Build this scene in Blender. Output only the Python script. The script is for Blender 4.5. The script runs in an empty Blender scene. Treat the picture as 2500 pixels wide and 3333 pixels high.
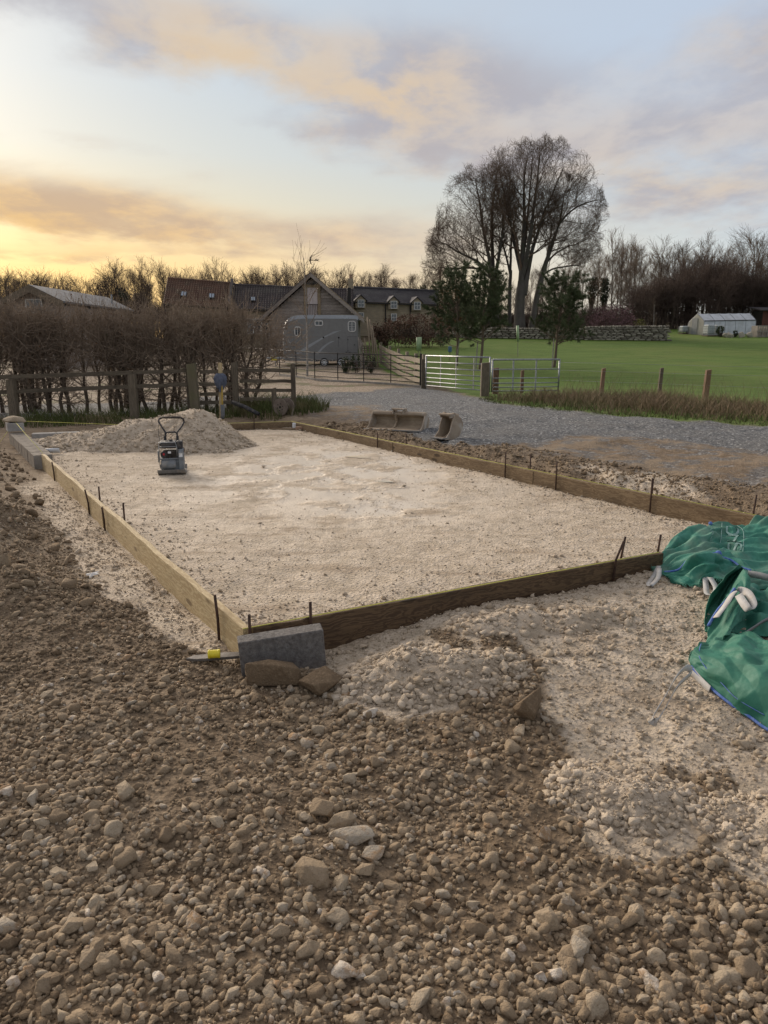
import bpy, bmesh, math, random
import numpy as np
from mathutils import Vector, Matrix, Euler

# ------------------------------------------------------------------ camera
SC = bpy.context.scene
COL = SC.collection
FPX, CX, CY = 2420.0, 1250.0, 1666.5
CAMH = 1.68
PITCH = math.radians(12.85)
cam_d = bpy.data.cameras.new("camera")
cam_d.sensor_fit = 'VERTICAL'
cam_d.sensor_height = 36.0
cam_d.lens = 36.0 * FPX / 3333.0
cam_d.clip_start = 0.05
cam_d.clip_end = 2000.0
cam = bpy.data.objects.new("camera", cam_d)
COL.objects.link(cam)
cam.location = (0, 0, CAMH)
cam.rotation_euler = (math.radians(90) - PITCH, 0, 0)
SC.camera = cam

# ------------------------------------------------------------------ sun and exposure
SUN_AZ, SUN_EL = math.radians(-38), math.radians(20)
sun_d = bpy.data.lights.new("sun", 'SUN')
sun_d.energy = 3.0
sun_d.angle = math.radians(35)
sun_d.color = (1.0, 0.86, 0.71)
sun = bpy.data.objects.new("sun", sun_d)
COL.objects.link(sun)
_sd = Vector((math.sin(SUN_AZ) * math.cos(SUN_EL), math.cos(SUN_AZ) * math.cos(SUN_EL), math.sin(SUN_EL)))
sun.rotation_euler = _sd.to_track_quat('Z', 'Y').to_euler()
SC.view_settings.view_transform = 'Standard'
SC.view_settings.look = 'None'
SC.view_settings.gamma = 1.0
SC.view_settings.use_curve_mapping = False
SC.view_settings.exposure = 0.55
SC.cycles.max_bounces = 4
SC.cycles.diffuse_bounces = 2
SC.cycles.glossy_bounces = 3
SC.cycles.transmission_bounces = 4
SC.cycles.transparent_max_bounces = 4

# ------------------------------------------------------------------ sky
WORLD = bpy.data.worlds.new("World")
SC.world = WORLD
WORLD.use_nodes = True
WORLD.cycles.sampling_method = 'MANUAL'
WORLD.cycles.sample_map_resolution = 256


class NT:
    """small helper that wires shader nodes"""
    def __init__(s, tree):
        s.t = tree
        s.n = tree.nodes
        s.l = tree.links
        s.n.clear()

    def new(s, typ, **kw):
        nd = s.n.new(typ)
        for k, v in kw.items():
            setattr(nd, k, v)
        return nd

    def put(s, sock, v):
        if isinstance(v, bpy.types.NodeSocket):
            s.l.new(v, sock)
        elif v is not None:
            if isinstance(v, (tuple, list)) and len(v) == 3 and sock.type == 'RGBA':
                v = (*v, 1.0)
            sock.default_value = v

    def m(s, op, a, b=None, c=None, clamp=False):
        nd = s.new('ShaderNodeMath', operation=op)
        nd.use_clamp = clamp
        s.put(nd.inputs[0], a)
        if b is not None: s.put(nd.inputs[1], b)
        if c is not None: s.put(nd.inputs[2], c)
        return nd.outputs[0]

    def vm(s, op, a, b=None, scale=None):
        nd = s.new('ShaderNodeVectorMath', operation=op)
        s.put(nd.inputs[0], a)
        if b is not None: s.put(nd.inputs[1], b)
        if scale is not None: s.put(nd.inputs['Scale'], scale)
        return nd.outputs['Value'] if op in ('LENGTH', 'DOT_PRODUCT', 'DISTANCE') else nd.outputs[0]

    def mix(s, f, a, b, blend='MIX'):
        nd = s.new('ShaderNodeMix', data_type='RGBA', blend_type=blend)
        nd.clamp_factor = True
        s.put(nd.inputs[0], f)
        s.put(nd.inputs[6], a)
        s.put(nd.inputs[7], b)
        return nd.outputs[2]

    def ramp(s, f, stops, interp='LINEAR'):
        nd = s.new('ShaderNodeValToRGB')
        nd.color_ramp.interpolation = interp
        e = nd.color_ramp.elements
        while len(e) < len(stops): e.new(0.5)
        for el, (p, c) in zip(e, stops):
            el.position = p
            el.color = (c, c, c, 1) if isinstance(c, (int, float)) else (*c, 1)
        s.put(nd.inputs[0], f)
        return nd.outputs[0]

    def rng(s, v, a, b, c=0.0, d=1.0, smooth=True):
        nd = s.new('ShaderNodeMapRange')
        nd.interpolation_type = 'SMOOTHSTEP' if smooth else 'LINEAR'
        s.put(nd.inputs[0], v)
        for i, q in enumerate((a, b, c, d)): s.put(nd.inputs[i + 1], q)
        return nd.outputs[0]

    def noise(s, vec, scale, detail=4, rough=0.55, dist=0.0, out=0):
        nd = s.new('ShaderNodeTexNoise')
        if vec is not None: s.put(nd.inputs['Vector'], vec)
        nd.inputs['Scale'].default_value = scale
        nd.inputs['Detail'].default_value = detail
        nd.inputs['Roughness'].default_value = rough
        nd.inputs['Distortion'].default_value = dist
        return nd.outputs[out]

    def voro(s, vec, scale, feature='F1', out='Distance', rnd=1.0):
        nd = s.new('ShaderNodeTexVoronoi', feature=feature)
        if vec is not None: s.put(nd.inputs['Vector'], vec)
        nd.inputs['Scale'].default_value = scale
        nd.inputs['Randomness'].default_value = rnd
        return nd.outputs[out]

    def mapping(s, vec, scale=(1, 1, 1), rot=(0, 0, 0), loc=(0, 0, 0)):
        nd = s.new('ShaderNodeMapping')
        s.put(nd.inputs[0], vec)
        nd.inputs['Location'].default_value = loc
        nd.inputs['Rotation'].default_value = rot
        nd.inputs['Scale'].default_value = scale
        return nd.outputs[0]


def build_sky():
    N = NT(WORLD.node_tree)
    tc = N.new('ShaderNodeTexCoord')
    d = tc.outputs['Generated']
    sp = N.new('ShaderNodeSeparateXYZ')
    N.put(sp.inputs[0], d)
    x, y, z = sp.outputs
    DEG = 180 / math.pi
    az = N.m('MULTIPLY', N.m('ARCTAN2', x, y), DEG)
    el = N.m('MULTIPLY', N.m('ARCSINE', z), DEG)
    nish = N.new('ShaderNodeTexSky', sky_type='NISHITA')
    nish.sun_disc = False
    nish.sun_elevation = SUN_EL
    nish.sun_rotation = SUN_AZ
    nish.air_density = 1.0
    nish.dust_density = 1.5
    nis = N.vm('SCALE', nish.outputs[0], scale=0.10)

    # angular distance in azimuth from the sun, and how near to the sunset we look
    da = N.m('ABSOLUTE', N.m('SUBTRACT', az, math.degrees(SUN_AZ)))
    da = N.m('MINIMUM', da, N.m('SUBTRACT', 360.0, da))
    near = N.rng(da, 8.0, 78.0, 1.0, 0.0)
    # thin high veil between the clouds
    veil_far = N.ramp(N.rng(el, 0, 60, smooth=False), [(0.0, (0.50, 0.555, 0.585)), (0.10, (0.47, 0.545, 0.60)), (0.25, (0.41, 0.485, 0.60)), (0.5, (0.43, 0.48, 0.57)), (1.0, (0.45, 0.49, 0.56))])
    veil_near = N.ramp(N.rng(el, 0, 60, smooth=False), [(0.0, (0.74, 0.41, 0.10)), (0.075, (0.75, 0.45, 0.105)), (0.12, (0.67, 0.46, 0.18)), (0.16, (0.56, 0.48, 0.31)), (0.21, (0.485, 0.485, 0.43)), (0.28, (0.435, 0.475, 0.49)), (0.40, (0.43, 0.475, 0.51)), (1.0, (0.45, 0.49, 0.56))])
    veil = N.mix(near, veil_far, veil_near)
    clear = N.mix(0.86, nis, veil)

    # cloud sheet: noise on a flat layer seen in perspective
    zz = N.m('ADD', N.m('MAXIMUM', z, 0.0), 0.13)
    cp = N.new('ShaderNodeCombineXYZ')
    N.put(cp.inputs[0], N.m('DIVIDE', x, zz))
    N.put(cp.inputs[1], N.m('DIVIDE', y, zz))
    cv = cp.outputs[0]
    n1 = N.noise(N.mapping(cv, loc=(2.3, 5.1, 0), scale=(0.8, 1.0, 1)), 0.85, 6, 0.55, 0.4)
    n2 = N.noise(N.mapping(cv, loc=(7.7, 1.4, 3), scale=(1.0, 0.8, 1)), 2.4, 6, 0.58, 0.2)
    nn = N.m('ADD', N.m('MULTIPLY', n1, 0.62), N.m('MULTIPLY', n2, 0.38))
    n3 = N.noise(N.mapping(cv, loc=(1.7, 9.4, 5), scale=(1.0, 0.75, 1)), 3.6, 5, 0.6, 0.15)
    wob = N.m('MULTIPLY', N.m('SUBTRACT', n2, 0.5), 9.0)

    def blob(a0, e0, sa, se, tilt=0.0, amp=1.0):
        u = N.m('SUBTRACT', N.m('ADD', az, wob), a0)
        v = N.m('SUBTRACT', N.m('ADD', el, N.m('MULTIPLY', wob, 0.28)), N.m('ADD', N.m('MULTIPLY', u, tilt), e0))
        q = N.m('MULTIPLY_ADD', N.m('MULTIPLY', u, 1.0 / (sa * sa)), u, N.m('MULTIPLY', N.m('MULTIPLY', v, 1.0 / (se * se)), v))
        return N.m('MULTIPLY', N.m('EXPONENT', N.m('MULTIPLY', q, -1.0)), amp)
    # the long sunset bank, the broken band above it and the high grey sheets
    bank = N.m('ADD', blob(-24, 8.9, 17, 2.1, -0.05, 1.0), blob(-5, 7.2, 12.0, 1.7, -0.03, 0.95))
    bank = N.m('ADD', bank, blob(-21, 12.9, 8.0, 0.8, 0.0, 0.55))
    bank = N.m('ADD', bank, blob(-31, 12.2, 4.5, 0.9, 0.0, 0.75))
    bank = N.m('ADD', bank, blob(-20, 5.9, 10.0, 0.5, 0.0, 0.45))
    high = N.m('ADD', blob(-12, 19.6, 13, 2.8, -0.12, 0.9), blob(3, 17.4, 12, 3.4, -0.08, 0.95))
    high = N.m('ADD', high, blob(31, 18.4, 9, 3.4, 0.08, 0.95))
    high = N.m('ADD', high, blob(18, 12.8, 19, 2.4, -0.02, 0.8))
    high = N.m('ADD', high, blob(25, 9.0, 13, 1.6, 0.0, 0.75))
    high = N.m('ADD', high, blob(-28, 20.5, 12, 2.6, 0.0, 0.6))
    high = N.m('ADD', high, blob(-7, 14.2, 10, 0.9, 0.0, 0.45))
    rest = N.rng(el, 20, 30, 0.0, 0.6)
    beh = N.rng(N.m('ABSOLUTE', az), 34, 66, 0.0, 0.45)
    cov = N.m('MINIMUM', N.m('ADD', N.m('ADD', bank, high), N.m('ADD', rest, beh)), 1.05)
    raw = N.m('ADD', N.m('MULTIPLY_ADD', cov, 0.86, 0.13), N.m('MULTIPLY', N.m('SUBTRACT', nn, 0.5), 2.6))
    dens = N.rng(raw, 0.22, 1.05, 0.0, 0.95)
    # lit undersides: warmer towards the sunset, lavender grey elsewhere
    lit = N.rng(n3, 0.38, 0.66)
    cl_far = N.mix(lit, (0.345, 0.335, 0.365), (0.455, 0.425, 0.415))
    warm = blob(-10, 18.4, 8, 3.2, -0.1, 0.95)
    warm = N.m('ADD', warm, blob(2, 16.4, 6, 2.6, 0, 0.75))
    warm = N.m('ADD', warm, blob(27, 19.4, 5, 2.0, 0.1, 0.75))
    warm = N.m('ADD', warm, blob(18, 10.5, 14, 1.6, 0.0, 0.5))
    cl_far = N.mix(N.m('MULTIPLY', warm, N.rng(n3, 0.36, 0.60)), cl_far, (0.555, 0.425, 0.285))
    lowc = N.rng(el, 7.5, 16.0, 1.0, 0.0)
    cl_near = N.mix(lit, (0.50, 0.345, 0.205), (0.66, 0.43, 0.19))
    cl = N.mix(N.m('MULTIPLY', N.rng(da, 4.0, 70.0, 1.0, 0.0), lowc), cl_far, cl_near)
    sky = N.mix(dens, clear, cl)
    # below the horizon: dim ground tone
    sky = N.mix(N.rng(z, -0.06, 0.0), (0.18, 0.15, 0.11), sky)
    bg = N.new('ShaderNodeBackground')
    N.put(bg.inputs[0], sky)
    bg.inputs[1].default_value = 0.92
    out = N.new('ShaderNodeOutputWorld')
    N.l.new(bg.outputs[0], out.inputs[0])


build_sky()

# ------------------------------------------------------------------ projection helpers (photo pixel -> place in the world)
SINP, COSP = math.sin(PITCH), math.cos(PITCH)


def ray(px, py):
    a, b = (px - CX) / FPX, (CY - py) / FPX
    return Vector((a, COSP + b * SINP, -SINP + b * COSP))


def at(px, py, depth):
    return Vector((0, 0, CAMH)) + ray(px, py) * depth


def gp(px, py, z=0.0):
    r = ray(px, py)
    return Vector((0, 0, CAMH)) + r * ((z - CAMH) / r.z)


def depth_of(p):
    return p[1] * COSP - (p[2] - CAMH) * SINP


def project(P):
    P = np.asarray(P, float)
    dz = P[..., 1] * COSP - (P[..., 2] - CAMH) * SINP
    up = P[..., 1] * SINP + (P[..., 2] - CAMH) * COSP
    return CX + FPX * P[..., 0] / dz, CY - FPX * up / dz, dz


# ------------------------------------------------------------------ noise
def _hash(ix, iy, seed):
    h = (ix.astype(np.int64) * 374761393 + iy.astype(np.int64) * 668265263 + seed * 1442695041) & 0xffffffff
    h = ((h ^ (h >> 13)) * 1274126177) & 0xffffffff
    h = h ^ (h >> 16)
    return (h & 0xffffff).astype(float) / float(0xffffff)


def vnoise(x, y, seed=0):
    ix, iy = np.floor(x), np.floor(y)
    fx, fy = x - ix, y - iy
    fx = fx * fx * fx * (fx * (fx * 6 - 15) + 10)
    fy = fy * fy * fy * (fy * (fy * 6 - 15) + 10)
    a, b = _hash(ix, iy, seed), _hash(ix + 1, iy, seed)
    c, d = _hash(ix, iy + 1, seed), _hash(ix + 1, iy + 1, seed)
    return (a + (b - a) * fx) * (1 - fy) + (c + (d - c) * fx) * fy


def fbm(x, y, seed=0, oct=4, rough=0.5):
    s = np.zeros_like(x, dtype=float); a = 1.0; t = 0
    for i in range(oct):
        s += a * (vnoise(x * 2 ** i + 17.3 * i, y * 2 ** i - 9.1 * i, seed + i) - 0.5)
        t += a; a *= rough
    return s / t * 2


def smooth(v, a, b):
    t = np.clip((v - a) / (b - a), 0, 1)
    return t * t * (3 - 2 * t)


def in_poly(x, y, poly):
    r = np.zeros(x.shape, bool)
    n = len(poly)
    for i in range(n):
        x0, y0 = poly[i]; x1, y1 = poly[(i + 1) % n]
        if y0 == y1: continue
        c = ((y0 > y) != (y1 > y)) & (x < (x1 - x0) * (y - y0) / (y1 - y0) + x0)
        r ^= c
    return r


# ------------------------------------------------------------------ objects
def tag(o, label=None, cat=None, group=None, kind=None):
    if label: o["label"] = label
    if cat: o["category"] = cat
    if group: o["group"] = group
    if kind: o["kind"] = kind
    return o


def link(o, parent=None):
    COL.objects.link(o)
    if parent is not None: o.parent = parent
    return o


def thing(name, label, cat, loc=(0, 0, 0), rotz=0.0, group=None):
    o = bpy.data.objects.new(name, None)
    o.empty_display_size = 0.2
    link(o)
    o.location = loc
    o.rotation_euler = (0, 0, rotz)
    return tag(o, label, cat, group)


def npmesh(name, V, F, mat=None, smooth_shade=False, attrs=None):
    V = np.asarray(V, np.float32); F = np.asarray(F, np.int32)
    me = bpy.data.meshes.new(name)
    k = F.shape[1]
    me.vertices.add(len(V)); me.vertices.foreach_set('co', V.ravel())
    me.loops.add(F.size); me.loops.foreach_set('vertex_index', F.ravel())
    me.polygons.add(len(F))
    me.polygons.foreach_set('loop_start', np.arange(0, F.size, k, dtype=np.int32))
    me.polygons.foreach_set('loop_total', np.full(len(F), k, np.int32))
    if smooth_shade: me.polygons.foreach_set('use_smooth', np.ones(len(F), bool))
    if attrs:
        for an, av in attrs.items():
            at_ = me.attributes.new(an, 'FLOAT', 'POINT')
            at_.data.foreach_set('value', np.asarray(av, np.float32))
    me.update(calc_edges=True)
    if mat: me.materials.append(mat)
    return me


def npobj(name, V, F, mat=None, parent=None, smooth_shade=False, attrs=None):
    return link(bpy.data.objects.new(name, npmesh(name, V, F, mat, smooth_shade, attrs)), parent)


def copy_tree(o, parent=None):
    c = o.copy(); link(c, parent)
    for ch in list(o.children): copy_tree(ch, c)
    return c


def rot_to(v):
    """matrix whose X axis points along v and Z stays as upright as it can"""
    x = Vector(v).normalized()
    z = Vector((0, 0, 1))
    if abs(x.dot(z)) > 0.999: z = Vector((0, 1, 0))
    y = z.cross(x).normalized(); z = x.cross(y)
    return Matrix((x, y, z)).transposed()


class MB:
    def __init__(s):
        s.v = []; s.f = []

    def add(s, vs, fs):
        b = len(s.v)
        s.v += [tuple(p) for p in vs]
        s.f += [tuple(i + b for i in f) for f in fs]
        return s

    def box(s, c, d, rot=None):
        c = Vector(c); h = [q / 2 for q in d]
        vs = []
        for sx in (-1, 1):
            for sy in (-1, 1):
                for sz in (-1, 1):
                    p = Vector((sx * h[0], sy * h[1], sz * h[2]))
                    if rot is not None: p = rot @ p
                    vs.append(c + p)
        return s.add(vs, [(0, 1, 3, 2), (4, 6, 7, 5), (0, 4, 5, 1), (2, 3, 7, 6), (0, 2, 6, 4), (1, 5, 7, 3)])

    def beam(s, p0, p1, w, h):
        p0, p1 = Vector(p0), Vector(p1)
        return s.box((p0 + p1) / 2, ((p1 - p0).length, w, h), rot_to(p1 - p0))

    def tube(s, pts, r, n=8, closed=False, cap=True):
        pts = [Vector(p) for p in pts]
        m = len(pts)
        rs = r if isinstance(r, (list, tuple)) else [r] * m
        vs, fs = [], []
        ref = None
        for i, p in enumerate(pts):
            if closed: t = pts[(i + 1) % m] - pts[i - 1]
            else: t = pts[min(i + 1, m - 1)] - pts[max(i - 1, 0)]
            t.normalize()
            if ref is None:
                ref = Vector((0, 0, 1)) if abs(t.z) < 0.9 else Vector((1, 0, 0))
            u = (ref - t * ref.dot(t)).normalized(); ref = u
            w = t.cross(u)
            for k in range(n):
                a = 2 * math.pi * k / n
                vs.append(p + (u * math.cos(a) + w * math.sin(a)) * rs[i])
        for i in range(m if closed else m - 1):
            j = (i + 1) % m
            for k in range(n):
                fs.append((i * n + k, i * n + (k + 1) % n, j * n + (k + 1) % n, j * n + k))
        if cap and not closed:
            fs.append(tuple(range(n - 1, -1, -1)))
            fs.append(tuple((m - 1) * n + k for k in range(n)))
        return s.add(vs, fs)

    def lathe(s, prof, n=16, origin=(0, 0, 0), rot=None):
        o = Vector(origin); vs, fs = [], []
        for r, z in prof:
            for k in range(n):
                a = 2 * math.pi * k / n
                p = Vector((r * math.cos(a), r * math.sin(a), z))
                if rot is not None: p = rot @ p
                vs.append(o + p)
        for i in range(len(prof) - 1):
            for k in range(n):
                fs.append((i * n + k, i * n + (k + 1) % n, (i + 1) * n + (k + 1) % n, (i + 1) * n + k))
        fs.append(tuple(range(n - 1, -1, -1)))
        fs.append(tuple((len(prof) - 1) * n + k for k in range(n)))
        return s.add(vs, fs)

    def prism(s, poly, vec):
        vec = Vector(vec); a = [Vector(p) for p in poly]; n = len(a)
        vs = a + [p + vec for p in a]
        fs = [tuple(range(n - 1, -1, -1)), tuple(range(n, 2 * n))]
        for i in range(n):
            fs.append((i, (i + 1) % n, n + (i + 1) % n, n + i))
        return s.add(vs, fs)

    def sheet(s, rows):
        m, n = len(rows), len(rows[0])
        vs = [p for r in rows for p in r]
        fs = [(i * n + j, i * n + j + 1, (i + 1) * n + j + 1, (i + 1) * n + j) for i in range(m - 1) for j in range(n - 1)]
        return s.add(vs, fs)

    def ball(s, c, r, sub=1, sc=(1, 1, 1)):
        V, F = ICO[sub]
        return s.add([(c[0] + r * sc[0] * p[0], c[1] + r * sc[1] * p[1], c[2] + r * sc[2] * p[2]) for p in V], [tuple(int(i) for i in f) for f in F])

    def build(s, name, mat, parent=None, world=False, smooth_shade=False, bevel=0.0, loc=None, rot=None):
        v = s.v
        if world and parent is not None:
            M = (Matrix.Translation(parent.location) @ parent.rotation_euler.to_matrix().to_4x4()).inverted()
            v = [tuple(M @ Vector(p)) for p in v]
        me = bpy.data.meshes.new(name)
        me.from_pydata([tuple(p) for p in v], [], s.f)
        me.update()
        bm = bmesh.new(); bm.from_mesh(me)
        bmesh.ops.recalc_face_normals(bm, faces=bm.faces)
        if bevel > 0:
            bmesh.ops.bevel(bm, geom=list(bm.edges), offset=bevel, segments=1, affect='EDGES', clamp_overlap=True)
        bm.to_mesh(me); bm.free()
        if smooth_shade:
            for p in me.polygons: p.use_smooth = True
        if mat: me.materials.append(mat)
        o = link(bpy.data.objects.new(name, me), parent)
        if loc is not None: o.location = loc
        if rot is not None: o.rotation_euler = rot
        return o


def _ico(sub):
    bm = bmesh.new()
    bmesh.ops.create_icosphere(bm, subdivisions=sub, radius=1.0)
    V = np.array([v.co[:] for v in bm.verts]); F = np.array([[v.index for v in f.verts] for f in bm.faces])
    bm.free()
    return V, F


ICO = {k: _ico(k) for k in (1, 2, 3, 4, 5)}


# ------------------------------------------------------------------ materials
def new_mat(name):
    m = bpy.data.materials.new(name)
    m.use_nodes = True
    N = NT(m.node_tree)
    out = N.new('ShaderNodeOutputMaterial')
    b = N.new('ShaderNodeBsdfPrincipled')
    N.l.new(b.outputs[0], out.inputs[0])
    return m, N, b


def bump(N, b, h, strength=0.4, dist=0.01):
    nd = N.new('ShaderNodeBump')
    nd.inputs['Strength'].default_value = strength
    nd.inputs['Distance'].default_value = dist
    N.put(nd.inputs['Height'], h)
    N.l.new(nd.outputs[0], b.inputs['Normal'])


def pm(name, c1, c2=None, scale=6.0, rough=0.8, metal=0.0, bs=0.3, bd=0.004, bscale=None, c3=None, c3scale=2.0, c3amt=0.5, stretch=(1, 1, 1), spec=0.3, per_obj=0.0):
    """procedural: two tones mixed by noise, a third tone in worn or dirty patches, fine relief"""
    m, N, b = new_mat(name)
    tc = N.new('ShaderNodeTexCoord')
    vec = N.mapping(tc.outputs['Object'], scale=stretch)
    if c2 is None: c2 = tuple(q * 0.72 for q in c1)
    f = N.noise(vec, scale, 6, 0.62)
    col = N.mix(N.rng(f, 0.33, 0.68), c1, c2)
    fine = N.noise(vec, scale * 9, 3, 0.6)
    col = N.mix(N.m('MULTIPLY', N.rng(fine, 0.35, 0.75), 0.35), col, tuple(q * 0.55 for q in c1))
    if c3 is not None:
        p = N.noise(tc.outputs['Object'], c3scale, 5, 0.65, 0.3)
        col = N.mix(N.m('MULTIPLY', N.rng(p, 0.48, 0.66), c3amt), col, c3)
    if per_obj:
        oi = N.new('ShaderNodeObjectInfo')
        hsv = N.new('ShaderNodeHueSaturation')
        N.put(hsv.inputs['Color'], col)
        N.put(hsv.inputs['Value'], N.m('ADD', 1.0 - per_obj, N.m('MULTIPLY', oi.outputs['Random'], 2 * per_obj)))
        col = hsv.outputs[0]
    N.put(b.inputs['Base Color'], col)
    N.put(b.inputs['Roughness'], N.rng(f, 0.2, 0.8, max(rough - 0.1, 0.02), min(rough + 0.1, 1.0)))
    b.inputs['Metallic'].default_value = metal
    b.inputs['Specular IOR Level'].default_value = spec
    hgt = N.m('ADD', N.noise(vec, bscale or scale * 4, 6, 0.65), N.m('MULTIPLY', fine, 0.4))
    bump(N, b, hgt, bs, bd)
    return m


def wood_mat(name, c1, c2, dark, scale=1.0, rough=0.75, knots=True):
    """grain runs along the object's own X axis"""
    m, N, b = new_mat(name)
    tc = N.new('ShaderNodeTexCoord'); oi = N.new('ShaderNodeObjectInfo')
    off = N.new('ShaderNodeCombineXYZ')
    N.put(off.inputs[0], N.m('MULTIPLY', oi.outputs['Random'], 31.0)); N.put(off.inputs[2], N.m('MULTIPLY', oi.outputs['Random'], 7.0))
    p = N.vm('ADD', tc.outputs['Object'], off.outputs[0])
    warp = N.noise(N.mapping(p, scale=(1.6 * scale, 5 * scale, 5 * scale)), 1.6, 4, 0.5, out=1)
    q = N.vm('ADD', N.mapping(p, scale=(0.9 * scale, 14 * scale, 14 * scale)), N.vm('SCALE', warp, scale=2.6))
    rings = N.m('FRACT', N.m('MULTIPLY', N.noise(q, 0.55, 2, 0.45), 9.0))
    g = N.m('ABSOLUTE', N.m('SUBTRACT', rings, 0.5))
    fine = N.noise(N.mapping(p, scale=(4 * scale, 120 * scale, 120 * scale)), 1.0, 4, 0.6)
    col = N.mix(N.rng(g, 0.06, 0.42), c2, c1)
    col = N.mix(N.m('MULTIPLY', N.rng(fine, 0.45, 0.72), 0.45), col, dark)
    st = N.noise(N.mapping(p, scale=(0.8, 3, 3)), 1.6, 5, 0.6)
    col = N.mix(N.m('MULTIPLY', N.rng(st, 0.5, 0.72), 0.55), col, dark)
    if knots:
        v = N.voro(N.mapping(p, scale=(2.0, 7.0, 7.0)), 1.0)
        col = N.mix(N.m('MULTIPLY', N.rng(v, 0.10, 0.17, 1.0, 0.0), 0.8), col, tuple(k * 0.6 for k in dark))
    hsv = N.new('ShaderNodeHueSaturation'); N.put(hsv.inputs['Color'], col)
    N.put(hsv.inputs['Value'], N.m('ADD', 0.82, N.m('MULTIPLY', oi.outputs['Random'], 0.34)))
    N.put(b.inputs['Base Color'], hsv.outputs[0])
    b.inputs['Roughness'].default_value = rough
    b.inputs['Specular IOR Level'].default_value = 0.25
    bump(N, b, N.m('ADD', N.m('MULTIPLY', fine, 0.6), g), 0.35, 0.004)
    return m


def stone_mat(name, stops, dust, rough=0.9, scale=18.0):
    """colour from the per-stone 'tint' attribute, mottled and dusted"""
    m, N, b = new_mat(name)
    tc = N.new('ShaderNodeTexCoord')
    a = N.new('ShaderNodeAttribute'); a.attribute_name = 'tint'
    geo = N.new('ShaderNodeNewGeometry')
    pos = geo.outputs['Position']
    t = N.m('ADD', a.outputs['Fac'], N.m('MULTIPLY', N.m('SUBTRACT', N.noise(pos, scale, 5, 0.65), 0.5), 0.35), clamp=True)
    col = N.ramp(t, stops)
    nz = N.noise(pos, scale * 4.5, 4, 0.7)
    col = N.mix(N.m('MULTIPLY', N.rng(nz, 0.46, 0.7), 0.55), col, dust)
    sp = N.noise(pos, scale * 14, 2, 0.6)
    col = N.mix(N.m('MULTIPLY', N.rng(sp, 0.56, 0.7), 0.4), col, tuple(q * 0.35 for q in dust))
    N.put(b.inputs['Base Color'], col)
    b.inputs['Roughness'].default_value = rough
    b.inputs['Specular IOR Level'].default_value = 0.2
    bump(N, b, N.m('ADD', nz, N.m('MULTIPLY', N.noise(pos, scale * 1.4, 4, 0.6), 1.5)), 0.8, 0.012)
    return m


M = {}
M['stone'] = stone_mat('rubble_stone', [(0.0, (0.148, 0.104, 0.064)), (0.3, (0.24, 0.178, 0.115)), (0.58, (0.325, 0.25, 0.168)), (0.80, (0.405, 0.332, 0.24)), (0.87, (0.40, 0.35, 0.28)), (0.93, (0.32, 0.20, 0.105)), (1.0, (0.58, 0.52, 0.44))], (0.275, 0.205, 0.13))
M['lime'] = stone_mat('limestone_lump', [(0.0, (0.34, 0.27, 0.19)), (0.4, (0.46, 0.375, 0.275)), (1.0, (0.62, 0.53, 0.42))], (0.50, 0.405, 0.295))
M['wallstone'] = stone_mat('wall_stone', [(0.0, (0.10, 0.09, 0.07)), (0.4, (0.19, 0.17, 0.135)), (1.0, (0.38, 0.35, 0.28))], (0.22, 0.2, 0.15), scale=5.0)
M['pine_board'] = wood_mat('pine_board', (0.48, 0.385, 0.225), (0.36, 0.27, 0.145), (0.22, 0.15, 0.08), scale=1.9)
M['wet_board'] = wood_mat('wet_board', (0.155, 0.10, 0.055), (0.085, 0.052, 0.03), (0.04, 0.027, 0.018), rough=0.6, scale=1.9)
M['brown_board'] = wood_mat('brown_board', (0.235, 0.17, 0.10), (0.15, 0.102, 0.058), (0.07, 0.048, 0.03), scale=1.9)
M['fence_wood'] = wood_mat('fence_wood', (0.145, 0.117, 0.082), (0.10, 0.08, 0.056), (0.05, 0.041, 0.03), knots=False)
M['rust'] = pm('rusty_steel', (0.085, 0.05, 0.035), (0.045, 0.03, 0.025), 30, 0.75, 0.3, c3=(0.16, 0.075, 0.035), c3scale=20)
M['concrete'] = pm('grey_concrete', (0.30, 0.28, 0.25), (0.22, 0.20, 0.175), 7, 0.9, bs=0.5, c3=(0.40, 0.36, 0.30), c3scale=5)
M['string'] = pm('yellow_string', (0.78, 0.74, 0.16), (0.62, 0.58, 0.14), 40, 0.7)
M['galv'] = pm('galvanised_steel', (0.36, 0.375, 0.385), (0.25, 0.265, 0.275), 14, 0.42, 0.7, bs=0.05)
M['iron'] = pm('black_iron', (0.022, 0.021, 0.02), (0.035, 0.028, 0.024), 20, 0.6, 0.3)

# ------------------------------------------------------------------ the site plan
TOPZ = 0.20                                   # top of the formwork boards
A = gp(803, 2043, TOPZ); D = gp(2620, 1711, TOPZ); B = gp(948, 1372, TOPZ); C = gp(52, 1402, TOPZ)
QUAD = [(p.x, p.y) for p in (A, D, B, C)]


def pxpoly(pts, z=0.05):
    return [tuple(gp(px, py, z)[:2]) for px, py in pts]


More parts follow.
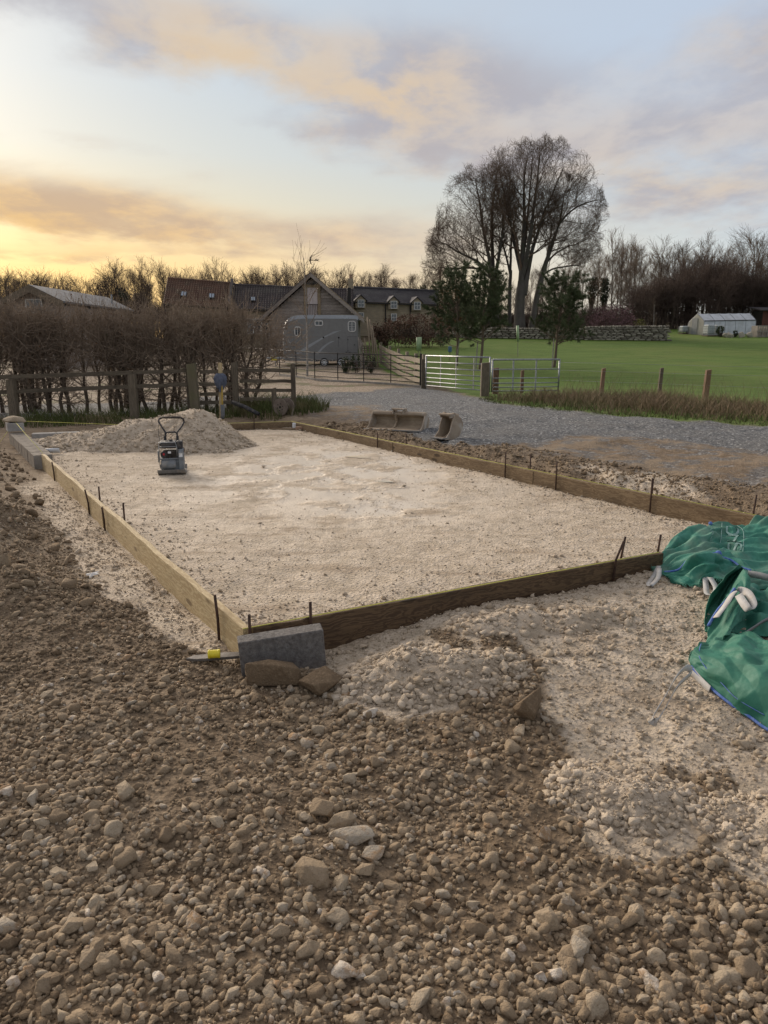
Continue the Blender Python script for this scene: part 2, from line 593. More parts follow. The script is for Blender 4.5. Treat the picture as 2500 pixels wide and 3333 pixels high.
LIME_L = pxpoly([(140, 1490), (85, 1590), (130, 1650), (160, 1695), (215, 1745), (275, 1790), (255, 1830), (300, 1880), (355, 1945), (500, 1980), (560, 2070), (640, 2115), (770, 2145), (1000, 2150), (1000, 1700)])
LIME_F = pxpoly([(900, 2100), (1060, 2190), (1110, 2240), (1190, 2300), (1310, 2330), (1480, 2290), (1560, 2235), (1690, 2235), (1800, 2290), (1850, 2370), (1890, 2450), (1850, 2550), (1880, 2640), (1930, 2705), (1960, 2745), (2080, 2765), (2200, 2725), (2290, 2660), (2320, 2650), (2340, 2710), (2400, 2790), (2500, 2840), (2800, 2900), (3600, 2300), (3300, 1800), (2300, 1730)])
DIRT_IN = [pxpoly(p) for p in ([(1560, 2060), (1640, 2070), (1760, 2150), (1790, 2250), (1700, 2290), (1600, 2220)], [(2150, 2440), (2400, 2470), (2480, 2560), (2330, 2580), (2200, 2540)],
                               [(1380, 2060), (1500, 2075), (1560, 2150), (1450, 2140)], [(1730, 1985), (1900, 2000), (1880, 2060), (1740, 2050)])]
LIME_R = pxpoly([(2050, 1560), (2130, 1545), (2250, 1600), (2330, 1640), (2200, 1640), (2040, 1600), (1880, 1550), (1880, 1520)])
DRIVE = pxpoly([(2900, 1545), (2500, 1499), (2250, 1466), (2103, 1450), (1877, 1432), (1800, 1452), (1690, 1470), (1520, 1476), (1400, 1450), (1300, 1402), (1225, 1370), (1210, 1328), (1000, 1332), (960, 1345), (700, 1338), (300, 1352), (-600, 1365), (-600, 1322), (300, 1308), (700, 1300), (960, 1298), (1100, 1288), (1230, 1280), (1330, 1268), (1360, 1266), (1440, 1279), (1545, 1302), (1600, 1322), (1750, 1336), (1850, 1350), (2000, 1367), (2250, 1385), (2500, 1400), (2900, 1424)], 0.03)
FIELD_EDGE = pxpoly([(1385, 1256), (1475, 1278), (1548, 1300), (1600, 1322), (1750, 1336), (1850, 1350), (2000, 1367), (2250, 1385), (2500, 1400), (2900, 1424), (4200, 1500)], 0.03)
FIELD = FIELD_EDGE + [(80, 30), (80, 78), (30, 78), (10, 66), (-1, 60), (-2.0, 50), (0.2, 34)]
YARD = pxpoly([(1384, 1255), (1360, 1266), (1230, 1280), (1100, 1288), (960, 1298), (700, 1300), (300, 1308), (-600, 1322)], 0.03) + [(-40, 24), (-40, 62), (-3, 62), (-2.0, 50), (0.2, 34)]


def edge_d(x, y, p, q):
    """signed distance to the line p-q, positive outside the rectangle"""
    ex, ey = q[0] - p[0], q[1] - p[1]
    L = math.hypot(ex, ey)
    return ((x - p[0]) * ey - (y - p[1]) * ex) / L


def quad_d(x, y):
    ds = [edge_d(x, y, QUAD[i], QUAD[(i + 1) % 4]) for i in range(4)]
    return ds, np.maximum(np.maximum(ds[0], ds[1]), np.maximum(ds[2], ds[3]))


def height(x, y, detail=True):
    x = np.asarray(x, float); y = np.asarray(y, float)
    r = np.hypot(x, y)
    # land: level to the drive, then rising gently, more so on the right
    w = smooth(x + 0.10 * y, -14, 6)
    slope = 0.021 + 0.043 * w
    yy = np.clip(y - 25, 0, 110)
    z = slope * (np.sqrt(yy * yy + 36) - 6)
    z = z + fbm(x / 21, y / 21, 5, 3) * 0.35 * smooth(r, 40, 90)
    ds, dq = quad_d(x, y)
    front, right, back, left = ds
    inside = smooth(-dq, -0.02, 0.04)
    pad = 0.035 + 0.05 * smooth(y, 7, 13)
    # spoil left of the formwork and the cut bank on the right
    lm = smooth(left, 0.35, 1.1) * smooth(y, 3.2, 5.5) * (1 - smooth(y, 12, 14)) * (1 - smooth(left, 3.5, 6))
    ln = fbm(x * 0.9, y * 0.9, 31, 3)
    out = 0.035 * smooth(left, 0, 0.5) * (1 - smooth(left, 0.5, 3)) + lm * (0.15 + 0.20 * ln)
    rb = smooth(right, 0.30, 0.85) * smooth(y, 4.5, 6.5) * (1 - smooth(y, 24, 40)) * (1 - smooth(right, 6, 22))
    out = out + rb * (0.13 + 0.05 * fbm(x * 1.1, y * 1.1, 41, 3))
    ff = smooth(front, -0.02, 0.03) * (1 - smooth(front, 0.25, 1.6)) * smooth(x, -0.4, 0.4) * (1 - smooth(left, 0.0, 0.3))
    out = out + ff * 0.085
    z = z + out * (1 - inside) + pad * inside
    if detail:
        rough = (1 - smooth(r, 14, 26)) * np.clip(1 - inside * 0.75, 0, 1)
        z = z + rough * (0.035 * fbm(x * 1.7, y * 1.7, 7, 3) + 0.020 * fbm(x * 7, y * 7, 8, 4, 0.6))
        sr = smooth(left, 0.5, 1.3) * (1 - smooth(left, 4, 6)) * smooth(y, 3.6, 6) * (1 - smooth(y, 12, 14))
        z = z + sr * 0.19 * np.abs(fbm(x * 2.6, y * 2.6, 9, 4, 0.55))
        br = smooth(right, 0.12, 0.5) * (1 - smooth(right, 0.8, 1.4)) * (1 - smooth(y, 14, 18)) * smooth(y, 5, 6.5)
        z = z + br * 0.09 * fbm(x * 4.0, y * 4.0, 10, 4, 0.6)
        z = z + inside * (0.008 * fbm(x * 9, y * 9, 12, 3) + 0.012 * fbm(x * 2.5, y * 2.5, 13, 2))
    return z


def hz(x, y):
    return float(height(np.array([x]), np.array([y]), False)[0])


def hzd(x, y):
    return float(height(np.array([x]), np.array([y]), True)[0])


def on(px, py, it=4):
    """the place on the ground seen at a pixel"""
    p = gp(px, py, 0.05) if py > 1160 else at(px, py, 40)
    if py > 1160:
        for _ in range(it): p = gp(px, py, hz(p.x, p.y))
        return p
    r = ray(px, py)
    t = 5.0
    while t < 200:
        q = Vector((0, 0, CAMH)) + r * t
        if q.z < hz(q.x, q.y): break
        t += 0.5
    return q


def gat(px, depth):
    """ground below the column px at a given depth"""
    x = (px - CX) / FPX * depth
    y = depth / COSP
    for _ in range(3):
        z = hz(x, y); y = (depth + (z - CAMH) * SINP) / COSP
    return Vector((x, y, hz(x, y)))


def masks(x, y, soft=True):
    x = np.asarray(x, float); y = np.asarray(y, float)
    r = np.hypot(x, y)
    res = {}
    rng = np.random.RandomState(3)
    n = 7 if soft else 1
    keys = ('lime', 'drive', 'field', 'yard', 'wood')
    for k in keys: res[k] = np.zeros(x.shape)
    wx = fbm(x * 1.3, y * 1.3, 51, 4, 0.6) * 0.16 + fbm(x * 9, y * 9, 53, 3, 0.6) * 0.05
    wy = fbm(x * 1.3, y * 1.3, 52, 4, 0.6) * 0.16 + fbm(x * 9, y * 9, 54, 3, 0.6) * 0.05
    k = np.clip(r / 6, 0.5, 5)
    for i in range(n):
        jx, jy = (rng.normal(0, 0.035, 2) if soft else (0, 0))
        X = x + (wx + jx) * np.clip(k, 0.5, 2.5); Y = y + (wy + jy) * k
        lime = in_poly(X, Y, LIME_L) | in_poly(X, Y, LIME_F) | in_poly(X, Y, LIME_R)
        for p in DIRT_IN: lime &= ~in_poly(X, Y, p)
        ds, dq = quad_d(x, y)
        lime |= dq < 0.0
        fld = in_poly(X, Y, FIELD)
        drv = in_poly(X, Y, DRIVE) & ~fld & ~lime
        yrd = in_poly(X, Y, YARD) & ~fld & ~drv
        wood = (Y > 24) & ~fld & ~yrd & ~drv
        for q, v in zip(keys, (lime, drv, fld, yrd, wood)): res[q] += v / n
    return res


def ground_material():
    m, N, b = new_mat('site_ground')
    geo = N.new('ShaderNodeNewGeometry')
    pos = geo.outputs['Position']

    def att(n):
        a = N.new('ShaderNodeAttribute'); a.attribute_name = n
        return a.outputs['Fac']
    lime, drive, field, yard, wood, wet = (att(n) for n in ('lime', 'drive', 'field', 'yard', 'wood', 'wet'))
    big = N.noise(pos, 1.1, 5, 0.6)
    mid = N.noise(pos, 9.0, 6, 0.65)
    fin = N.noise(pos, 70.0, 5, 0.7)
    # brown clay soil with dry pale crust
    soil = N.mix(N.rng(mid, 0.36, 0.66), (0.15, 0.106, 0.065), (0.27, 0.2, 0.13))
    soil = N.mix(N.m('MULTIPLY', N.rng(big, 0.48, 0.66), 0.6), soil, (0.325, 0.255, 0.178))
    soil = N.mix(N.m('MULTIPLY', N.rng(fin, 0.52, 0.72), 0.6), soil, (0.07, 0.05, 0.033))
    # crushed pale limestone, dirtier in places
    lm = N.mix(N.rng(mid, 0.34, 0.66), (0.46, 0.38, 0.28), (0.64, 0.54, 0.42))
    stripes = N.noise(N.mapping(pos, rot=(0, 0, 0.35), scale=(1.0, 3.2, 1)), 1.1, 5, 0.65, 0.3)
    lm = N.mix(N.m('MULTIPLY', N.rng(stripes, 0.50, 0.70), 0.75), lm, (0.35, 0.265, 0.18))
    lm = N.mix(N.m('MULTIPLY', N.rng(fin, 0.55, 0.75), 0.55), lm, (0.28, 0.22, 0.155))
    lm = N.mix(N.m('MULTIPLY', wet, N.rng(N.noise(pos, 1.7, 5, 0.62), 0.42, 0.58)), lm, (0.66, 0.575, 0.46))  # sky glare on the pad painted in as a paler tone
    # grey chippings of the drive: each chip its own tone
    chip = N.voro(pos, 34.0, out='Color')
    sp = N.new('ShaderNodeSeparateColor'); N.put(sp.inputs[0], chip)
    dr = N.ramp(sp.outputs[0], [(0.0, (0.06, 0.062, 0.064)), (0.5, (0.125, 0.128, 0.13)), (0.85, (0.20, 0.203, 0.203)), (1.0, (0.45, 0.45, 0.44))])
    dr = N.mix(N.m('MULTIPLY', N.rng(big, 0.46, 0.62), 0.35), dr, (0.15, 0.142, 0.13))
    # buff gravel of the yard
    chip2 = N.voro(pos, 26.0, out='Color')
    sp2 = N.new('ShaderNodeSeparateColor'); N.put(sp2.inputs[0], chip2)
    yd = N.ramp(sp2.outputs[0], [(0.0, (0.17, 0.13, 0.09)), (0.6, (0.31, 0.245, 0.175)), (1.0, (0.5, 0.42, 0.33))])
    yp = N.noise(pos, 0.34, 4, 0.6)
    yd = N.mix(N.m('MULTIPLY', N.rng(yp, 0.5, 0.6), 0.75), yd, N.mix(N.rng(N.noise(pos, 1.7, 4), 0.4, 0.6), (0.10, 0.115, 0.04), (0.15, 0.10, 0.06)))
    # mown grass
    g1 = N.noise(N.mapping(pos, scale=(0.35, 1.5, 1.0)), 1.3, 6, 0.65)
    g2 = N.noise(pos, 24, 4, 0.7)
    gr = N.mix(N.rng(g1, 0.34, 0.66), (0.076, 0.138, 0.014), (0.122, 0.192, 0.030))
    gr = N.mix(N.m('MULTIPLY', N.rng(g2, 0.45, 0.7), 0.6), gr, (0.043, 0.074, 0.009))
    gr = N.mix(N.m('MULTIPLY', N.rng(N.noise(pos, 0.16, 5, 0.65, 0.4), 0.46, 0.62), 0.6), gr, (0.135, 0.172, 0.034))
    gr = N.mix(N.m('MULTIPLY', N.rng(N.noise(pos, 0.5, 5, 0.7), 0.54, 0.68), 0.5), gr, (0.055, 0.088, 0.013))
    # leaf litter under the trees
    wd = N.mix(N.rng(mid, 0.35, 0.65), (0.075, 0.055, 0.032), (0.12, 0.085, 0.05))
    wd = N.mix(N.rng(big, 0.5, 0.62), wd, (0.07, 0.08, 0.022))
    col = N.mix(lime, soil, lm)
    dmix = N.m('MULTIPLY', N.m('MULTIPLY', att('dirt'), N.rng(N.noise(pos, 3.0, 5, 0.65), 0.45, 0.6)), 0.75)
    col = N.mix(dmix, col, dr)
    col = N.mix(drive, col, dr)
    col = N.mix(yard, col, yd)
    col = N.mix(wood, col, wd)
    col = N.mix(field, col, gr)
    N.put(b.inputs['Base Color'], col)
    wz = N.m('MULTIPLY', wet, N.rng(N.noise(pos, 1.7, 5, 0.62), 0.40, 0.54))
    N.put(b.inputs['Roughness'], N.m('SUBTRACT', 0.92, N.m('MULTIPLY', wz, 0.66)))
    b.inputs['Specular IOR Level'].default_value = 0.28
    vb = N.m('MULTIPLY', N.voro(pos, 30.0), 0.9)
    crumb = N.voro(N.vm('ADD', pos, N.vm('SCALE', N.noise(pos, 20, 3, 0.6, out=1), scale=0.03)), 42.0)
    h = N.m('ADD', N.m('MULTIPLY', mid, 1.4), N.m('MULTIPLY', fin, 0.8))
    h = N.m('ADD', h, N.m('MULTIPLY', crumb, N.m('SUBTRACT', 0.9, N.m('MULTIPLY', wet, 0.6))))
    h = N.m('ADD', h, N.m('MULTIPLY', vb, N.m('ADD', drive, yard)))
    h = N.m('MULTIPLY', h, N.m('SUBTRACT', 1.0, N.m('MULTIPLY', wz, 0.96)))
    bump(N, b, h, 0.85, 0.022)
    return m


M['ground'] = ground_material()


def build_ground():
    # polar sheet round the viewer: fine where the photograph looks, coarse elsewhere
    ang = np.concatenate([np.linspace(-40, 40, 400), np.linspace(40, 320, 60)[1:]])
    ang = np.radians(ang)
    rr = np.concatenate([[0.0], np.geomspace(0.6, 420, 540)])
    n = len(ang)
    AA, RR = np.meshgrid(ang, rr)
    x = RR * np.sin(AA); y = RR * np.cos(AA)
    z = height(x, y)
    V = np.stack([x, y, z], -1).reshape(-1, 3)
    i, j = np.meshgrid(np.arange(len(rr) - 1), np.arange(n), indexing='ij')
    j2 = (j + 1) % n
    F = np.stack([i * n + j, (i + 1) * n + j, (i + 1) * n + j2, i * n + j2], -1).reshape(-1, 4)
    F = F[:, ::-1]
    mk = masks(V[:, 0], V[:, 1])
    ds, dq = quad_d(V[:, 0], V[:, 1])
    wx, wy = V[:, 0], V[:, 1]
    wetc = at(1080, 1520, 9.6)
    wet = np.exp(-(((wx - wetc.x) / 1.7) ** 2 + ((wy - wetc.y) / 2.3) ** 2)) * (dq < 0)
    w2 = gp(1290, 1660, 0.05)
    wet = np.clip(1.25 * wet + 0.8 * np.exp(-(((wx - w2.x) / 0.6) ** 2 + ((wy - w2.y) / 0.5) ** 2)) * (dq < 0), 0, 1)  # mask for the wet sheen and for the glare painted into the colour
    dirt = smooth(ds[1], 0.9, 2.0) * (1 - smooth(ds[1], 9, 13)) * smooth(wy, 5, 6.5)
    c = V[F].mean(1)
    mh = masks(c[:, 0], c[:, 1], False)
    dsf, dqf = quad_d(c[:, 0], c[:, 1])
    zone = np.zeros(len(F), int)
    zone[mh['lime'] > 0.5] = 1
    zone[dqf < 0] = 2
    zone[mh['drive'] > 0.5] = 3
    zone[mh['yard'] > 0.5] = 4
    zone[mh['field'] > 0.5] = 5
    zone[mh['wood'] > 0.5] = 6
    for k, nm in enumerate(('ground', 'hardcore_surface', 'limestone_base', 'gravel_drive', 'yard', 'field', 'woodland_floor')):
        sel = F[zone == k]
        if not len(sel): continue
        u, inv = np.unique(sel, return_inverse=True)
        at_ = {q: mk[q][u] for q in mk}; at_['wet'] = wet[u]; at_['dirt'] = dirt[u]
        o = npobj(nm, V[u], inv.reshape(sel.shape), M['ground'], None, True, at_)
        tag(o, kind='structure')


build_ground()


# ------------------------------------------------------------------ loose stones
def make_rock(seed, sub=2, flat=0.75, ang=0.5, nplanes=9, rough=0.0, omin=0.55):
    rs = np.random.RandomState(seed)
    V, F = ICO[sub]
    d = V / np.linalg.norm(V, axis=1, keepdims=True)
    n = rs.normal(size=(nplanes, 3)); n /= np.linalg.norm(n, axis=1, keepdims=True)
    off = rs.uniform(omin, 0.95, nplanes)
    dn = np.clip(d @ n.T, 1e-3, None)
    r = np.minimum((off / dn).min(1), 1.25)
    r = ang * r + (1 - ang) * 0.92
    nz = np.zeros(len(d))
    for q in range(3):
        k = rs.normal(size=(3,)) * (2.2 + 1.8 * q); nz += np.sin(d @ k + rs.uniform(0, 6)) * 0.05 / (q + 1)
    if rough:
        for q in range(10):
            k = rs.normal(size=(3,)) * (5 + 3.0 * q); nz += np.sin(d @ k + rs.uniform(0, 6)) * rough / (1 + 0.4 * q)
    P = d * (r + nz)[:, None]
    P *= np.array([rs.uniform(0.9, 1.35), rs.uniform(0.75, 1.0), rs.uniform(flat * 0.7, flat * 1.1)])
    return P, F


def merge_rocks(pos, size, seed, variants, tint, sink=0.30):
    """many stones as one mesh: random variant, turn and squash for each"""
    rs = np.random.RandomState(seed)
    Vs, Fs, Ts = [], [], []
    base = 0
    pick = rs.randint(0, len(variants), len(pos))
    for k, (P, F) in enumerate(variants):
        idx = np.where(pick == k)[0]
        if not len(idx): continue
        a = rs.uniform(0, 2 * np.pi, len(idx)); t = rs.normal(0, 0.35, len(idx)); t2 = rs.normal(0, 0.35, len(idx))
        ca, sa, ct, st_, cu, su = np.cos(a), np.sin(a), np.cos(t), np.sin(t), np.cos(t2), np.sin(t2)
        Rz = np.zeros((len(idx), 3, 3)); Rz[:, 0, 0] = ca; Rz[:, 0, 1] = -sa; Rz[:, 1, 0] = sa; Rz[:, 1, 1] = ca; Rz[:, 2, 2] = 1
        Rx = np.zeros_like(Rz); Rx[:, 0, 0] = 1; Rx[:, 1, 1] = ct; Rx[:, 1, 2] = -st_; Rx[:, 2, 1] = st_; Rx[:, 2, 2] = ct
        Ry = np.zeros_like(Rz); Ry[:, 1, 1] = 1; Ry[:, 0, 0] = cu; Ry[:, 0, 2] = su; Ry[:, 2, 0] = -su; Ry[:, 2, 2] = cu
        R = Rz @ Rx @ Ry
        s = size[idx]
        W = np.einsum('nij,mj->nmi', R, P) * s[:, None, None]
        W += pos[idx][:, None, :]
        W[:, :, 2] += (s * (0.5 - sink))[:, None]
        nv = len(P)
        Vs.append(W.reshape(-1, 3))
        Fs.append((F[None] + (np.arange(len(idx)) * nv)[:, None, None]).reshape(-1, 3) + base)
        Ts.append(np.repeat(tint[idx], nv))
        base += len(idx) * nv
    return np.concatenate(Vs), np.concatenate(Fs), np.concatenate(Ts)


def hull_rock(seed, n=14, bev=0.0, flat=0.78):
    """angular broken stone: hull of random points, edges optionally worn"""
    rs = np.random.RandomState(seed)
    p = rs.normal(size=(n, 3)); p /= np.linalg.norm(p, axis=1, keepdims=True)
    p *= rs.uniform(0.72, 1.08, (n, 1)) * np.array([rs.uniform(0.95, 1.3), rs.uniform(0.75, 1.0), flat * rs.uniform(0.75, 1.1)])
    bm = bmesh.new()
    for q in p: bm.verts.new(q)
    r = bmesh.ops.convex_hull(bm, input=list(bm.verts))
    bmesh.ops.delete(bm, geom=[v for v in bm.verts if not v.link_faces], context='VERTS')
    if bev > 0:
        bmesh.ops.dissolve_limit(bm, angle_limit=0.25, verts=list(bm.verts), edges=list(bm.edges))
        bmesh.ops.bevel(bm, geom=list(bm.edges), offset=bev, segments=2, profile=0.6, affect='EDGES', clamp_overlap=True)
    bmesh.ops.triangulate(bm, faces=list(bm.faces))
    bmesh.ops.recalc_face_normals(bm, faces=list(bm.faces))
    bm.verts.index_update()
    V = np.array([v.co[:] for v in bm.verts]); F = np.array([[v.index for v in f.verts] for f in bm.faces])
    bm.free()
    return V, F


ROCK3 = [make_rock(100 + i, 3, 0.8, 1.0, 7 + i % 4, 0.008, 0.45) if i % 3 == 0 else hull_rock(100 + i, 15 + i % 5, 0.10) for i in range(18)]
ROCK2 = [make_rock(100 + i, 2, 0.8, 1.0, 6 + i % 4, 0, 0.45) if i % 4 == 0 else hull_rock(140 + i, 13 + i % 6) for i in range(18)]
ROCK1 = [hull_rock(200 + i, 9 + i % 3) for i in range(12)]
LUMP = [hull_rock(240 + i, 12 + i % 4, 0, 0.85) for i in range(10)]
PEB = [(ICO[1][0][:, :] * np.array(s), ICO[1][1]) for s in ((1, .8, .6), (1.2, .8, .7), (.9, 1, .8))]
_b = bmesh.new(); bmesh.ops.create_cone(_b, segments=4, radius1=1, radius2=0.35, depth=1.1, cap_ends=True, cap_tris=True)
bmesh.ops.triangulate(_b, faces=_b.faces)
CHIP = (np.array([v.co[:] for v in _b.verts]), np.array([[v.index for v in f.verts] for f in _b.faces])); _b.free()
CHIPS = [(CHIP[0] * np.array(s), CHIP[1]) for s in ((1, .8, .7), (1.3, .8, .8), (.9, 1, .9))]


def sample_view(n, y0, y1, seed, k=0.62, bias=0.0):
    """random points over the ground fan in front of the viewer; bias>0 gathers them nearer"""
    rs = np.random.RandomState(seed)
    u = rs.rand(n)
    y = np.sqrt(y0 * y0 + (y1 * y1 - y0 * y0) * u ** (1 + bias))
    x = rs.uniform(-1, 1, n) * (0.30 + k * y)
    return x, y


def scatter_stones():
    rs = np.random.RandomState(77)
    x, y = sample_view(74000, 1.15, 6.8, 1, 0.545, 0.40)
    ds, dq = quad_d(x, y)
    mk = masks(x, y, False)
    clump = fbm(x * 1.5, y * 1.5, 61, 3)
    zone = smooth(-np.abs(fbm(x * 0.8, y * 0.8, 63, 2)), -0.5, -0.02)
    keep = (dq > 0.06) & (mk['lime'] < 0.5) & (rs.rand(len(x)) < np.clip(0.78 + 0.8 * clump, 0.2, 1)) & (mk['drive'] < 0.5)
    x, y = x[keep], y[keep]
    n = len(x)
    sz = np.exp(rs.normal(math.log(0.0117), 0.44, n))
    lump = fbm(x * 0.9 + 4, y * 0.9, 65, 2)
    sz *= 1.0 + 0.35 * lump
    far = smooth(y, 2.9, 4.2)
    sz *= 1 - 0.28 * far
    sz = np.clip(sz, 0.005, 0.038)
    z = height(x, y)
    tint = np.clip(rs.normal(0.45, 0.20, n) + 0.30 * fbm(x * 0.75 + 3, y * 0.75, 91, 3), 0.0, 0.88)
    tint[rs.rand(n) < 0.035] = 0.93
    tint[rs.rand(n) < 0.010] = 0.99
    pos = np.stack([x, y, z], -1)
    px, py, dz = project(pos)
    app = sz / dz
    vis = (px > 30) & (px < 2470) & (py < 3310) & (py > 1900)
    order = np.argsort(-(app * vis))
    top = order[:300]
    rest = order[300:]
    # the 300 that show largest are stones of their own
    meshes = []
    for k, (P, F) in enumerate(ROCK3):
        for t in (0.25, 0.42, 0.58, 0.76):
            meshes.append((t, npmesh('loose_stone', P, F, M['stone'], True, {'tint': np.full(len(P), t)})))
    odd = [npmesh('loose_stone', P, F, M['stone'], True, {'tint': np.full(len(P), t)}) for P, F in ROCK3[:4] for t in (0.93, 0.99)]
    for i in top:
        if tint[i] > 0.9: me = odd[rs.randint(len(odd))]
        else:
            cand = sorted(range(len(meshes)), key=lambda q: abs(meshes[q][0] - tint[i]) + rs.rand() * 0.12)
            me = meshes[cand[0]][1]
        o = bpy.data.objects.new('loose_stone', me); link(o)
        o.location = (x[i], y[i], z[i] + sz[i] * 0.22)
        o.scale = (sz[i],) * 3
        o.rotation_euler = (rs.normal(0, 0.35), rs.normal(0, 0.35), rs.uniform(0, 6.28))
        tn = tint[i]
        hue = 'white limestone' if tn > 0.97 else 'rusty orange' if tn > 0.9 else 'dark brown' if tn < 0.33 else 'brown' if tn < 0.5 else 'light brown' if tn < 0.66 else 'buff'
        big_ = 'large' if sz[i] > 0.032 else 'fist-sized' if sz[i] > 0.025 else 'smallish'
        col_ = ('far left', 'left', 'centre', 'right', 'far right')[int(np.clip(px[i] / 500, 0, 4))]
        row_ = 'bottom edge' if py[i] > 3050 else 'lower foreground' if py[i] > 2780 else 'middle foreground' if py[i] > 2480 else 'upper foreground'
        tag(o, '%s %s stone loose in the rubble, %s of the %s' % (big_, hue, col_, row_), 'stone', 'loose brown stones in the foreground')
    big = rest[:7000]
    sml = rest[7000:]
    V1, F1, T1 = merge_rocks(pos[big], sz[big], 5, ROCK2, tint[big])
    V2, F2, T2 = merge_rocks(pos[sml], sz[sml], 6, ROCK1, tint[sml])
    o = npobj('rubble', np.concatenate([V1, V2]), np.concatenate([F1, F2 + len(V1)]), M['stone'], None, False, {'tint': np.concatenate([T1, T2])})
    tag(o, 'brown rubble of small stones covering the foreground soil', 'rubble', kind='stuff')
    # crumbs of soil between the stones
    x, y = sample_view(21000, 1.1, 7.5, 11, 0.55, 0.55)
    ds, dq = quad_d(x, y); mk = masks(x, y, False)
    left = ds[3]
    keep = (dq > 0.05) & (mk['lime'] < 0.5) & (mk['drive'] < 0.5)
    x, y = x[keep], y[keep]
    xs = [x]; ys = [y]
    # clods on the spoil at the left
    q = rs.rand(5200, 2)
    bx = -7 + q[:, 0] * 6.4; by = 4.2 + q[:, 1] * 8.5
    ds, dq = quad_d(bx, by); mk = masks(bx, by, False)
    kp = (ds[3] > 0.25) & (mk['lime'] < 0.5) & (dq > 0)
    xs.append(bx[kp]); ys.append(by[kp])
    # cut bank behind the right-hand board
    q = rs.rand(9000, 2); t = q[:, 0] ** 0.8
    bx = D.x + (B.x - D.x) * t; by = D.y + (B.y - D.y) * t
    nx, ny = (B.y - D.y), -(B.x - D.x); L = math.hypot(nx, ny)
    o_ = 0.08 + q[:, 1] ** 1.6 * 1.6
    bx = bx + nx / L * o_; by = by + ny / L * o_
    mk = masks(bx, by, False)
    kp = mk['drive'] < 0.5
    xs.append(bx[kp]); ys.append(by[kp])
    ns = [len(a) for a in xs]
    x = np.concatenate(xs); y = np.concatenate(ys)
    z = height(x, y)
    s = np.exp(rs.normal(math.log(0.0072), 0.45, len(x)))
    s[ns[0]:] *= 2.6
    s[ns[0] + ns[1]:] *= 0.8
    bigc = (np.arange(len(x)) >= ns[0]) & (np.arange(len(x)) < ns[0] + ns[1]) & (rs.rand(len(x)) < 0.16)
    s[bigc] *= 2.3
    tint = np.clip(rs.normal(0.30, 0.15, len(x)), 0, 0.8)
    far = np.arange(len(x)) >= ns[0]
    pos = np.stack([x, y, z], -1)
    V1, F1, T1 = merge_rocks(pos[~far], s[~far], 8, CHIPS, tint[~far], 0.2)
    V2, F2, T2 = merge_rocks(pos[far], s[far], 9, ROCK1[:6], tint[far], 0.25)
    o = npobj('soil_clods', np.concatenate([V1, V2]), np.concatenate([F1, F2 + len(V1)]), M['stone'], None, False, {'tint': np.concatenate([T1, T2])})
    tag(o, 'crumbs and clods of brown soil over the dug ground', 'soil', kind='stuff')
    # pale crushed limestone outside and inside the formwork
    xs, ys, ss = [], [], []
    x, y = sample_view(58000, 1.6, 8.6, 21, 0.57, 0.35)
    ds, dq = quad_d(x, y); mk = masks(x, y, False)
    kp = (mk['lime'] > 0.5) & (dq > 0.04)
    x, y = x[kp], y[kp]
    xs.append(x); ys.append(y); ss.append(np.exp(rs.normal(math.log(0.0062), 0.5, len(x))))
    q = rs.rand(27000, 2)
    # pad, denser near
    u, v = q[:, 0], q[:, 1] ** 1.7
    px = (A.x + (D.x - A.x) * u) * (1 - v) + (C.x + (B.x - C.x) * u) * v
    py = (A.y + (D.y - A.y) * u) * (1 - v) + (C.y + (B.y - C.y) * u) * v
    ds, dq = quad_d(px, py)
    edge = np.exp(dq / 0.35)
    wc = at(1080, 1520, 9.6)
    wt = np.exp(-(((px - wc.x) / 1.7) ** 2 + ((py - wc.y) / 2.3) ** 2))
    kp = (dq < -0.04) & (rs.rand(len(px)) > wt * 0.9) & (rs.rand(len(px)) < 0.35 + edge + 0.5 * np.clip(fbm(px * 1.2, py * 1.2, 71, 3), 0, 1))
    px, py, edge = px[kp], py[kp], edge[kp]
    xs.append(px); ys.append(py); ss.append(np.exp(rs.normal(math.log(0.0043), 0.5, len(px))) * (1 + 1.1 * edge))
    # bigger lumps strewn over the hardcore
    x, y = sample_view(5200, 1.6, 6.5, 27, 0.56, 0.2)
    mk = masks(x, y, False); ds, dq = quad_d(x, y)
    kp = (mk['lime'] > 0.5) & (dq > 0.06) & (rs.rand(len(x)) < np.clip(0.35 + 1.2 * fbm(x * 2.2, y * 2.2, 83, 2), 0.05, 1))
    xs.append(x[kp]); ys.append(y[kp]); ss.append(np.exp(rs.normal(math.log(0.015), 0.35, kp.sum())))
    # a scatter of pale lumps on the brown ground
    x, y = sample_view(1500, 1.3, 6, 25, 0.6, 0.2)
    mk = masks(x, y, False); ds, dq = quad_d(x, y)
    near = (rs.rand(len(x)) < 0.05 + 0.5 * smooth(x, 0.2, 1.6) * smooth(y, 1.7, 3)) & (mk['lime'] < 0.5) & (dq > 0.1)
    xs.append(x[near]); ys.append(y[near]); ss.append(np.exp(rs.normal(math.log(0.010), 0.5, near.sum())))
    x = np.concatenate(xs); y = np.concatenate(ys); s = np.clip(np.concatenate(ss), 0.003, 0.045)
    z = height(x, y)
    tint = np.clip(rs.normal(0.5, 0.2, len(x)), 0, 1)
    pos = np.stack([x, y, z], -1)
    px_, py_, dz = project(pos)
    app = s / dz
    hi = app > 0.0034
    V1, F1, T1 = merge_rocks(pos[hi], s[hi], 31, LUMP, tint[hi], 0.2)
    V2, F2, T2 = merge_rocks(pos[~hi], s[~hi], 32, CHIPS, tint[~hi], 0.2)
    o = npobj('limestone_chippings', np.concatenate([V1, V2]), np.concatenate([F1, F2 + len(V1)]), M['lime'], None, False, {'tint': np.concatenate([T1, T2])})
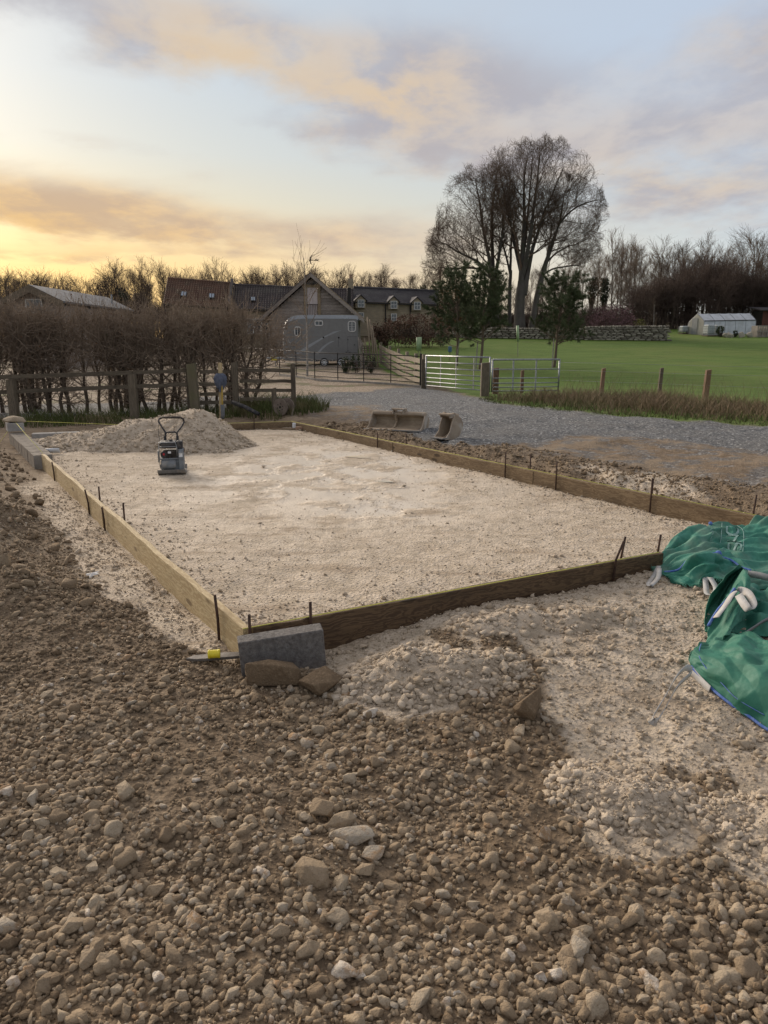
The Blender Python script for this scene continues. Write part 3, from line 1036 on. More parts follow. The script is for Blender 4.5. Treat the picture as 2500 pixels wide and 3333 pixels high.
    tag(o, 'pale crushed limestone chippings spread in and around the formwork', 'limestone', kind='stuff')


scatter_stones()

# ------------------------------------------------------------------ formwork boards, pins, string
def lerp(a, b, t): return a + (b - a) * t


def t_on(pa, pb, px):
    """parameter along the segment pa-pb whose image column is px"""
    lo, hi = 0.0, 1.0
    f = lambda t: float(project(np.array(lerp(pa, pb, t)))[0]) - px
    s0 = f(0.0)
    for _ in range(40):
        m = (lo + hi) / 2
        if (f(m) > 0) == (s0 > 0): lo = m
        else: hi = m
    return (lo + hi) / 2


def board(p, q, mat, label, h=0.21, th=0.042, out=0.0, name='formwork_board'):
    """one timber on edge between two top points, with a wavering top and worn ends"""
    d = q - p; L = d.length; R = rot_to(d)
    n = max(6, int(L / 0.25))
    rs = np.random.RandomState(int(abs(p.x * 1000 + q.y * 333)) % 99991)
    mb = MB(); rows = []
    for i in range(n + 1):
        x = -L / 2 + L * i / n
        e = rs.normal(0, 0.0025); w = rs.normal(0, 0.003)
        b = 0.004
        rows.append([Vector((x, -th / 2 + w, -h)), Vector((x, -th / 2 + w, -b + e)), Vector((x, -th / 2 + b + w, e)), Vector((x, th / 2 - b + w, e)), Vector((x, th / 2 + w, -b + e)), Vector((x, th / 2 + w, -h)), Vector((x, -th / 2 + w, -h))])
    mb.sheet(rows)
    k = len(rows[0])
    mb.f.append(tuple(range(k - 2, -1, -1))); mb.f.append(tuple(n * k + i for i in range(k - 1)))
    o = mb.build(name, mat, loc=(p + q) / 2, rot=R.to_euler())
    return tag(o, label, 'timber board', 'formwork boards round the limestone base')


CB = lerp(C, A, t_on(C, A, 140)); CJ = lerp(C, A, t_on(C, A, 340))
board(A + Vector((0, 0, 0)), CJ, M['pine_board'], 'long pale pine board on edge, nearest on the left of the base')
board(CJ + (C - A).normalized() * 0.006, CB, M['pine_board'], 'pale pine board on edge running up to the concrete block wall')
F1 = lerp(A, D, t_on(A, D, 1003))
dAD = (D - A).normalized(); dDB = (B - D).normalized()
board(A + dAD * 0.03, F1, M['wet_board'], 'short dark wet board behind the leaning concrete block')
board(F1 + dAD * 0.004, lerp(A, D, t_on(A, D, 2150)), M['wet_board'], 'long dark wet board across the front of the base')
R1 = lerp(D, B, t_on(D, B, 1740)); R2 = lerp(D, B, t_on(D, B, 1282)); R3 = lerp(D, B, t_on(D, B, 1034))
board(D + dDB * 0.03, R1, M['brown_board'], 'brown grained board on the right, running behind the green bags')
board(R1 + dDB * 0.005, R2, M['brown_board'], 'brown board on the right edge with a puddle beside it')
board(R2 + dDB * 0.005, R3, M['brown_board'], 'brown knotty board below the wide digger bucket')
board(R3 + dDB * 0.005, B, M['brown_board'], 'short brown board at the far right corner of the base')
BJ = lerp(B, C, 0.56)
board(B + (C - B).normalized() * 0.03, BJ, M['brown_board'], 'brown board across the far end, behind the heap')


def pin(px, top, bot_line, side, lean=0.0, i=0, lab=''):
    """steel pin hammered in beside a board: column px, top row in the picture"""
    pa, pb = bot_line
    t = t_on(pa, pb, px)
    p = lerp(pa, pb, t)
    d = (pb - pa).normalized(); n = Vector((d.y, -d.x, 0)) * side
    p = p + n * 0.036
    dp = depth_of(p)
    ztop = at(px, top, dp).z
    g = hz(p.x, p.y)
    o = MB().tube([(p.x - lean * 0.3, p.y, g - 0.12), (p.x, p.y, (g + ztop) / 2), (p.x + lean, p.y, ztop)], 0.0085, 8).build('steel_pin', M['rust'], smooth_shade=True)
    # origin at the foot
    for v in o.data.vertices: v.co -= Vector((p.x, p.y, g))
    o.location = (p.x, p.y, g)
    tag(o, lab, 'steel pin', 'rusty steel pins holding the boards')


pins = [(727, 1933, (A, C), -1, -0.01, 'tall rusty pin outside the left board, nearest the block'), (806, 1996, (A, D), 1, 0, 'rusty pin at the front corner, yellow string tied to it'),
        (1003, 1955, (A, D), 1, 0, 'rusty pin on the front board just above the concrete block'), (349, 1651, (A, C), -1, -0.01, 'rusty pin outside the left board where two pine boards join'),
        (297, 1592, (A, C), -1, -0.02, 'leaning rusty pin outside the left board, second from the block wall'), (183, 1503, (A, C), -1, -0.01, 'rusty pin outside the left board next to the block wall'),
        (391, 1634, (A, C), 1, 0, 'rusty pin inside the left board, nearer of the inner two'), (312, 1582, (A, C), 1, 0, 'rusty pin inside the left board, farther of the inner two'),
        (1992, 1757, (A, D), 1, 0.045, 'leaning rusty pin outside the front board by the green bag'), (2034, 1743, (A, D), -1, 0.02, 'rusty pin inside the front board, second from the green bag'),
        (2154, 1737, (A, D), -1, 0.012, 'rusty pin standing up beside the frayed end of the green bag'),
        (2127, 1556, (D, B), -1, 0, 'tall rusty pin inside the right board, foremost of the close pair'), (2115, 1556, (D, B), 1, 0, 'rusty pin behind the right board, rear one of the close pair'),
        (2444, 1607, (D, B), 1, 0.01, 'rusty pin behind the right board above the green bags'), (1818, 1501, (D, B), -1, 0, 'rusty pin inside the right board, midway along'),
        (1652, 1469, (D, B), -1, 0, 'rusty pin inside the right board, opposite the puddle'), (1718, 1476, (D, B), 1, 0, 'thin rusty pin in the bank behind the right board'),
        (1235, 1407, (D, B), -1, 0, 'rusty pin inside the right board below the wide digger bucket'), (1263, 1414, (D, B), 1, 0, 'short rusty pin behind the right board below the wide bucket'),
        (1315, 1412, (D, B), 1, 0, 'rusty pin behind the right board between the two digger buckets'), (826, 1348, (B, C), -1, 0, 'rusty pin on the far board right of the heap')]
for i, (px, top, line, side, lean, lab) in enumerate(pins): pin(px, top, line, side, lean, i, lab)

sl = MB()
up = Vector((0, 0, 0.006))
inn = Vector((dAD.y, -dAD.x, 0))
ring = [C + Vector((0.0, 0.0, 0.16)), lerp(C, A, 0.12) + Vector((0, 0, 0.09)), lerp(C, A, 0.30) + up]
sl.tube(ring, 0.003, 5)
sl.tube([A + up + inn * 0.012 + Vector((-0.02, -0.02, 0)), lerp(A, D, 0.35) + up + inn * 0.016, lerp(A, D, t_on(A, D, 2140)) + up + inn * 0.012], 0.003, 5)
sl.tube([D + up, lerp(D, B, 0.5) + up, B + up], 0.003, 5)
sl.tube([B + up, lerp(B, C, 0.55) + up * 2, C + Vector((0, 0, 0.17))], 0.003, 5)
sl.tube([C + Vector((0, 0, 0.16)), C + Vector((-0.16, -0.35, -0.2))], 0.003, 5)
o = sl.build('string_line', M['string'], smooth_shade=True)
tag(o, 'taut yellow builder\'s string along the tops of the boards', 'string line')

# ------------------------------------------------------------------ block walls at the far left corner
M['block_wall'] = pm('block_wall', (0.235, 0.205, 0.17), (0.15, 0.128, 0.105), 9, 0.92, bs=0.6, c3=(0.33, 0.28, 0.22), c3scale=6)
M['block_top'] = pm('block_light', (0.37, 0.355, 0.33), (0.28, 0.265, 0.245), 9, 0.92, bs=0.5)


def block_run(p, q, nblk, courses, w, label, zt, hb=0.215, mat=None):
    d = (q - p).normalized(); L = (q - p).length
    ang = math.atan2(d.y, d.x)
    t = thing('block_wall', label, 'wall', (p.x, p.y, 0), ang)
    mo = MB().box((L / 2, 0, zt - courses * hb / 2 - 0.006), (L - 0.012, w - 0.014, courses * hb - 0.012)).build('mortar', M['concrete'], t)
    rs = np.random.RandomState(nblk)
    for c in range(courses):
        for i in range(nblk):
            bl = L / nblk
            me = MB().box((0, 0, 0), (bl - 0.014, w, hb - 0.012)).build('block', mat or M['block_wall'], t, bevel=0.004)
            me.location = (bl * (i + 0.5), rs.normal(0, 0.003), zt - hb * (c + 0.5) + rs.normal(0, 0.002))
    return t


nl = Vector(((C - A).y, -(C - A).x, 0)).normalized()
block_run(C + Vector((0.02, -0.03, 0)), CB + (C - A).normalized() * 0.05, 9, 2, 0.24, 'low grey concrete block wall running back from the pine boards', 0.185)
bi = lerp(C, B, 0.05)
block_run(C + (B - C).normalized() * 0.30 + Vector((0, -0.14, 0)), lerp(C, B, 0.46) + Vector((0, -0.14, 0)), 5, 2, 0.20, 'low grey concrete footing wall behind the limestone heap', 0.165, mat=M['block_top'])
ob = MB().box((0, 0, 0), (0.30, 0.26, 0.14)).build('concrete_block', M['block_top'], bevel=0.006, loc=C + Vector((-0.02, 0.02, 0.07)), rot=(0, 0, math.atan2((A - C).y, (A - C).x)))
tag(ob, 'pale concrete corner block with a stone on top, string run from it', 'concrete block')


def rock_obj(name, loc, size, seed, tint, label, cat='rock', rot=(0, 0, 0), mat='stone', sub=3, ang=1.0, group=None):
    P, F = hull_rock(seed, 15, 0.05)
    P = P / np.abs(P).max(0) * np.array(size)
    o = npobj(name, P, F, M[mat], None, False, {'tint': np.full(len(P), tint)})
    o.location = loc; o.rotation_euler = rot
    return tag(o, label, cat, group)


rock_obj('rock', C + Vector((0.0, 0.02, 0.185)), (0.20, 0.13, 0.065), 11, 0.78, 'buff flat stone weighing down the string on the corner block', rot=(0, 0.1, 0.3))

# ------------------------------------------------------------------ leaning concrete block with its stones, slate, yellow spool
bp = (gp(800, 2180, 0.0) + gp(1040, 2172, 0.0)) / 2
M['dense_block'] = pm('dense_block', (0.21, 0.195, 0.18), (0.12, 0.11, 0.102), 38, 0.95, bs=1.0, bd=0.012, bscale=70, c3=(0.26, 0.245, 0.235), c3scale=45)
bl = MB().box((0, 0, 0), (0.44, 0.10, 0.215)).build('concrete_block', M['dense_block'], bevel=0.004)
bl.location = (bp.x + 0.0, bp.y - 0.005, 0.098); bl.rotation_euler = (math.radians(1), math.radians(-4), math.radians(14))
tag(bl, 'dark grey concrete block leaning against the front corner of the formwork', 'concrete block')
q = gp(895, 2212, 0.03); rock_obj('rock', (q.x, q.y, 0.045), (0.15, 0.07, 0.085), 29, 0.0, 'long brown rock propped against the face of the leaning block', rot=(0.1, 0.05, 0.12))
q = gp(1040, 2238, 0.02); rock_obj('rock', (q.x, q.y, 0.06), (0.115, 0.08, 0.095), 46, 0.0, 'angular dark brown rock at the right end of the leaning block', rot=(0.0, -0.15, 0.1))
q = gp(1735, 2310, 0.05); rock_obj('rock', (q.x, q.y, 0.075), (0.10, 0.075, 0.07), 31, 0.02, 'broad brown rock between the two pale limestone spills', rot=(0.1, 0, 0.2))
for k, (px, py, sz_, sd, tn, lb) in enumerate([(1150, 2735, (0.085, 0.045, 0.03), 51, 0.86, 'long flat grey slab among the stones at mid foreground'), (1215, 2785, (0.05, 0.04, 0.02), 52, 0.88, 'pale grey flat flake touching the long grey slab'),
                                           (1110, 2690, (0.06, 0.04, 0.03), 53, 0.6, 'flat brown slab lying behind the long grey slab'), (1050, 2640, (0.06, 0.045, 0.035), 54, 0.4, 'triangular brown stone behind the flat slabs'),
                                           (1020, 2860, (0.065, 0.05, 0.035), 55, 0.5, 'broad pale-topped stone in front of the flat slabs'), (1785, 3020, (0.045, 0.035, 0.03), 56, 0.6, 'rounded grey-brown stone with two flakes behind it'),
                                           (1840, 2960, (0.03, 0.02, 0.028), 57, 0.88, 'upright grey flake of stone standing on end'), (1880, 3120, (0.034, 0.03, 0.034), 58, 0.84, 'pale grey angular stone, lower right of centre'),
                                           (1772, 2735, (0.03, 0.022, 0.034), 59, 0.93, 'rusty orange elongated stone near the right-hand limestone heap'), (1535, 2465, (0.028, 0.022, 0.02), 60, 0.93, 'orange-brown stone alone on the dark soil'),
                                           (632, 3012, (0.034, 0.028, 0.024), 61, 0.92, 'orange-tinged stone in the lower left foreground'), (1860, 2560, (0.032, 0.028, 0.03), 62, 1.0, 'large white limestone lump at the left foot of the near heap'),
                                           (1755, 3205, (0.02, 0.012, 0.022), 63, 1.0, 'thin white shard standing up at the bottom'), (1490, 3255, (0.018, 0.010, 0.014), 64, 1.0, 'small white shard beside brown stones at the bottom edge'),
                                           (1485, 3105, (0.015, 0.013, 0.012), 66, 1.0, 'small white pebble left of three pale pebbles, bottom centre'), (940, 3225, (0.025, 0.022, 0.02), 67, 0.9, 'pale grey rounded stone at the bottom, left of centre'),
                                           (120, 2620, (0.05, 0.03, 0.025), 68, 0.85, 'flat buff stone near the left edge'), (405, 2605, (0.045, 0.035, 0.035), 69, 0.72, 'pyramid shaped buff stone on the left foreground')]):
    p = on(px, py)
    rock_obj('rock' if max(sz_) > 0.05 else 'stone', (p.x, p.y, hzd(p.x, p.y) + sz_[2] * 0.6), sz_, sd, tn, lb, 'stone', rot=(0.1 * (k % 3 - 1), 0.08 * (k % 4 - 1.5), 0.5 * k), sub=3 if max(sz_) > 0.03 else 2)

# slate and spool
M['slate'] = pm('wet_timber', (0.16, 0.14, 0.12), (0.10, 0.085, 0.07), 12, 0.6)
p = gp(700, 2150, 0.03)
MBs = MB()
outl = [(-0.16, -0.012), (-0.10, -0.03), (0.10, -0.028), (0.15, -0.02), (0.15, 0.022), (0.02, 0.032), (-0.12, 0.02)]
MBs.prism([(x, y, 0) for x, y in outl], (0, 0, 0.016))
o = MBs.build('timber_offcut', M['slate'], bevel=0.002, loc=(p.x + 0.01, p.y, 0.045), rot=(0.06, -0.05, 0.05))
tag(o, 'thin grey wood offcut on the soil left of the leaning block', 'offcut')
M['yellow'] = pm('yellow_plastic', (0.80, 0.66, 0.03), (0.70, 0.58, 0.04), 30, 0.4, bs=0.05, spec=0.5)
p = gp(698, 2146, 0.055)
sp_ = thing('string_spool', 'small yellow spool of string resting on the grey offcut', 'spool', (p.x, p.y + 0.0, 0.062), 0.15)
sp_.scale = (1.2, 1.2, 1.25)
ry = Matrix.Rotation(math.radians(90), 3, 'Y')
MB().lathe([(0.017, -0.026), (0.019, -0.024), (0.019, -0.018), (0.0175, -0.016), (0.0175, 0.016), (0.019, 0.018), (0.019, 0.024), (0.017, 0.026)], 20, (0, 0, 0.019), ry).build('wound_string', M['yellow'], sp_, smooth_shade=False)
MB().lathe([(0.006, -0.0272), (0.009, -0.0275), (0.009, -0.0262), (0.006, -0.026)], 12, (0, 0, 0.019), ry).build('core', pm('spool_core', (0.6, 0.5, 0.05), None, 20, 0.5), sp_)

# scrap of white paper and the cut length of pipe
M['white_plastic'] = pm('white_plastic', (0.72, 0.74, 0.76), (0.62, 0.64, 0.66), 12, 0.45, bs=0.05, c3=(0.42, 0.38, 0.32), c3scale=9, c3amt=0.6)
p = on(300, 1880)
pts = [(-0.08, 0.0), (-0.02, -0.01), (0.0, -0.05), (0.02, -0.012), (0.055, 0.0), (0.03, 0.02), (0.035, 0.06), (0.0, 0.03), (-0.04, 0.025)]
mb = MB(); mb.add([(x, y, 0.008 + 0.012 * math.sin(9 * x + 20 * y)) for x, y in pts] + [(0, 0, 0.022)], [(i, (i + 1) % 9, 9) for i in range(9)])
o = mb.build('paper_scrap', pm('torn_paper', (0.8, 0.78, 0.74), None, 20, 0.8), loc=(p.x, p.y, hzd(p.x, p.y) + 0.01))
sm = o.modifiers.new('thickness', 'SOLIDIFY'); sm.thickness = 0.002
tag(o, 'torn scrap of white paper on the soil left of the pine board', 'paper')
p = on(163, 1478)
mb = MB()
n = 20; Lp = 0.19; ro, ri = 0.036, 0.032
ringo = []
for (xx, cut) in ((0, 1), (Lp, 0)):
    for r_ in (ro, ri):
        ringo.append([Vector((xx - (cut * 0.055 * math.sin(2 * math.pi * k / n)), r_ * math.cos(2 * math.pi * k / n), r_ * math.sin(2 * math.pi * k / n) + ro)) for k in range(n)])
o0, i0, o1, i1 = ringo
mb.v = [tuple(q) for rr_ in ringo for q in rr_]
for k in range(n):
    j = (k + 1) % n
    mb.f += [(k, j, 2 * n + j, 2 * n + k), (n + j, n + k, 3 * n + k, 3 * n + j), (k, n + k, n + j, j), (2 * n + k, 2 * n + j, 3 * n + j, 3 * n + k)]
o = mb.build('plastic_pipe', M['white_plastic'], loc=(p.x - 0.06, p.y, hzd(p.x, p.y) + 0.02), rot=(0, 0, 0.25), smooth_shade=True)
tag(o, 'short offcut of white plastic pipe with a slanted end', 'pipe')

# puddles
M['water'], N_, b_ = new_mat('puddle_water')
b_.inputs['Base Color'].default_value = (0.42, 0.33, 0.22, 1); b_.inputs['Roughness'].default_value = 0.04; b_.inputs['Specular IOR Level'].default_value = 0.6


def puddle(px, py, rx, ry_, seed):
    p = gp(px, py, 0.06)
    n = 40; vs = []
    rs = np.random.RandomState(seed); ph = rs.uniform(0, 6, 4)
    for k in range(n):
        a = 2 * math.pi * k / n
        r = 1 + 0.22 * math.sin(2 * a + ph[0]) + 0.14 * math.sin(3 * a + ph[1]) + 0.08 * math.sin(7 * a + ph[2])
        vs.append((rx * r * math.cos(a), ry_ * r * math.sin(a), 0))
    z = float(np.max(height(p.x + np.array([v[0] for v in vs]) * 0.6, p.y + np.array([v[1] for v in vs]) * 0.6))) + 0.002
    o = MB().add(vs + [(0, 0, 0)], [(k, (k + 1) % n, n) for k in range(n)]).build('puddle', M['water'], loc=(p.x, p.y, z))
    tag(o, kind='structure')


puddle(1168, 1490, 0.15, 0.12, 1)
puddle(1255, 1568, 0.09, 0.05, 3)


# ------------------------------------------------------------------ limestone heaps
def heap(cx, cy, lobes, h0, nst, smin, label, seed, name='limestone_heap', mud=0.0):
    """lobes: (dx, dy, radius_x, radius_y, height, turn); the pile is built on the ground with lumps over it"""
    rs = np.random.RandomState(seed)
    R = max(max(abs(l[0]) + l[2], abs(l[1]) + l[3]) for l in lobes) * 1.05
    zb = hz(cx, cy)

    def hh(x, y):
        z = np.full(x.shape, -1.0)
        for dx, dy, rx, ry_, h, tr in lobes:
            c, s = math.cos(tr), math.sin(tr)
            u = ((x - dx) * c + (y - dy) * s) / rx; v = (-(x - dx) * s + (y - dy) * c) / ry_
            d = np.sqrt(u * u + v * v)
            d = d + 0.26 * fbm(x * 2.2 / h0, y * 2.2 / h0, seed, 3) + 0.10 * fbm(x * 7 / h0, y * 7 / h0, seed + 3, 2)
            k = h * (1.08 - np.sqrt(d * d + 0.09)) / 0.78
            z = np.maximum(z, k) + 0.12 * h * np.exp(-((z - k) / (0.2 * h)) ** 2)
        return z
    n = 110
    g = np.linspace(-R, R, n)
    X, Y = np.meshgrid(g, g)
    Z = hh(X, Y) + 0.02 * h0 * fbm(X * 12 / h0, Y * 12 / h0, seed + 7, 3)
    gz = height(X + cx, Y + cy) - zb
    ok = Z > -0.03
    V = np.stack([X, Y, np.where(ok, Z + gz, gz - 0.03)], -1).reshape(-1, 3)
    i, j = np.meshgrid(np.arange(n - 1), np.arange(n - 1), indexing='ij')
    F = np.stack([i * n + j, i * n + j + 1, (i + 1) * n + j + 1, (i + 1) * n + j], -1).reshape(-1, 4)
    okf = ok.reshape(-1)[F].any(1)
    F = F[okf]
    u, inv = np.unique(F, return_inverse=True)
    t = thing(name, label, 'heap', (cx, cy, zb))
    npobj('heap_body', V[u], inv.reshape(F.shape), M['heap'], t, True)
    # lumps, bigger towards the foot
    x = rs.uniform(-R, R, nst * 3); y = rs.uniform(-R, R, nst * 3)
    z = hh(x, y)
    kp = np.where(z > -0.015)[0][:nst]
    x, y, z = x[kp], y[kp], z[kp]
    foot = 1 - np.clip(z / (0.6 * max(l[4] for l in lobes)), 0, 1)
    s = np.exp(rs.normal(math.log(smin), 0.5, len(x))) * (0.75 + 1.9 * foot ** 1.5 * rs.rand(len(x)))
    s = np.minimum(s, 3.2 * smin)
    gz = height(x + cx, y + cy) - zb
    pos = np.stack([x, y, z + gz], -1)
    order = np.argsort(-s)
    lab = order[:8]
    rest = order[8:]
    V, F, T = merge_rocks(pos[rest], s[rest], seed, LUMP, np.clip(rs.normal(0.55, 0.2, len(rest)), 0, 1), 0.3)
    lump = npobj('lumps', V, F, M['lime'], t, False, {'tint': T}); lump['kind'] = 'stuff'
    for q in lab:
        P, F = ROCK3[q % len(ROCK3)]
        o = npobj('lump', P * s[q], F, M['lime'], t, False, {'tint': np.full(len(P), 0.6)})
        o.location = tuple(pos[q] + np.array([0, 0, s[q] * 0.25])); o.rotation_euler = (rs.normal(0, .4), rs.normal(0, .4), rs.uniform(0, 6))
    return t


M['heap'] = pm('crushed_limestone', (0.62, 0.52, 0.40), (0.48, 0.39, 0.29), 14, 0.95, bs=1.0, bd=0.02, bscale=45, c3=(0.30, 0.235, 0.16), c3scale=4, c3amt=0.5)
hc = gp(600, 1452, 0.1)
heap(hc.x, hc.y + 0.35, [(0.02, 0.15, 0.88, 1.05, 0.54, 0), (-0.75, 0.05, 1.15, 0.85, 0.40, 0.2), (-1.55, -0.05, 1.0, 0.75, 0.20, 0.1), (0.35, -0.1, 0.65, 0.8, 0.26, 0)], 1.0, 8000, 0.0125, 'big pale heap of crushed limestone behind the plate compactor', 5)
p = on(1330, 2200)
heap(p.x, p.y + 0.02, [(-0.02, 0.0, 0.27, 0.24, 0.125, 0), (0.22, -0.03, 0.27, 0.20, 0.085, 0.2), (-0.15, -0.04, 0.22, 0.2, 0.07, 0), (0.36, 0.02, 0.24, 0.14, 0.05, 0.3), (0.10, -0.14, 0.20, 0.12, 0.05, 0)], 0.35, 1700, 0.0105, 'pale limestone spill in front of the dark board', 6)
p = on(2065, 2600)
heap(p.x, p.y, [(0, 0.0, 0.20, 0.18, 0.09, 0), (-0.09, 0.08, 0.22, 0.16, 0.06, 0.3), (0.10, 0.02, 0.16, 0.13, 0.05, 0), (-0.12, -0.02, 0.12, 0.14, 0.04, 0)], 0.3, 1300, 0.0082, 'small round limestone spill in the right foreground', 7)
p = on(2490, 2690)
heap(p.x + 0.02, p.y, [(0, 0, 0.20, 0.18, 0.08, 0), (-0.10, 0.06, 0.15, 0.12, 0.05, 0)], 0.3, 800, 0.0082, 'limestone spill cut by the right edge of the picture', 8)
p = on(1690, 2030)
heap(p.x, p.y, [(0, 0, 0.36, 0.16, 0.07, 0.25), (0.35, 0.07, 0.35, 0.14, 0.06, 0.3), (-0.2, -0.1, 0.22, 0.12, 0.05, 0)], 0.4, 900, 0.011, 'low ridge of pale limestone below the front board', 9)

# ------------------------------------------------------------------ plate compactor
M['black_plastic'] = pm('black_plastic', (0.028, 0.028, 0.032), (0.045, 0.044, 0.046), 10, 0.55, c3=(0.16, 0.14, 0.12), c3scale=8, c3amt=0.5)
M['dusty_grey'] = pm('dusty_grey_paint', (0.22, 0.24, 0.255), (0.15, 0.16, 0.17), 12, 0.55, 0.2, c3=(0.33, 0.29, 0.24), c3scale=9)
M['dusty_steel'] = pm('dusty_steel', (0.25, 0.24, 0.225), (0.15, 0.145, 0.14), 14, 0.6, 0.4, c3=(0.36, 0.31, 0.25), c3scale=9)
M['red'] = pm('red_plastic', (0.45, 0.03, 0.04), None, 20, 0.4)
M['engine'] = pm('dirty_engine', (0.07, 0.06, 0.052), (0.035, 0.03, 0.028), 20, 0.6, 0.3, c3=(0.2, 0.17, 0.13), c3scale=14)


def compactor():
    p = on(560, 1546)
    z0 = hzd(p.x, p.y) + 0.008
    # local frame: +X right, -Y towards the viewer
    t = thing('plate_compactor', 'grey and black petrol plate compactor standing in front of the heap', 'compactor', (p.x, p.y, z0), math.radians(12))
    t.scale = (0.85, 0.85, 0.90)
    K = 0.39 / 0.40
    # base plate: dished, front lip turned up
    prof = [(-0.05, 0.075), (-0.035, 0.028), (0.02, 0.0), (0.43, 0.0), (0.49, 0.03), (0.50, 0.075), (0.475, 0.075), (0.42, 0.022), (0.03, 0.022), (-0.015, 0.05), (-0.03, 0.075)]
    MB().prism([(-0.20, y, z) for y, z in prof], (0.40, 0, 0)).build('base_plate', M['dusty_steel'], t, bevel=0.002)
    MB().box((-0.003, 0.22, 0.12), (0.30, 0.34, 0.16)).build('exciter_housing', M['dusty_grey'], t, bevel=0.012)
    e = MB().lathe([(0.06, -0.10), (0.066, -0.095), (0.066, 0.095), (0.06, 0.10)], 20, (-0.035, 0.035, 0.135), ry).build('exciter', M['dusty_grey'], t)
    # front guard frame
    MB().tube([(-0.115, 0.0, 0.03), (-0.115, -0.01, 0.17)], 0.008, 8).tube([(0.05, 0.0, 0.03), (0.05, -0.01, 0.17)], 0.008, 8).tube([(-0.115, -0.006, 0.10), (0.05, -0.006, 0.10)], 0.007, 8).build('front_guard', M['galv'], t, smooth_shade=True)
    # engine on its deck
    MB().box((0.0, 0.2, 0.215), (0.33, 0.32, 0.02)).build('engine_deck', M['dusty_grey'], t, bevel=0.003)
    eng = MB().box((-0.015, 0.20, 0.275), (0.22, 0.22, 0.10)).build('engine', M['engine'], t, bevel=0.01)
    for k in range(5): MB().box((-0.01, 0.075, 0.235 + 0.018 * k), (0.16, 0.03, 0.007)).build('cooling_fin', M['engine'], eng)
    MB().lathe([(0.05, 0), (0.05, 0.03), (0.02, 0.035)], 18, (-0.10, 0.075, 0.275), Matrix.Rotation(math.radians(90), 3, 'X')).build('recoil_starter', M['black_plastic'], eng)
    MB().lathe([(0.016, 0), (0.016, 0.012)], 12, (-0.10, 0.035, 0.285), Matrix.Rotation(math.radians(90), 3, 'X')).build('switch', M['red'], eng)
    MB().box((-0.02, 0.055, 0.305), (0.045, 0.02, 0.028)).build('label_plate', M['white_plastic'], eng)
    MB().tube([(-0.03, 0.05, 0.2), (-0.05, 0.04, 0.25), (-0.06, 0.06, 0.31)], 0.005, 6).build('fuel_hose', M['black_plastic'], eng)
    # belt guard on the right
    gd = [(0.02, 0.045), (0.30, 0.045), (0.32, 0.10), (0.30, 0.31), (0.22, 0.345), (0.08, 0.345), (0.02, 0.28)]
    MB().prism([(0.105, y, z) for y, z in gd], (0.075, 0, 0)).build('belt_guard', M['dusty_grey'], t, bevel=0.008)
    MB().box((0.142, 0.014, 0.27), (0.05, 0.006, 0.055)).build('warning_label', M['white_plastic'], t)
    # tank and air box
    tk = MB().prism([(-0.155, y, z) for y, z in [(0.07, 0.36), (0.30, 0.36), (0.31, 0.44), (0.26, 0.455), (0.09, 0.448), (0.065, 0.43)]], (0.235, 0, 0)).build('fuel_tank', M['black_plastic'], t, bevel=0.01)
    MB().lathe([(0.025, 0), (0.025, 0.018), (0.01, 0.022)], 14, (0.0, 0.19, 0.452)).build('filler_cap', M['black_plastic'], tk)
    MB().box((0.125, 0.2, 0.395), (0.085, 0.2, 0.11)).build('air_filter', M['black_plastic'], t, bevel=0.012)
    MB().lathe([(0.03, -0.09), (0.036, -0.085), (0.036, 0.085), (0.03, 0.09)], 14, (0.155, 0.22, 0.31), Matrix.Rotation(math.radians(90), 3, 'X')).build('exhaust', M['rust'], t)
    # roll cage
    c = MB()
    for x in (-0.165,):
        c.tube([(x, 0.04, 0.10), (x, 0.04, 0.36), (x, 0.06, 0.445), (0.075, 0.06, 0.445), (0.09, 0.05, 0.36), (0.085, 0.05, 0.2)], 0.0065, 8)
        c.tube([(x, 0.05, 0.385), (0.085, 0.05, 0.385)], 0.005, 8)
        for k in range(5): c.tube([(x - 0.02, 0.05 + 0.05 * k, 0.17), (x - 0.02, 0.05 + 0.05 * k, 0.32)], 0.004, 6)
        for zz in (0.17, 0.22, 0.27, 0.32): c.tube([(x - 0.02, 0.05, zz), (x - 0.02, 0.25, zz)], 0.004, 6)
    c.build('roll_cage', M['galv'], t, smooth_shade=True)
    # handle
    yb = 0.33
    hl = [(-0.085, yb, 0.42), (-0.085, yb + 0.03, 0.56), (-0.135, yb + 0.08, 0.63), (-0.175, yb + 0.11, 0.695), (-0.172, yb + 0.13, 0.735), (-0.13, yb + 0.14, 0.757), (0.0, yb + 0.14, 0.757), (0.14, yb + 0.14, 0.752), (0.185, yb + 0.135, 0.73), (0.195, yb + 0.12, 0.69), (0.16, yb + 0.09, 0.63), (0.088, yb + 0.03, 0.55), (0.085, yb, 0.42)]
    MB().tube(hl, 0.013, 10).build('handle', M['black_plastic'], t, smooth_shade=True)
    MB().tube([(-0.155, yb + 0.135, 0.745), (-0.12, yb + 0.14, 0.757), (0.14, yb + 0.14, 0.752), (0.182, yb + 0.135, 0.732), (0.19, yb + 0.125, 0.70)], 0.0165, 10).build('grip', M['engine'], t, smooth_shade=True)
    MB().tube([(-0.08, yb + 0.02, 0.535), (-0.06, yb + 0.02, 0.557), (0.06, yb + 0.02, 0.557), (0.08, yb + 0.02, 0.535)], 0.012, 8).build('cross_bar', M['black_plastic'], t, smooth_shade=True)
    for x in (-0.09, 0.09): MB().lathe([(0.02, -0.03), (0.02, 0.03)], 10, (x, yb + 0.005, 0.475)).build('handle_mount', M['black_plastic'], t)
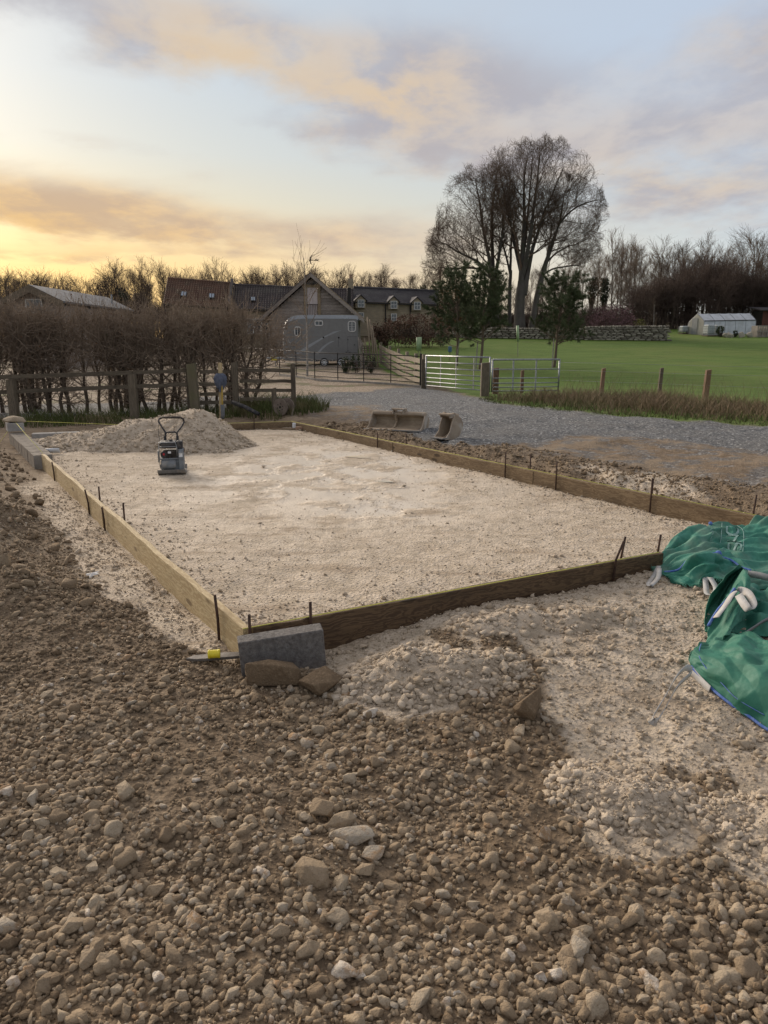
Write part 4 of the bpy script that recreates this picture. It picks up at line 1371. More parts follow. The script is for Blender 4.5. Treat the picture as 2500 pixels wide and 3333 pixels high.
    MB().tube([(-0.17, yb + 0.12, 0.70), (-0.19, yb + 0.1, 0.62), (-0.185, yb + 0.05, 0.5), (-0.16, yb - 0.05, 0.44)], 0.0035, 6).build('throttle_cable', M['black_plastic'], t, smooth_shade=True)
    return t


compactor()

# ------------------------------------------------------------------ digger buckets
M['bucket'] = pm('muddy_bucket', (0.38, 0.31, 0.23), (0.27, 0.21, 0.155), 6, 0.85, bs=0.5, c3=(0.48, 0.44, 0.38), c3scale=3.5, c3amt=0.7)
M['bucket_in'] = pm('muddy_bucket_inside', (0.46, 0.37, 0.265), (0.34, 0.265, 0.185), 6, 0.9, bs=0.6, c3=(0.20, 0.145, 0.095), c3scale=4)


def bucket(name, label, loc, rz, W, prof, side, hanger, rib=None, K=1.0):
    """profile in (depth y, height z), open towards -Y; swept across the width with side cheeks"""
    t = thing(name, label, 'digger bucket', loc, rz)
    th = 0.018
    outer = prof
    inner = []
    for i, (y, z) in enumerate(prof):
        a = prof[max(i - 1, 0)]; b = prof[min(i + 1, len(prof) - 1)]
        dy, dz = b[0] - a[0], b[1] - a[1]; L = math.hypot(dy, dz) or 1
        inner.append((y - dz / L * th, z + dy / L * th))
    sec = outer + inner[::-1]
    mb = MB(); nx = 14
    rs = np.random.RandomState(4)
    rows = []
    for i in range(nx + 1):
        x = -W / 2 + W * i / nx
        rows.append([Vector((x, y + rs.normal(0, 0.0015), z + rs.normal(0, 0.0015))) for y, z in sec + sec[:1]])
    mb.sheet(rows)
    k = len(sec) + 1
    mb.f.append(tuple(range(k - 2, -1, -1))); mb.f.append(tuple(nx * k + q for q in range(k - 1)))
    mb.build('shell', M['bucket_in'], t)
    for s in (-1, 1):
        MB().prism([(s * W / 2, y, z) for y, z in side], (s * 0.022, 0, 0)).build('side_plate', M['bucket'], t, bevel=0.004)
    if rib:
        MB().prism([(rib[0], y, z) for y, z in rib[1]], (0.02, 0, 0)).build('rib', M['bucket_in'], t)
    y0, y1, z0, z1 = hanger
    MB().box((0, (prof[-1][0] + prof[-2][0]) / 2 - 0.02, prof[-1][1] + 0.012), (W + 0.05, 0.10, 0.07)).build('top_beam', M['bucket'], t, bevel=0.02)
    for x in (-0.10, 0.10):
        h = MB().prism([(x - 0.011, y, z) for y, z in [(y0, z0), (y1, z0), (y1 + 0.02, (z0 + z1) / 2), (y1 - 0.02, z1), (y0 + 0.1, z1), (y0, z0 + 0.06)]], (0.022, 0, 0)).build('hanger_plate', M['bucket'], t, bevel=0.004)
        MB().lathe([(0.035, -0.02), (0.035, 0.02)], 12, (x, (y0 + y1) / 2, (z0 + z1) / 2 + 0.02), ry).build('pin_boss', M['bucket'], h)
    MB().box((0, y0 + 0.03, z1 - 0.005), (0.24, 0.10, 0.03)).build('hanger_top', M['bucket'], t, bevel=0.004)
    MB().box((0, prof[0][0] + 0.0, prof[0][1] + 0.004), (W + 0.045, 0.12, 0.02)).build('cutting_edge', M['dusty_steel'], t, bevel=0.003)
    return t


p = on(1290, 1402)
K = 1.0
prof = [(-0.30, 0.012), (0.0, 0.0), (0.14, 0.015), (0.235, 0.07), (0.265, 0.14), (0.235, 0.205), (0.17, 0.25), (0.10, 0.27)]
side = [(-0.30, 0.0), (0.0, -0.012), (0.15, 0.0), (0.25, 0.06), (0.285, 0.14), (0.25, 0.215), (0.17, 0.265), (0.05, 0.285), (-0.02, 0.18), (-0.12, 0.07)]
rib = (-0.08, [(-0.14, 0.012), (0.14, 0.025), (0.22, 0.08), (0.25, 0.14), (0.22, 0.2), (0.12, 0.26), (0.06, 0.23), (0.13, 0.13), (0.04, 0.05)])
bk = bucket('grading_bucket', 'wide muddy digger bucket lying open side forward by the drive', (p.x + 0.02, p.y + 0.12, hz(p.x, p.y) + 0.015), math.radians(-22), 1.02, prof, side, (0.02, 0.22, 0.27, 0.37), rib)
p = on(1450, 1432)
prof = [(-0.20, 0.02), (0.02, 0.0), (0.16, 0.05), (0.23, 0.14), (0.235, 0.24), (0.17, 0.33), (0.08, 0.355)]
side = [(-0.20, 0.0), (0.02, -0.012), (0.17, 0.04), (0.245, 0.135), (0.25, 0.245), (0.18, 0.345), (0.02, 0.36), (-0.03, 0.26), (-0.07, 0.13)]
bucket('trenching_bucket', 'narrow muddy digger bucket standing on the edge of the drive', (p.x + 0.03, p.y + 0.08, hz(p.x, p.y) + 0.015), math.radians(-46), 0.22, prof, side, (-0.06, 0.14, 0.34, 0.40), None)

# ------------------------------------------------------------------ branching plants
def spawn(P, R, n, t0, t1, ang, angsd, L, K, up, curv, rs, rfac=0.6, rtip=0.35, lvar=0.35, tlen=0.0, env=None, rmin=0.002):
    N_, KP = P.shape[0], P.shape[1]
    idx = np.repeat(np.arange(N_), n)
    t = t0 + (t1 - t0) * ((np.tile(np.arange(n), N_) + rs.rand(N_ * n)) / n)
    f = np.clip(t, 0, 0.999) * (KP - 1)
    i = f.astype(int); w = (f - i)[:, None]
    p0, p1 = P[idx, i], P[idx, i + 1]
    base = p0 * (1 - w) + p1 * w
    d = p1 - p0; d /= np.linalg.norm(d, axis=1, keepdims=True) + 1e-9
    rad = (R[idx, i] * (1 - w[:, 0]) + R[idx, i + 1] * w[:, 0])
    v = rs.normal(size=base.shape); v -= d * (v * d).sum(1, keepdims=True); v /= np.linalg.norm(v, axis=1, keepdims=True) + 1e-9
    a = rs.normal(ang, angsd, len(idx))[:, None]
    dr = np.cos(a) * d + np.sin(a) * v
    Ls = (L if np.isscalar(L) else L[idx]) * rs.uniform(1 - lvar, 1 + lvar, len(idx)) * (1 - tlen * t)

    def grow(Ls, seed):
        r2 = np.random.RandomState(seed)
        dd = dr.copy(); out = [base]
        p = base
        for k in range(K - 1):
            dd = dd + r2.normal(0, curv, dd.shape); dd[:, 2] += up
            dd /= np.linalg.norm(dd, axis=1, keepdims=True)
            p = p + dd * (Ls / (K - 1))[:, None]
            out.append(p)
        return np.stack(out, 1)
    sd = rs.randint(1 << 30)
    C_ = grow(Ls, sd)
    if env is not None:
        for _ in range(4):
            bad = ~env(C_[:, -1])
            if not bad.any(): break
            Ls = np.where(bad, Ls * 0.65, Ls)
            C_ = grow(Ls, sd)
        ok = env(C_[:, -1]) | (rs.rand(len(C_)) < 0.08)
        C_, rad = C_[ok], rad[ok]
    r0 = np.maximum(rad * rfac, rmin)
    RR = r0[:, None] * np.linspace(1, rtip, K)[None]
    return C_, np.maximum(RR, rmin * 0.6)


def tubes(P, R, sides):
    N_, K, _ = P.shape
    T = np.empty_like(P)
    T[:, 1:-1] = P[:, 2:] - P[:, :-2]; T[:, 0] = P[:, 1] - P[:, 0]; T[:, -1] = P[:, -1] - P[:, -2]
    T /= np.linalg.norm(T, axis=2, keepdims=True) + 1e-9
    ref = np.where(np.abs(T[:, :1, 2:3]) < 0.9, np.array([0, 0, 1.0]), np.array([1.0, 0, 0]))
    U = ref - T * (ref * T).sum(2, keepdims=True); U /= np.linalg.norm(U, axis=2, keepdims=True) + 1e-9
    W = np.cross(T, U)
    a = 2 * np.pi * np.arange(sides) / sides
    V = P[:, :, None] + (U[:, :, None] * np.cos(a)[:, None] + W[:, :, None] * np.sin(a)[:, None]) * R[:, :, None, None]
    V = V.reshape(-1, 3)
    n, k, s = np.meshgrid(np.arange(N_), np.arange(K - 1), np.arange(sides), indexing='ij')
    s2 = (s + 1) % sides
    b = n * K * sides
    F = np.stack([b + k * sides + s, b + k * sides + s2, b + (k + 1) * sides + s2, b + (k + 1) * sides + s], -1).reshape(-1, 4)
    return V, F


def join(parts):
    Vs, Fs, o = [], [], 0
    for V, F in parts:
        Vs.append(V); Fs.append(F + o); o += len(V)
    return np.concatenate(Vs), np.concatenate(Fs)


def leaf_quads(pts, size, rs, asp=0.6):
    n = len(pts)
    u = rs.normal(size=(n, 3)); u /= np.linalg.norm(u, axis=1, keepdims=True)
    v = rs.normal(size=(n, 3)); v -= u * (u * v).sum(1, keepdims=True); v /= np.linalg.norm(v, axis=1, keepdims=True)
    s = size * rs.uniform(0.6, 1.3, n)[:, None]
    V = np.stack([pts - u * s * 0.5, pts + v * s * asp * 0.5, pts + u * s * 0.5, pts - v * s * asp * 0.5], 1).reshape(-1, 3)
    F = np.arange(4 * n).reshape(-1, 4)
    return V, F


def blades(x, y, z, h, w, lean, rs, segs=2):
    """grass blades as bent tapering strips"""
    n = len(x)
    a = rs.uniform(0, 2 * np.pi, n)
    side = np.stack([np.cos(a), np.sin(a), np.zeros(n)], -1) * w[:, None] * 0.5
    b = rs.uniform(0, 2 * np.pi, n)
    ld = np.stack([np.cos(b), np.sin(b), np.zeros(n)], -1) * (lean * h)[:, None]
    base = np.stack([x, y, z], -1)
    rows = []
    for k in range(segs + 1):
        t = k / segs
        c = base + ld * t * t; c[:, 2] += h * t * (1 - 0.25 * lean * t)
        wd = side * (1 - 0.85 * t)
        rows += [c - wd, c + wd]
    V = np.stack(rows, 1).reshape(-1, 3)
    m = 2 * (segs + 1)
    f = np.array([[2 * k, 2 * k + 1, 2 * k + 3, 2 * k + 2] for k in range(segs)])
    F = (f[None] + (np.arange(n) * m)[:, None, None]).reshape(-1, 4)
    return V, F


def bark(name, c1, c2, scale=3.0, c3=None):
    return pm(name, c1, c2, scale, 0.9, bs=0.6, bd=0.03, stretch=(1, 1, 0.3), c3=c3, c3scale=1.2, per_obj=0.12)


M['hedge_bark'] = bark('hedge_bark', (0.115, 0.085, 0.06), (0.075, 0.055, 0.04), 6, (0.10, 0.11, 0.05))
M['hedge_twig'] = pm('hedge_twig', (0.27, 0.205, 0.148), (0.18, 0.138, 0.10), 2, 0.85, c3=(0.33, 0.25, 0.165), c3scale=0.9, per_obj=0.1)
M['dead_leaf'] = pm('dead_leaf', (0.15, 0.075, 0.035), (0.095, 0.05, 0.028), 2, 0.85, per_obj=0.1)


# ------------------------------------------------------------------ post and rail fence in front of the hedge
def fpost(px, ytop, depth, w, label, mat=None, name='fence_post', lean=0.0, d=None, group='weathered timber fence posts'):
    b = gat(px, depth)
    zt = at(px, ytop, depth).z
    h = zt - b.z
    n = 5; rows = []
    rs = np.random.RandomState(int(px))
    d = d or w
    for i in range(n + 1):
        t = i / n; z = -0.15 + (h + 0.15) * t
        wx, wy = w / 2 * (1 - 0.05 * t + rs.normal(0, 0.012)), d / 2 * (1 - 0.05 * t + rs.normal(0, 0.012))
        ox = lean * t
        c = 0.12
        rows.append([Vector((ox + sx * wx, sy * wy, z + (0.012 * sx if i == n else 0))) for sx, sy in ((-1, -1 + c), (-1 + c, -1), (1 - c, -1), (1, -1 + c), (1, 1 - c), (1 - c, 1), (-1 + c, 1), (-1, 1 - c), (-1, -1 + c))])
    mb = MB().sheet(rows); k = 9
    mb.f.append(tuple(n * k + q for q in range(k - 1)))
    # turn the grain upright: build along X and stand the object up
    for i, v in enumerate(mb.v): mb.v[i] = (v[2], v[1], -v[0])
    o = mb.build(name, mat or M['fence_wood'], loc=b, rot=(0, -math.pi / 2, 0))
    return tag(o, label, 'post', group)


def rail(pa, da, pb, db, hgt, th, label, mat=None, name='fence_rail', group='weathered fence rails'):
    p, q = at(*pa, da), at(*pb, db)
    d = q - p; L = d.length
    rs = np.random.RandomState(int(pa[0] * 7 + pa[1]))
    n = 6; rows = []
    for i in range(n + 1):
        x = -L / 2 + L * i / n; e = rs.normal(0, 0.004); f = rs.normal(0, 0.004)
        rows.append([Vector((x, -th / 2, -hgt / 2 + e)), Vector((x, -th / 2, hgt / 2 + f)), Vector((x, th / 2, hgt / 2 + f)), Vector((x, th / 2, -hgt / 2 + e)), Vector((x, -th / 2, -hgt / 2 + e))])
    mb = MB().sheet(rows); mb.f += [(3, 2, 1, 0), tuple(n * 5 + q for q in range(4))]
    o = mb.build(name, mat or M['fence_wood'], loc=(p + q) / 2, rot=rot_to(d).to_euler())
    return tag(o, label, 'rail', group)


M['mossy_wood'] = pm('mossy_post', (0.19, 0.155, 0.105), (0.13, 0.11, 0.07), 5, 0.85, bs=0.5, stretch=(0.25, 1, 1), c3=(0.13, 0.13, 0.06), c3scale=3, c3amt=0.35)
fpost(50, 1232, 16.2, 0.17, 'square fence post at the far left below the hedge')
fpost(440, 1216, 16.7, 0.17, 'square fence post below the middle of the hedge')
fpost(640, 1182, 17.2, 0.20, 'thick mossy leaning fence post at the right end of the hedge', M['mossy_wood'], lean=-0.06)
fpost(622, 1200, 17.45, 0.12, 'dark fence post tucked behind the thick mossy one')
fpost(770, 1178, 17.6, 0.135, 'fence post right of the timber stake with the blue cloth')
fpost(957, 1183, 17.6, 0.105, 'end post of the rail fence beside the cable reel')
fpost(894, 1262, 16.6, 0.10, 'short grey post standing in front of the rail fence')
for a, b, y0, y1, lab in [(-120, 632, 1232, 1206, 'top'), (-120, 632, 1281, 1250, 'second')]:
    rail((a, y0), 15.9, (430, y0 + (y1 - y0) * 0.73), 16.5, 0.085, 0.035, lab + ' rail left of the middle post, below the hedge')
    rail((432, y0 + (y1 - y0) * 0.735), 16.5, (b, y1), 17.05, 0.085, 0.035, lab + ' rail between the middle post and the thick mossy post')
for y0, lab in [(1211, 'top'), (1251, 'second'), (1283, 'third'), (1311, 'lowest')]:
    rail((650, y0), 17.3, (762, y0 - 2), 17.55, 0.08, 0.035, lab + ' short rail behind the stake with the blue cloth')
for y0, lab in [(1205, 'top'), (1240, 'second'), (1270, 'third'), (1299, 'lowest')]:
    rail((780, y0), 17.55, (951, y0 + 1), 17.55, 0.078, 0.035, lab + ' rail between the two right-hand posts')

# ------------------------------------------------------------------ hedge of bare hawthorn
HEDGE_H = 2.45


def hedge_variant(seed):
    rs = np.random.RandomState(seed)
    stems = []; rad = []
    for k in range(rs.randint(2, 4)):
        x, y = rs.normal(0, 0.12, 2); pts = []
        dx, dy = rs.normal(0, 0.16, 2)
        for i in range(6):
            t = i / 5
            pts.append((x + dx * t * 1.4 + rs.normal(0, 0.03), y + dy * t + rs.normal(0, 0.03), -0.1 + t * rs.uniform(1.75, 1.95)))
        stems.append(pts); rad.append(np.linspace(rs.uniform(0.042, 0.062), 0.016, 6))
    P = np.array(stems); R = np.array(rad)
    env = lambda q: (q[:, 2] < HEDGE_H - 0.12 + 0.22 * np.sin(q[:, 0] * 6 + seed) + 0.12 * np.sin(q[:, 0] * 17 + 2 * seed)) & (q[:, 2] > 0.42 + 0.6 * (rs.rand(len(q)) < 0.8)) & (np.abs(q[:, 1]) < 0.75)
    b1, r1 = spawn(P, R, 11, 0.35, 1.0, 0.95, 0.35, 0.95, 6, 0.10, 0.16, rs, 0.55, 0.35, env=env)
    b2, r2 = spawn(b1, r1, 7, 0.15, 1.0, 0.85, 0.4, 0.62, 5, 0.05, 0.20, rs, 0.6, 0.4, env=env, rmin=0.0065)
    b3, r3 = spawn(b2, r2, 3, 0.15, 1.0, 0.85, 0.4, 0.42, 4, 0.03, 0.22, rs, 0.75, 0.5, env=env, rmin=0.0055)
    low, rl = spawn(P, R, 12, 0.12, 0.5, 1.15, 0.35, 0.55, 5, 0.02, 0.25, rs, 0.3, 0.4, rmin=0.004)
    low2, rl2 = spawn(low, rl, 5, 0.2, 1.0, 0.9, 0.4, 0.32, 4, 0.0, 0.25, rs, 0.6, 0.4, rmin=0.003)
    wh_, wr_ = spawn(b2, r2, 1, 0.6, 1.0, 0.3, 0.2, 0.45, 5, 0.35, 0.08, rs, 0.7, 0.4, env=lambda q: (q[:, 2] > 1.9) & (q[:, 2] < HEDGE_H + 0.32), rmin=0.0035)
    trunk = tubes(P, R, 7)
    crown = join([tubes(b1, r1, 4), tubes(b2, r2, 3), tubes(b3, r3, 3), tubes(low, rl, 3), tubes(low2, rl2, 3), tubes(wh_, wr_, 3)])
    tips = b3[:, -1][rs.rand(len(b3)) < 0.10]
    lv = leaf_quads(tips, 0.045, rs)
    return (npmesh('trunk', *trunk, M['hedge_bark'], True), npmesh('crown', *crown, M['hedge_twig']), npmesh('dead_leaves', *lv, M['dead_leaf']))


HV = [hedge_variant(300 + i) for i in range(5)]


def hedge_shrub(i, x, y, sc, v, label, group='bare hawthorn shrubs of the hedge'):
    t = thing('hedge_shrub', label, 'shrub', (x, y, hz(x, y)), random.Random(i).choice([0, math.pi]) + random.Random(i + 9).uniform(-0.25, 0.25), group)
    t.scale = sc
    for me, nm in zip(HV[v], ('trunk', 'crown', 'dead_leaves')):
        o = bpy.data.objects.new(nm, me); link(o, t)
    return t


hpx = [-260, -170, -85, -5, 70, 150, 228, 305, 385, 462, 540, 615, 690, 752, 806]
hn = ['beyond the left edge', 'at the very left edge', 'left of the leftmost post', 'first right of the leftmost post', 'second right of the leftmost post', 'third right of the leftmost post', 'in front of the low grey shed roof', 'left of the middle fence post', 'just behind the middle fence post', 'right of the middle fence post', 'below the red tiled roof', 'beside the thick mossy post', 'behind the stake with the blue cloth', 'behind the rails, second from the hedge end', 'at the right-hand end of the hedge']
for i, px in enumerate(hpx):
    dep = 17.9 + 0.9 * (px + 260) / 1075
    g = gat(px, dep)
    k = 1.0 if px < 640 else (1.0, 0.98, 0.93, 0.80)[i - 12]
    hedge_shrub(i, g.x, g.y, (1.0, 1.0, k * (1.08 + 0.05 * math.sin(i * 2.1))), i % 5, 'bare brown hawthorn shrub of the hedge, ' + hn[i])
for i, px in enumerate([-215, 110, 425, 580]):
    g = gat(px, 18.9 + 0.9 * (px + 260) / 1075)
    hedge_shrub(40 + i, g.x, g.y, (1.0, 1.0, 0.99), (i * 2 + 1) % 5, 'bare hawthorn shrub in the rear row of the hedge, ' + ['far left', 'below the timber shed', 'behind the middle post', 'behind the mossy post'][i])

# wild grass and brambles under the hedge
M['wild_grass'] = pm('wild_grass', (0.085, 0.105, 0.03), (0.055, 0.07, 0.02), 1.6, 0.8, c3=(0.17, 0.135, 0.07), c3scale=1.1, c3amt=0.8, spec=0.2)
M['dry_grass'] = pm('dry_grass', (0.25, 0.185, 0.115), (0.17, 0.12, 0.075), 1.2, 0.85, c3=(0.11, 0.12, 0.045), c3scale=0.7, c3amt=0.4, spec=0.2)
rs = np.random.RandomState(8)


def px_scatter(n, poly, seed):
    """random ground points inside a pixel polygon, evenly over the ground"""
    W = pxpoly(poly, 0.05)
    xs = [p[0] for p in W]; ys = [p[1] for p in W]
    r = np.random.RandomState(seed)
    X, Y = [], []
    tot = 0
    while tot < n:
        x = r.uniform(min(xs), max(xs), 4 * n); y = r.uniform(min(ys), max(ys), 4 * n)
        k = in_poly(x, y, W)
        X.append(x[k]); Y.append(y[k]); tot += k.sum()
    return np.concatenate(X)[:n], np.concatenate(Y)[:n]


x, y = px_scatter(5200, [(-150, 1392), (300, 1378), (560, 1368), (700, 1362), (1000, 1350), (1060, 1345), (990, 1325), (700, 1330), (300, 1346), (-150, 1356)], 5)
kp = fbm(x * 1.2, y * 1.2, 12, 3) > -0.12
x, y = x[kp], y[kp]
h = np.random.RandomState(2).uniform(0.10, 0.30, len(x)); h *= 1 + 0.5 * fbm(x * 1.5, y * 1.5, 3, 2)
V, F = blades(x, y, height(x, y) - 0.01, h, np.full(len(x), 0.016), 0.5, rs)
o = npobj('rough_grass', V, F, M['wild_grass']); tag(o, 'rough green grass growing along the foot of the hedge', 'grass', kind='stuff')
x, y = px_scatter(1500, [(900, 1368), (1060, 1352), (1075, 1335), (1010, 1322), (780, 1330), (760, 1350)], 6)
V, F = blades(x, y, height(x, y) - 0.01, rs.uniform(0.15, 0.42, len(x)), np.full(len(x), 0.018), 0.45, rs)
o = npobj('grass_clump', V, F, M['wild_grass']); tag(o, 'lush green grass tuft around the wooden cable reel', 'grass', kind='stuff')

# ------------------------------------------------------------------ stake, tap, reel and bits at the far end
p = gat(722, 15.6)
st = MB().box((0.62, 0, 0), (1.30, 0.035, 0.085)).build('timber_stake', M['pine_board'], loc=p, rot=(0, -math.pi / 2 + 0.02, 0.2), bevel=0.003)
tag(st, 'pale upright timber stake holding the standpipe', 'stake')
M['blue_cloth'] = pm('blue_cloth', (0.135, 0.155, 0.205), (0.085, 0.10, 0.14), 14, 0.95, bs=0.8, bd=0.02)
M['hose'] = pm('yellow_hose', (0.50, 0.34, 0.07), (0.40, 0.27, 0.06), 10, 0.5)
M['lagging'] = pm('grey_lagging', (0.16, 0.165, 0.17), None, 14, 0.8)
sp2 = thing('standpipe', 'yellow standpipe with grey lagging tied to the timber stake', 'standpipe', (p.x + 0.05, p.y - 0.08, p.z))
MB().tube([(0.0, 0, 0.93), (0.005, 0, 0.8), (0.0, 0, 0.5), (0.0, 0, 0.34)], 0.018, 10).build('pipe', M['hose'], sp2, smooth_shade=True)
MB().tube([(0.0, 0, 0.42), (0.0, 0, 0.2), (-0.02, 0, 0.13)], 0.042, 12).build('lagging', M['lagging'], sp2, smooth_shade=True)
MB().tube([(-0.02, 0, 0.15), (-0.03, -0.03, 0.08), (-0.09, -0.06, 0.03), (-0.22, -0.08, 0.015), (-0.4, -0.06, 0.02)], 0.02, 10).build('hose', M['hose'], sp2, smooth_shade=True)
# cloth wrap: crumpled lathe
n = 26; rows = []
rs2 = np.random.RandomState(3)
for i in range(13):
    t = i / 12; r = 0.055 + 0.075 * math.sin(math.pi * min(1, t * 1.15)) ** 0.7 * (1 - 0.35 * t)
    rows.append([Vector((r * (1 + 0.22 * math.sin(5 * a + 3 * t) + 0.12 * math.sin(9 * a - 6 * t)) * math.cos(a), r * 0.8 * (1 + 0.22 * math.sin(5 * a + 3 * t)) * math.sin(a), 1.06 - 0.34 * t - 0.05 * math.sin(3 * a) * t)) for a in [2 * math.pi * k / n for k in range(n + 1)]])
o = MB().sheet(rows).build('cloth', M['blue_cloth'], loc=(p.x + 0.02, p.y - 0.06, p.z), smooth_shade=True)
tag(o, 'crumpled blue cloth wrapped round the top of the standpipe', 'cloth')
p = on(690, 1372)
o = MB().tube([(-0.5, 0.02, 0.05), (0.05, 0, 0.06)], 0.05, 12).build('drain_pipe', M['concrete'], loc=(p.x - 0.1, p.y + 0.1, hz(p.x, p.y) + 0.04), rot=(0, 0, 0.15), smooth_shade=True)
tag(o, 'grey pipe lying on the ground beside the timber stake', 'pipe')
a_ = at(757, 1309, 16.9); b_2 = at(842, 1348, 16.3)
o = MB().tube([a_, (a_ + b_2) / 2 + Vector((0, 0, 0.02)), b_2], [0.05, 0.047, 0.042], 10).build('black_pipe', M['black_plastic'], smooth_shade=True)
tag(o, 'black corrugated pipe sloping down from the rail fence', 'pipe')
M['reel_wood'] = pm('reel_wood', (0.22, 0.175, 0.14), (0.155, 0.12, 0.095), 8, 0.9, bs=0.4)
p = gat(925, 16.5)
rl = thing('cable_reel', 'small empty wooden cable reel standing on edge by the end post', 'cable reel', (p.x, p.y, p.z + 0.185), math.radians(-28))
rx = Matrix.Rotation(math.radians(90), 3, 'X')
for s, off in ((-1, -0.13), (1, 0.13)):
    fl = MB().lathe([(0.18, -0.012), (0.187, -0.008), (0.187, 0.008), (0.18, 0.012)], 28, (0, off, 0), rx).build('flange', M['reel_wood'], rl)
    if s < 0:
        MB().lathe([(0.026, -0.004), (0.026, 0.004)], 12, (0, off - 0.014, 0), rx).build('hub_hole', M['iron'], fl)
        for k in range(6):
            a = k * math.pi / 3 + 0.3
            MB().lathe([(0.012, -0.004), (0.012, 0.004)], 8, (0.075 * math.cos(a), off - 0.014, 0.075 * math.sin(a)), rx).build('bolt_hole', M['iron'], fl)
MB().lathe([(0.09, -0.12), (0.09, 0.12)], 20, (0, 0, 0), rx).build('drum', M['reel_wood'], rl, smooth_shade=False)
pl_ = at(958, 1318, 16.2); pl2 = at(948, 1362, 16.0)
o = MB().beam(pl_, pl2, 0.03, 0.012).build('lath', M['fence_wood']); tag(o, 'thin lath leaning on the right side of the cable reel', 'lath')
# bricks and a wrapper at the far right corner of the base
M['brick'] = pm('buff_brick', (0.33, 0.22, 0.15), (0.26, 0.17, 0.115), 14, 0.9, bs=0.4)
p = gp(978, 1402, 0.07); o = MB().box((0, 0, 0.035), (0.18, 0.09, 0.065)).build('brick', M['brick'], bevel=0.004, loc=(p.x, p.y, hzd(p.x, p.y)), rot=(0, 0, 0.1)); tag(o, 'single buff brick lying at the far right corner of the base', 'brick')
p = gp(958, 1398, 0.07); o = MB().box((0, 0, 0.055), (0.075, 0.03, 0.10)).build('plastic_bottle', M['white_plastic'], bevel=0.012, loc=(p.x, p.y, hzd(p.x, p.y)), rot=(0.1, 0.05, 0)); tag(o, 'small white plastic container beside the buff brick', 'container')
p = gp(925, 1402, 0.07); o = MB().box((0, 0, 0.02), (0.52, 0.04, 0.025)).build('batten', M['brown_board'], bevel=0.003, loc=(p.x, p.y, hzd(p.x, p.y)), rot=(0, 0, -0.1)); tag(o, 'thin wooden batten lying left of the buff brick', 'batten')

# ------------------------------------------------------------------ estate railing round the yard
up_px = [(1369, 1160, 26.6), (1272, 1163, 27.6), (1184, 1163, 28.3), (1100, 1161, 29.0), (1025, 1156, 30.0), (965, 1151, 31.4), (911, 1150, 32.8), (866, 1146, 34.2), (822, 1143, 35.4), (780, 1140, 36.6), (740, 1138, 37.7), (700, 1137, 38.8), (655, 1136, 39.9), (605, 1135, 41.0)]
RP = [gat(px, d) for px, _, d in up_px]
ir = thing('iron_railing', 'black iron estate railing with five bars in front of the trailer yard', 'railing', RP[0])
for i, (q, (px, yt, d)) in enumerate(zip(RP, up_px)):
    h = 1.12
    if i == 0: MB().box(q + Vector((0, 0, 0.58)), (0.075, 0.075, 1.2)).build('end_post', M['iron'], ir, world=True)
    else: MB().box(q + Vector((0, 0, 0.5)), (0.032, 0.045, h + 0.1)).build('upright', M['iron'], ir, world=True)
for k, zz in enumerate((0.16, 0.36, 0.57, 0.80, 1.08)):
    MB().tube([q + Vector((0, 0, zz)) for q in RP], 0.018 if k == 4 else 0.014, 6).build('bar', M['iron'], ir, world=True, smooth_shade=True)
# stone edging below it
o = MB()
for i in range(6): o.beam(RP[i] + Vector((0, -0.06, 0.02)), RP[i + 1] + Vector((0, -0.06, 0.02)), 0.08, 0.10)
o = o.build('kerb', M['concrete']); tag(o, kind='structure')


# ------------------------------------------------------------------ field gates, posts, verge
def gate(p0, p1, nb, h, label, uprights, brace=None, name='field_gate'):
    t = thing(name, label, 'gate', p0, math.atan2((p1 - p0).y, (p1 - p0).x))
    L = math.hypot(p1.x - p0.x, p1.y - p0.y); dz = p1.z - p0.z
    S = lambda x, z: Vector((x, 0, z + dz * x / L))
    zb = 0.14
    MB().tube([S(0, zb + h), S(L, zb + h)], 0.026, 10).build('top_rail', M['galv'], t, smooth_shade=True)
    zs = [zb + h * q for q in nb]
    for z in zs: MB().tube([S(0, z), S(L, z)], 0.017, 8).build('rail', M['galv'], t, smooth_shade=True)
    for x in (0, L): MB().tube([S(x, zb - 0.03), S(x, zb + h + 0.02)], 0.026, 10).build('stile', M['galv'], t, smooth_shade=True)
    for u in uprights: MB().box(S(L * u, zb + h / 2) + Vector((0, 0, 0)), (0.045, 0.012, h)).build('upright', M['galv'], t)
    if brace:
        for a, b in brace: MB().tube([S(L * a[0], zb + h * a[1]), S(L * b[0], zb + h * b[1])], 0.012, 6).build('brace', M['galv'], t)
    return t


g0, g1 = gat(1386, 25.7), gat(1592, 22.7)
gate(g0, g1, (0.0, 0.13, 0.27, 0.42, 0.60, 0.79), 1.0, 'long galvanised seven-bar field gate left of the square post', (0.25, 0.5, 0.77))
g2, g3 = gat(1600, 22.5), gat(1816, 22.9)
gate(g2, g3, (0.0, 0.12, 0.25, 0.41, 0.69), 0.93, 'short galvanised gate between the square post and the stakes', (0.31, 0.65))
fpost(1577, 1180, 22.4, 0.25, 'thick square gatepost between the two galvanised gates', name='gate_post')
fpost(1379, 1168, 26.0, 0.17, 'weathered gatepost where the iron railing meets the long gate', name='gate_post')
M['red_wood'] = wood_mat('red_brown_post', (0.20, 0.125, 0.075), (0.14, 0.085, 0.052), (0.07, 0.045, 0.03), knots=False)
fpost(1612, 1197, 23.4, 0.18, 'red-brown post behind the hinge end of the short gate', M['red_wood'])
fpost(1698, 1205, 23.6, 0.10, 'slim red-brown stake seen through the short gate', M['red_wood'])
fpost(1955, 1198, 21.6, 0.105, 'leaning red-brown fence stake nearest the short gate', M['red_wood'], lean=0.04)
fpost(2143, 1197, 21.6, 0.095, 'grey fence stake between two red-brown ones', lean=0.03)
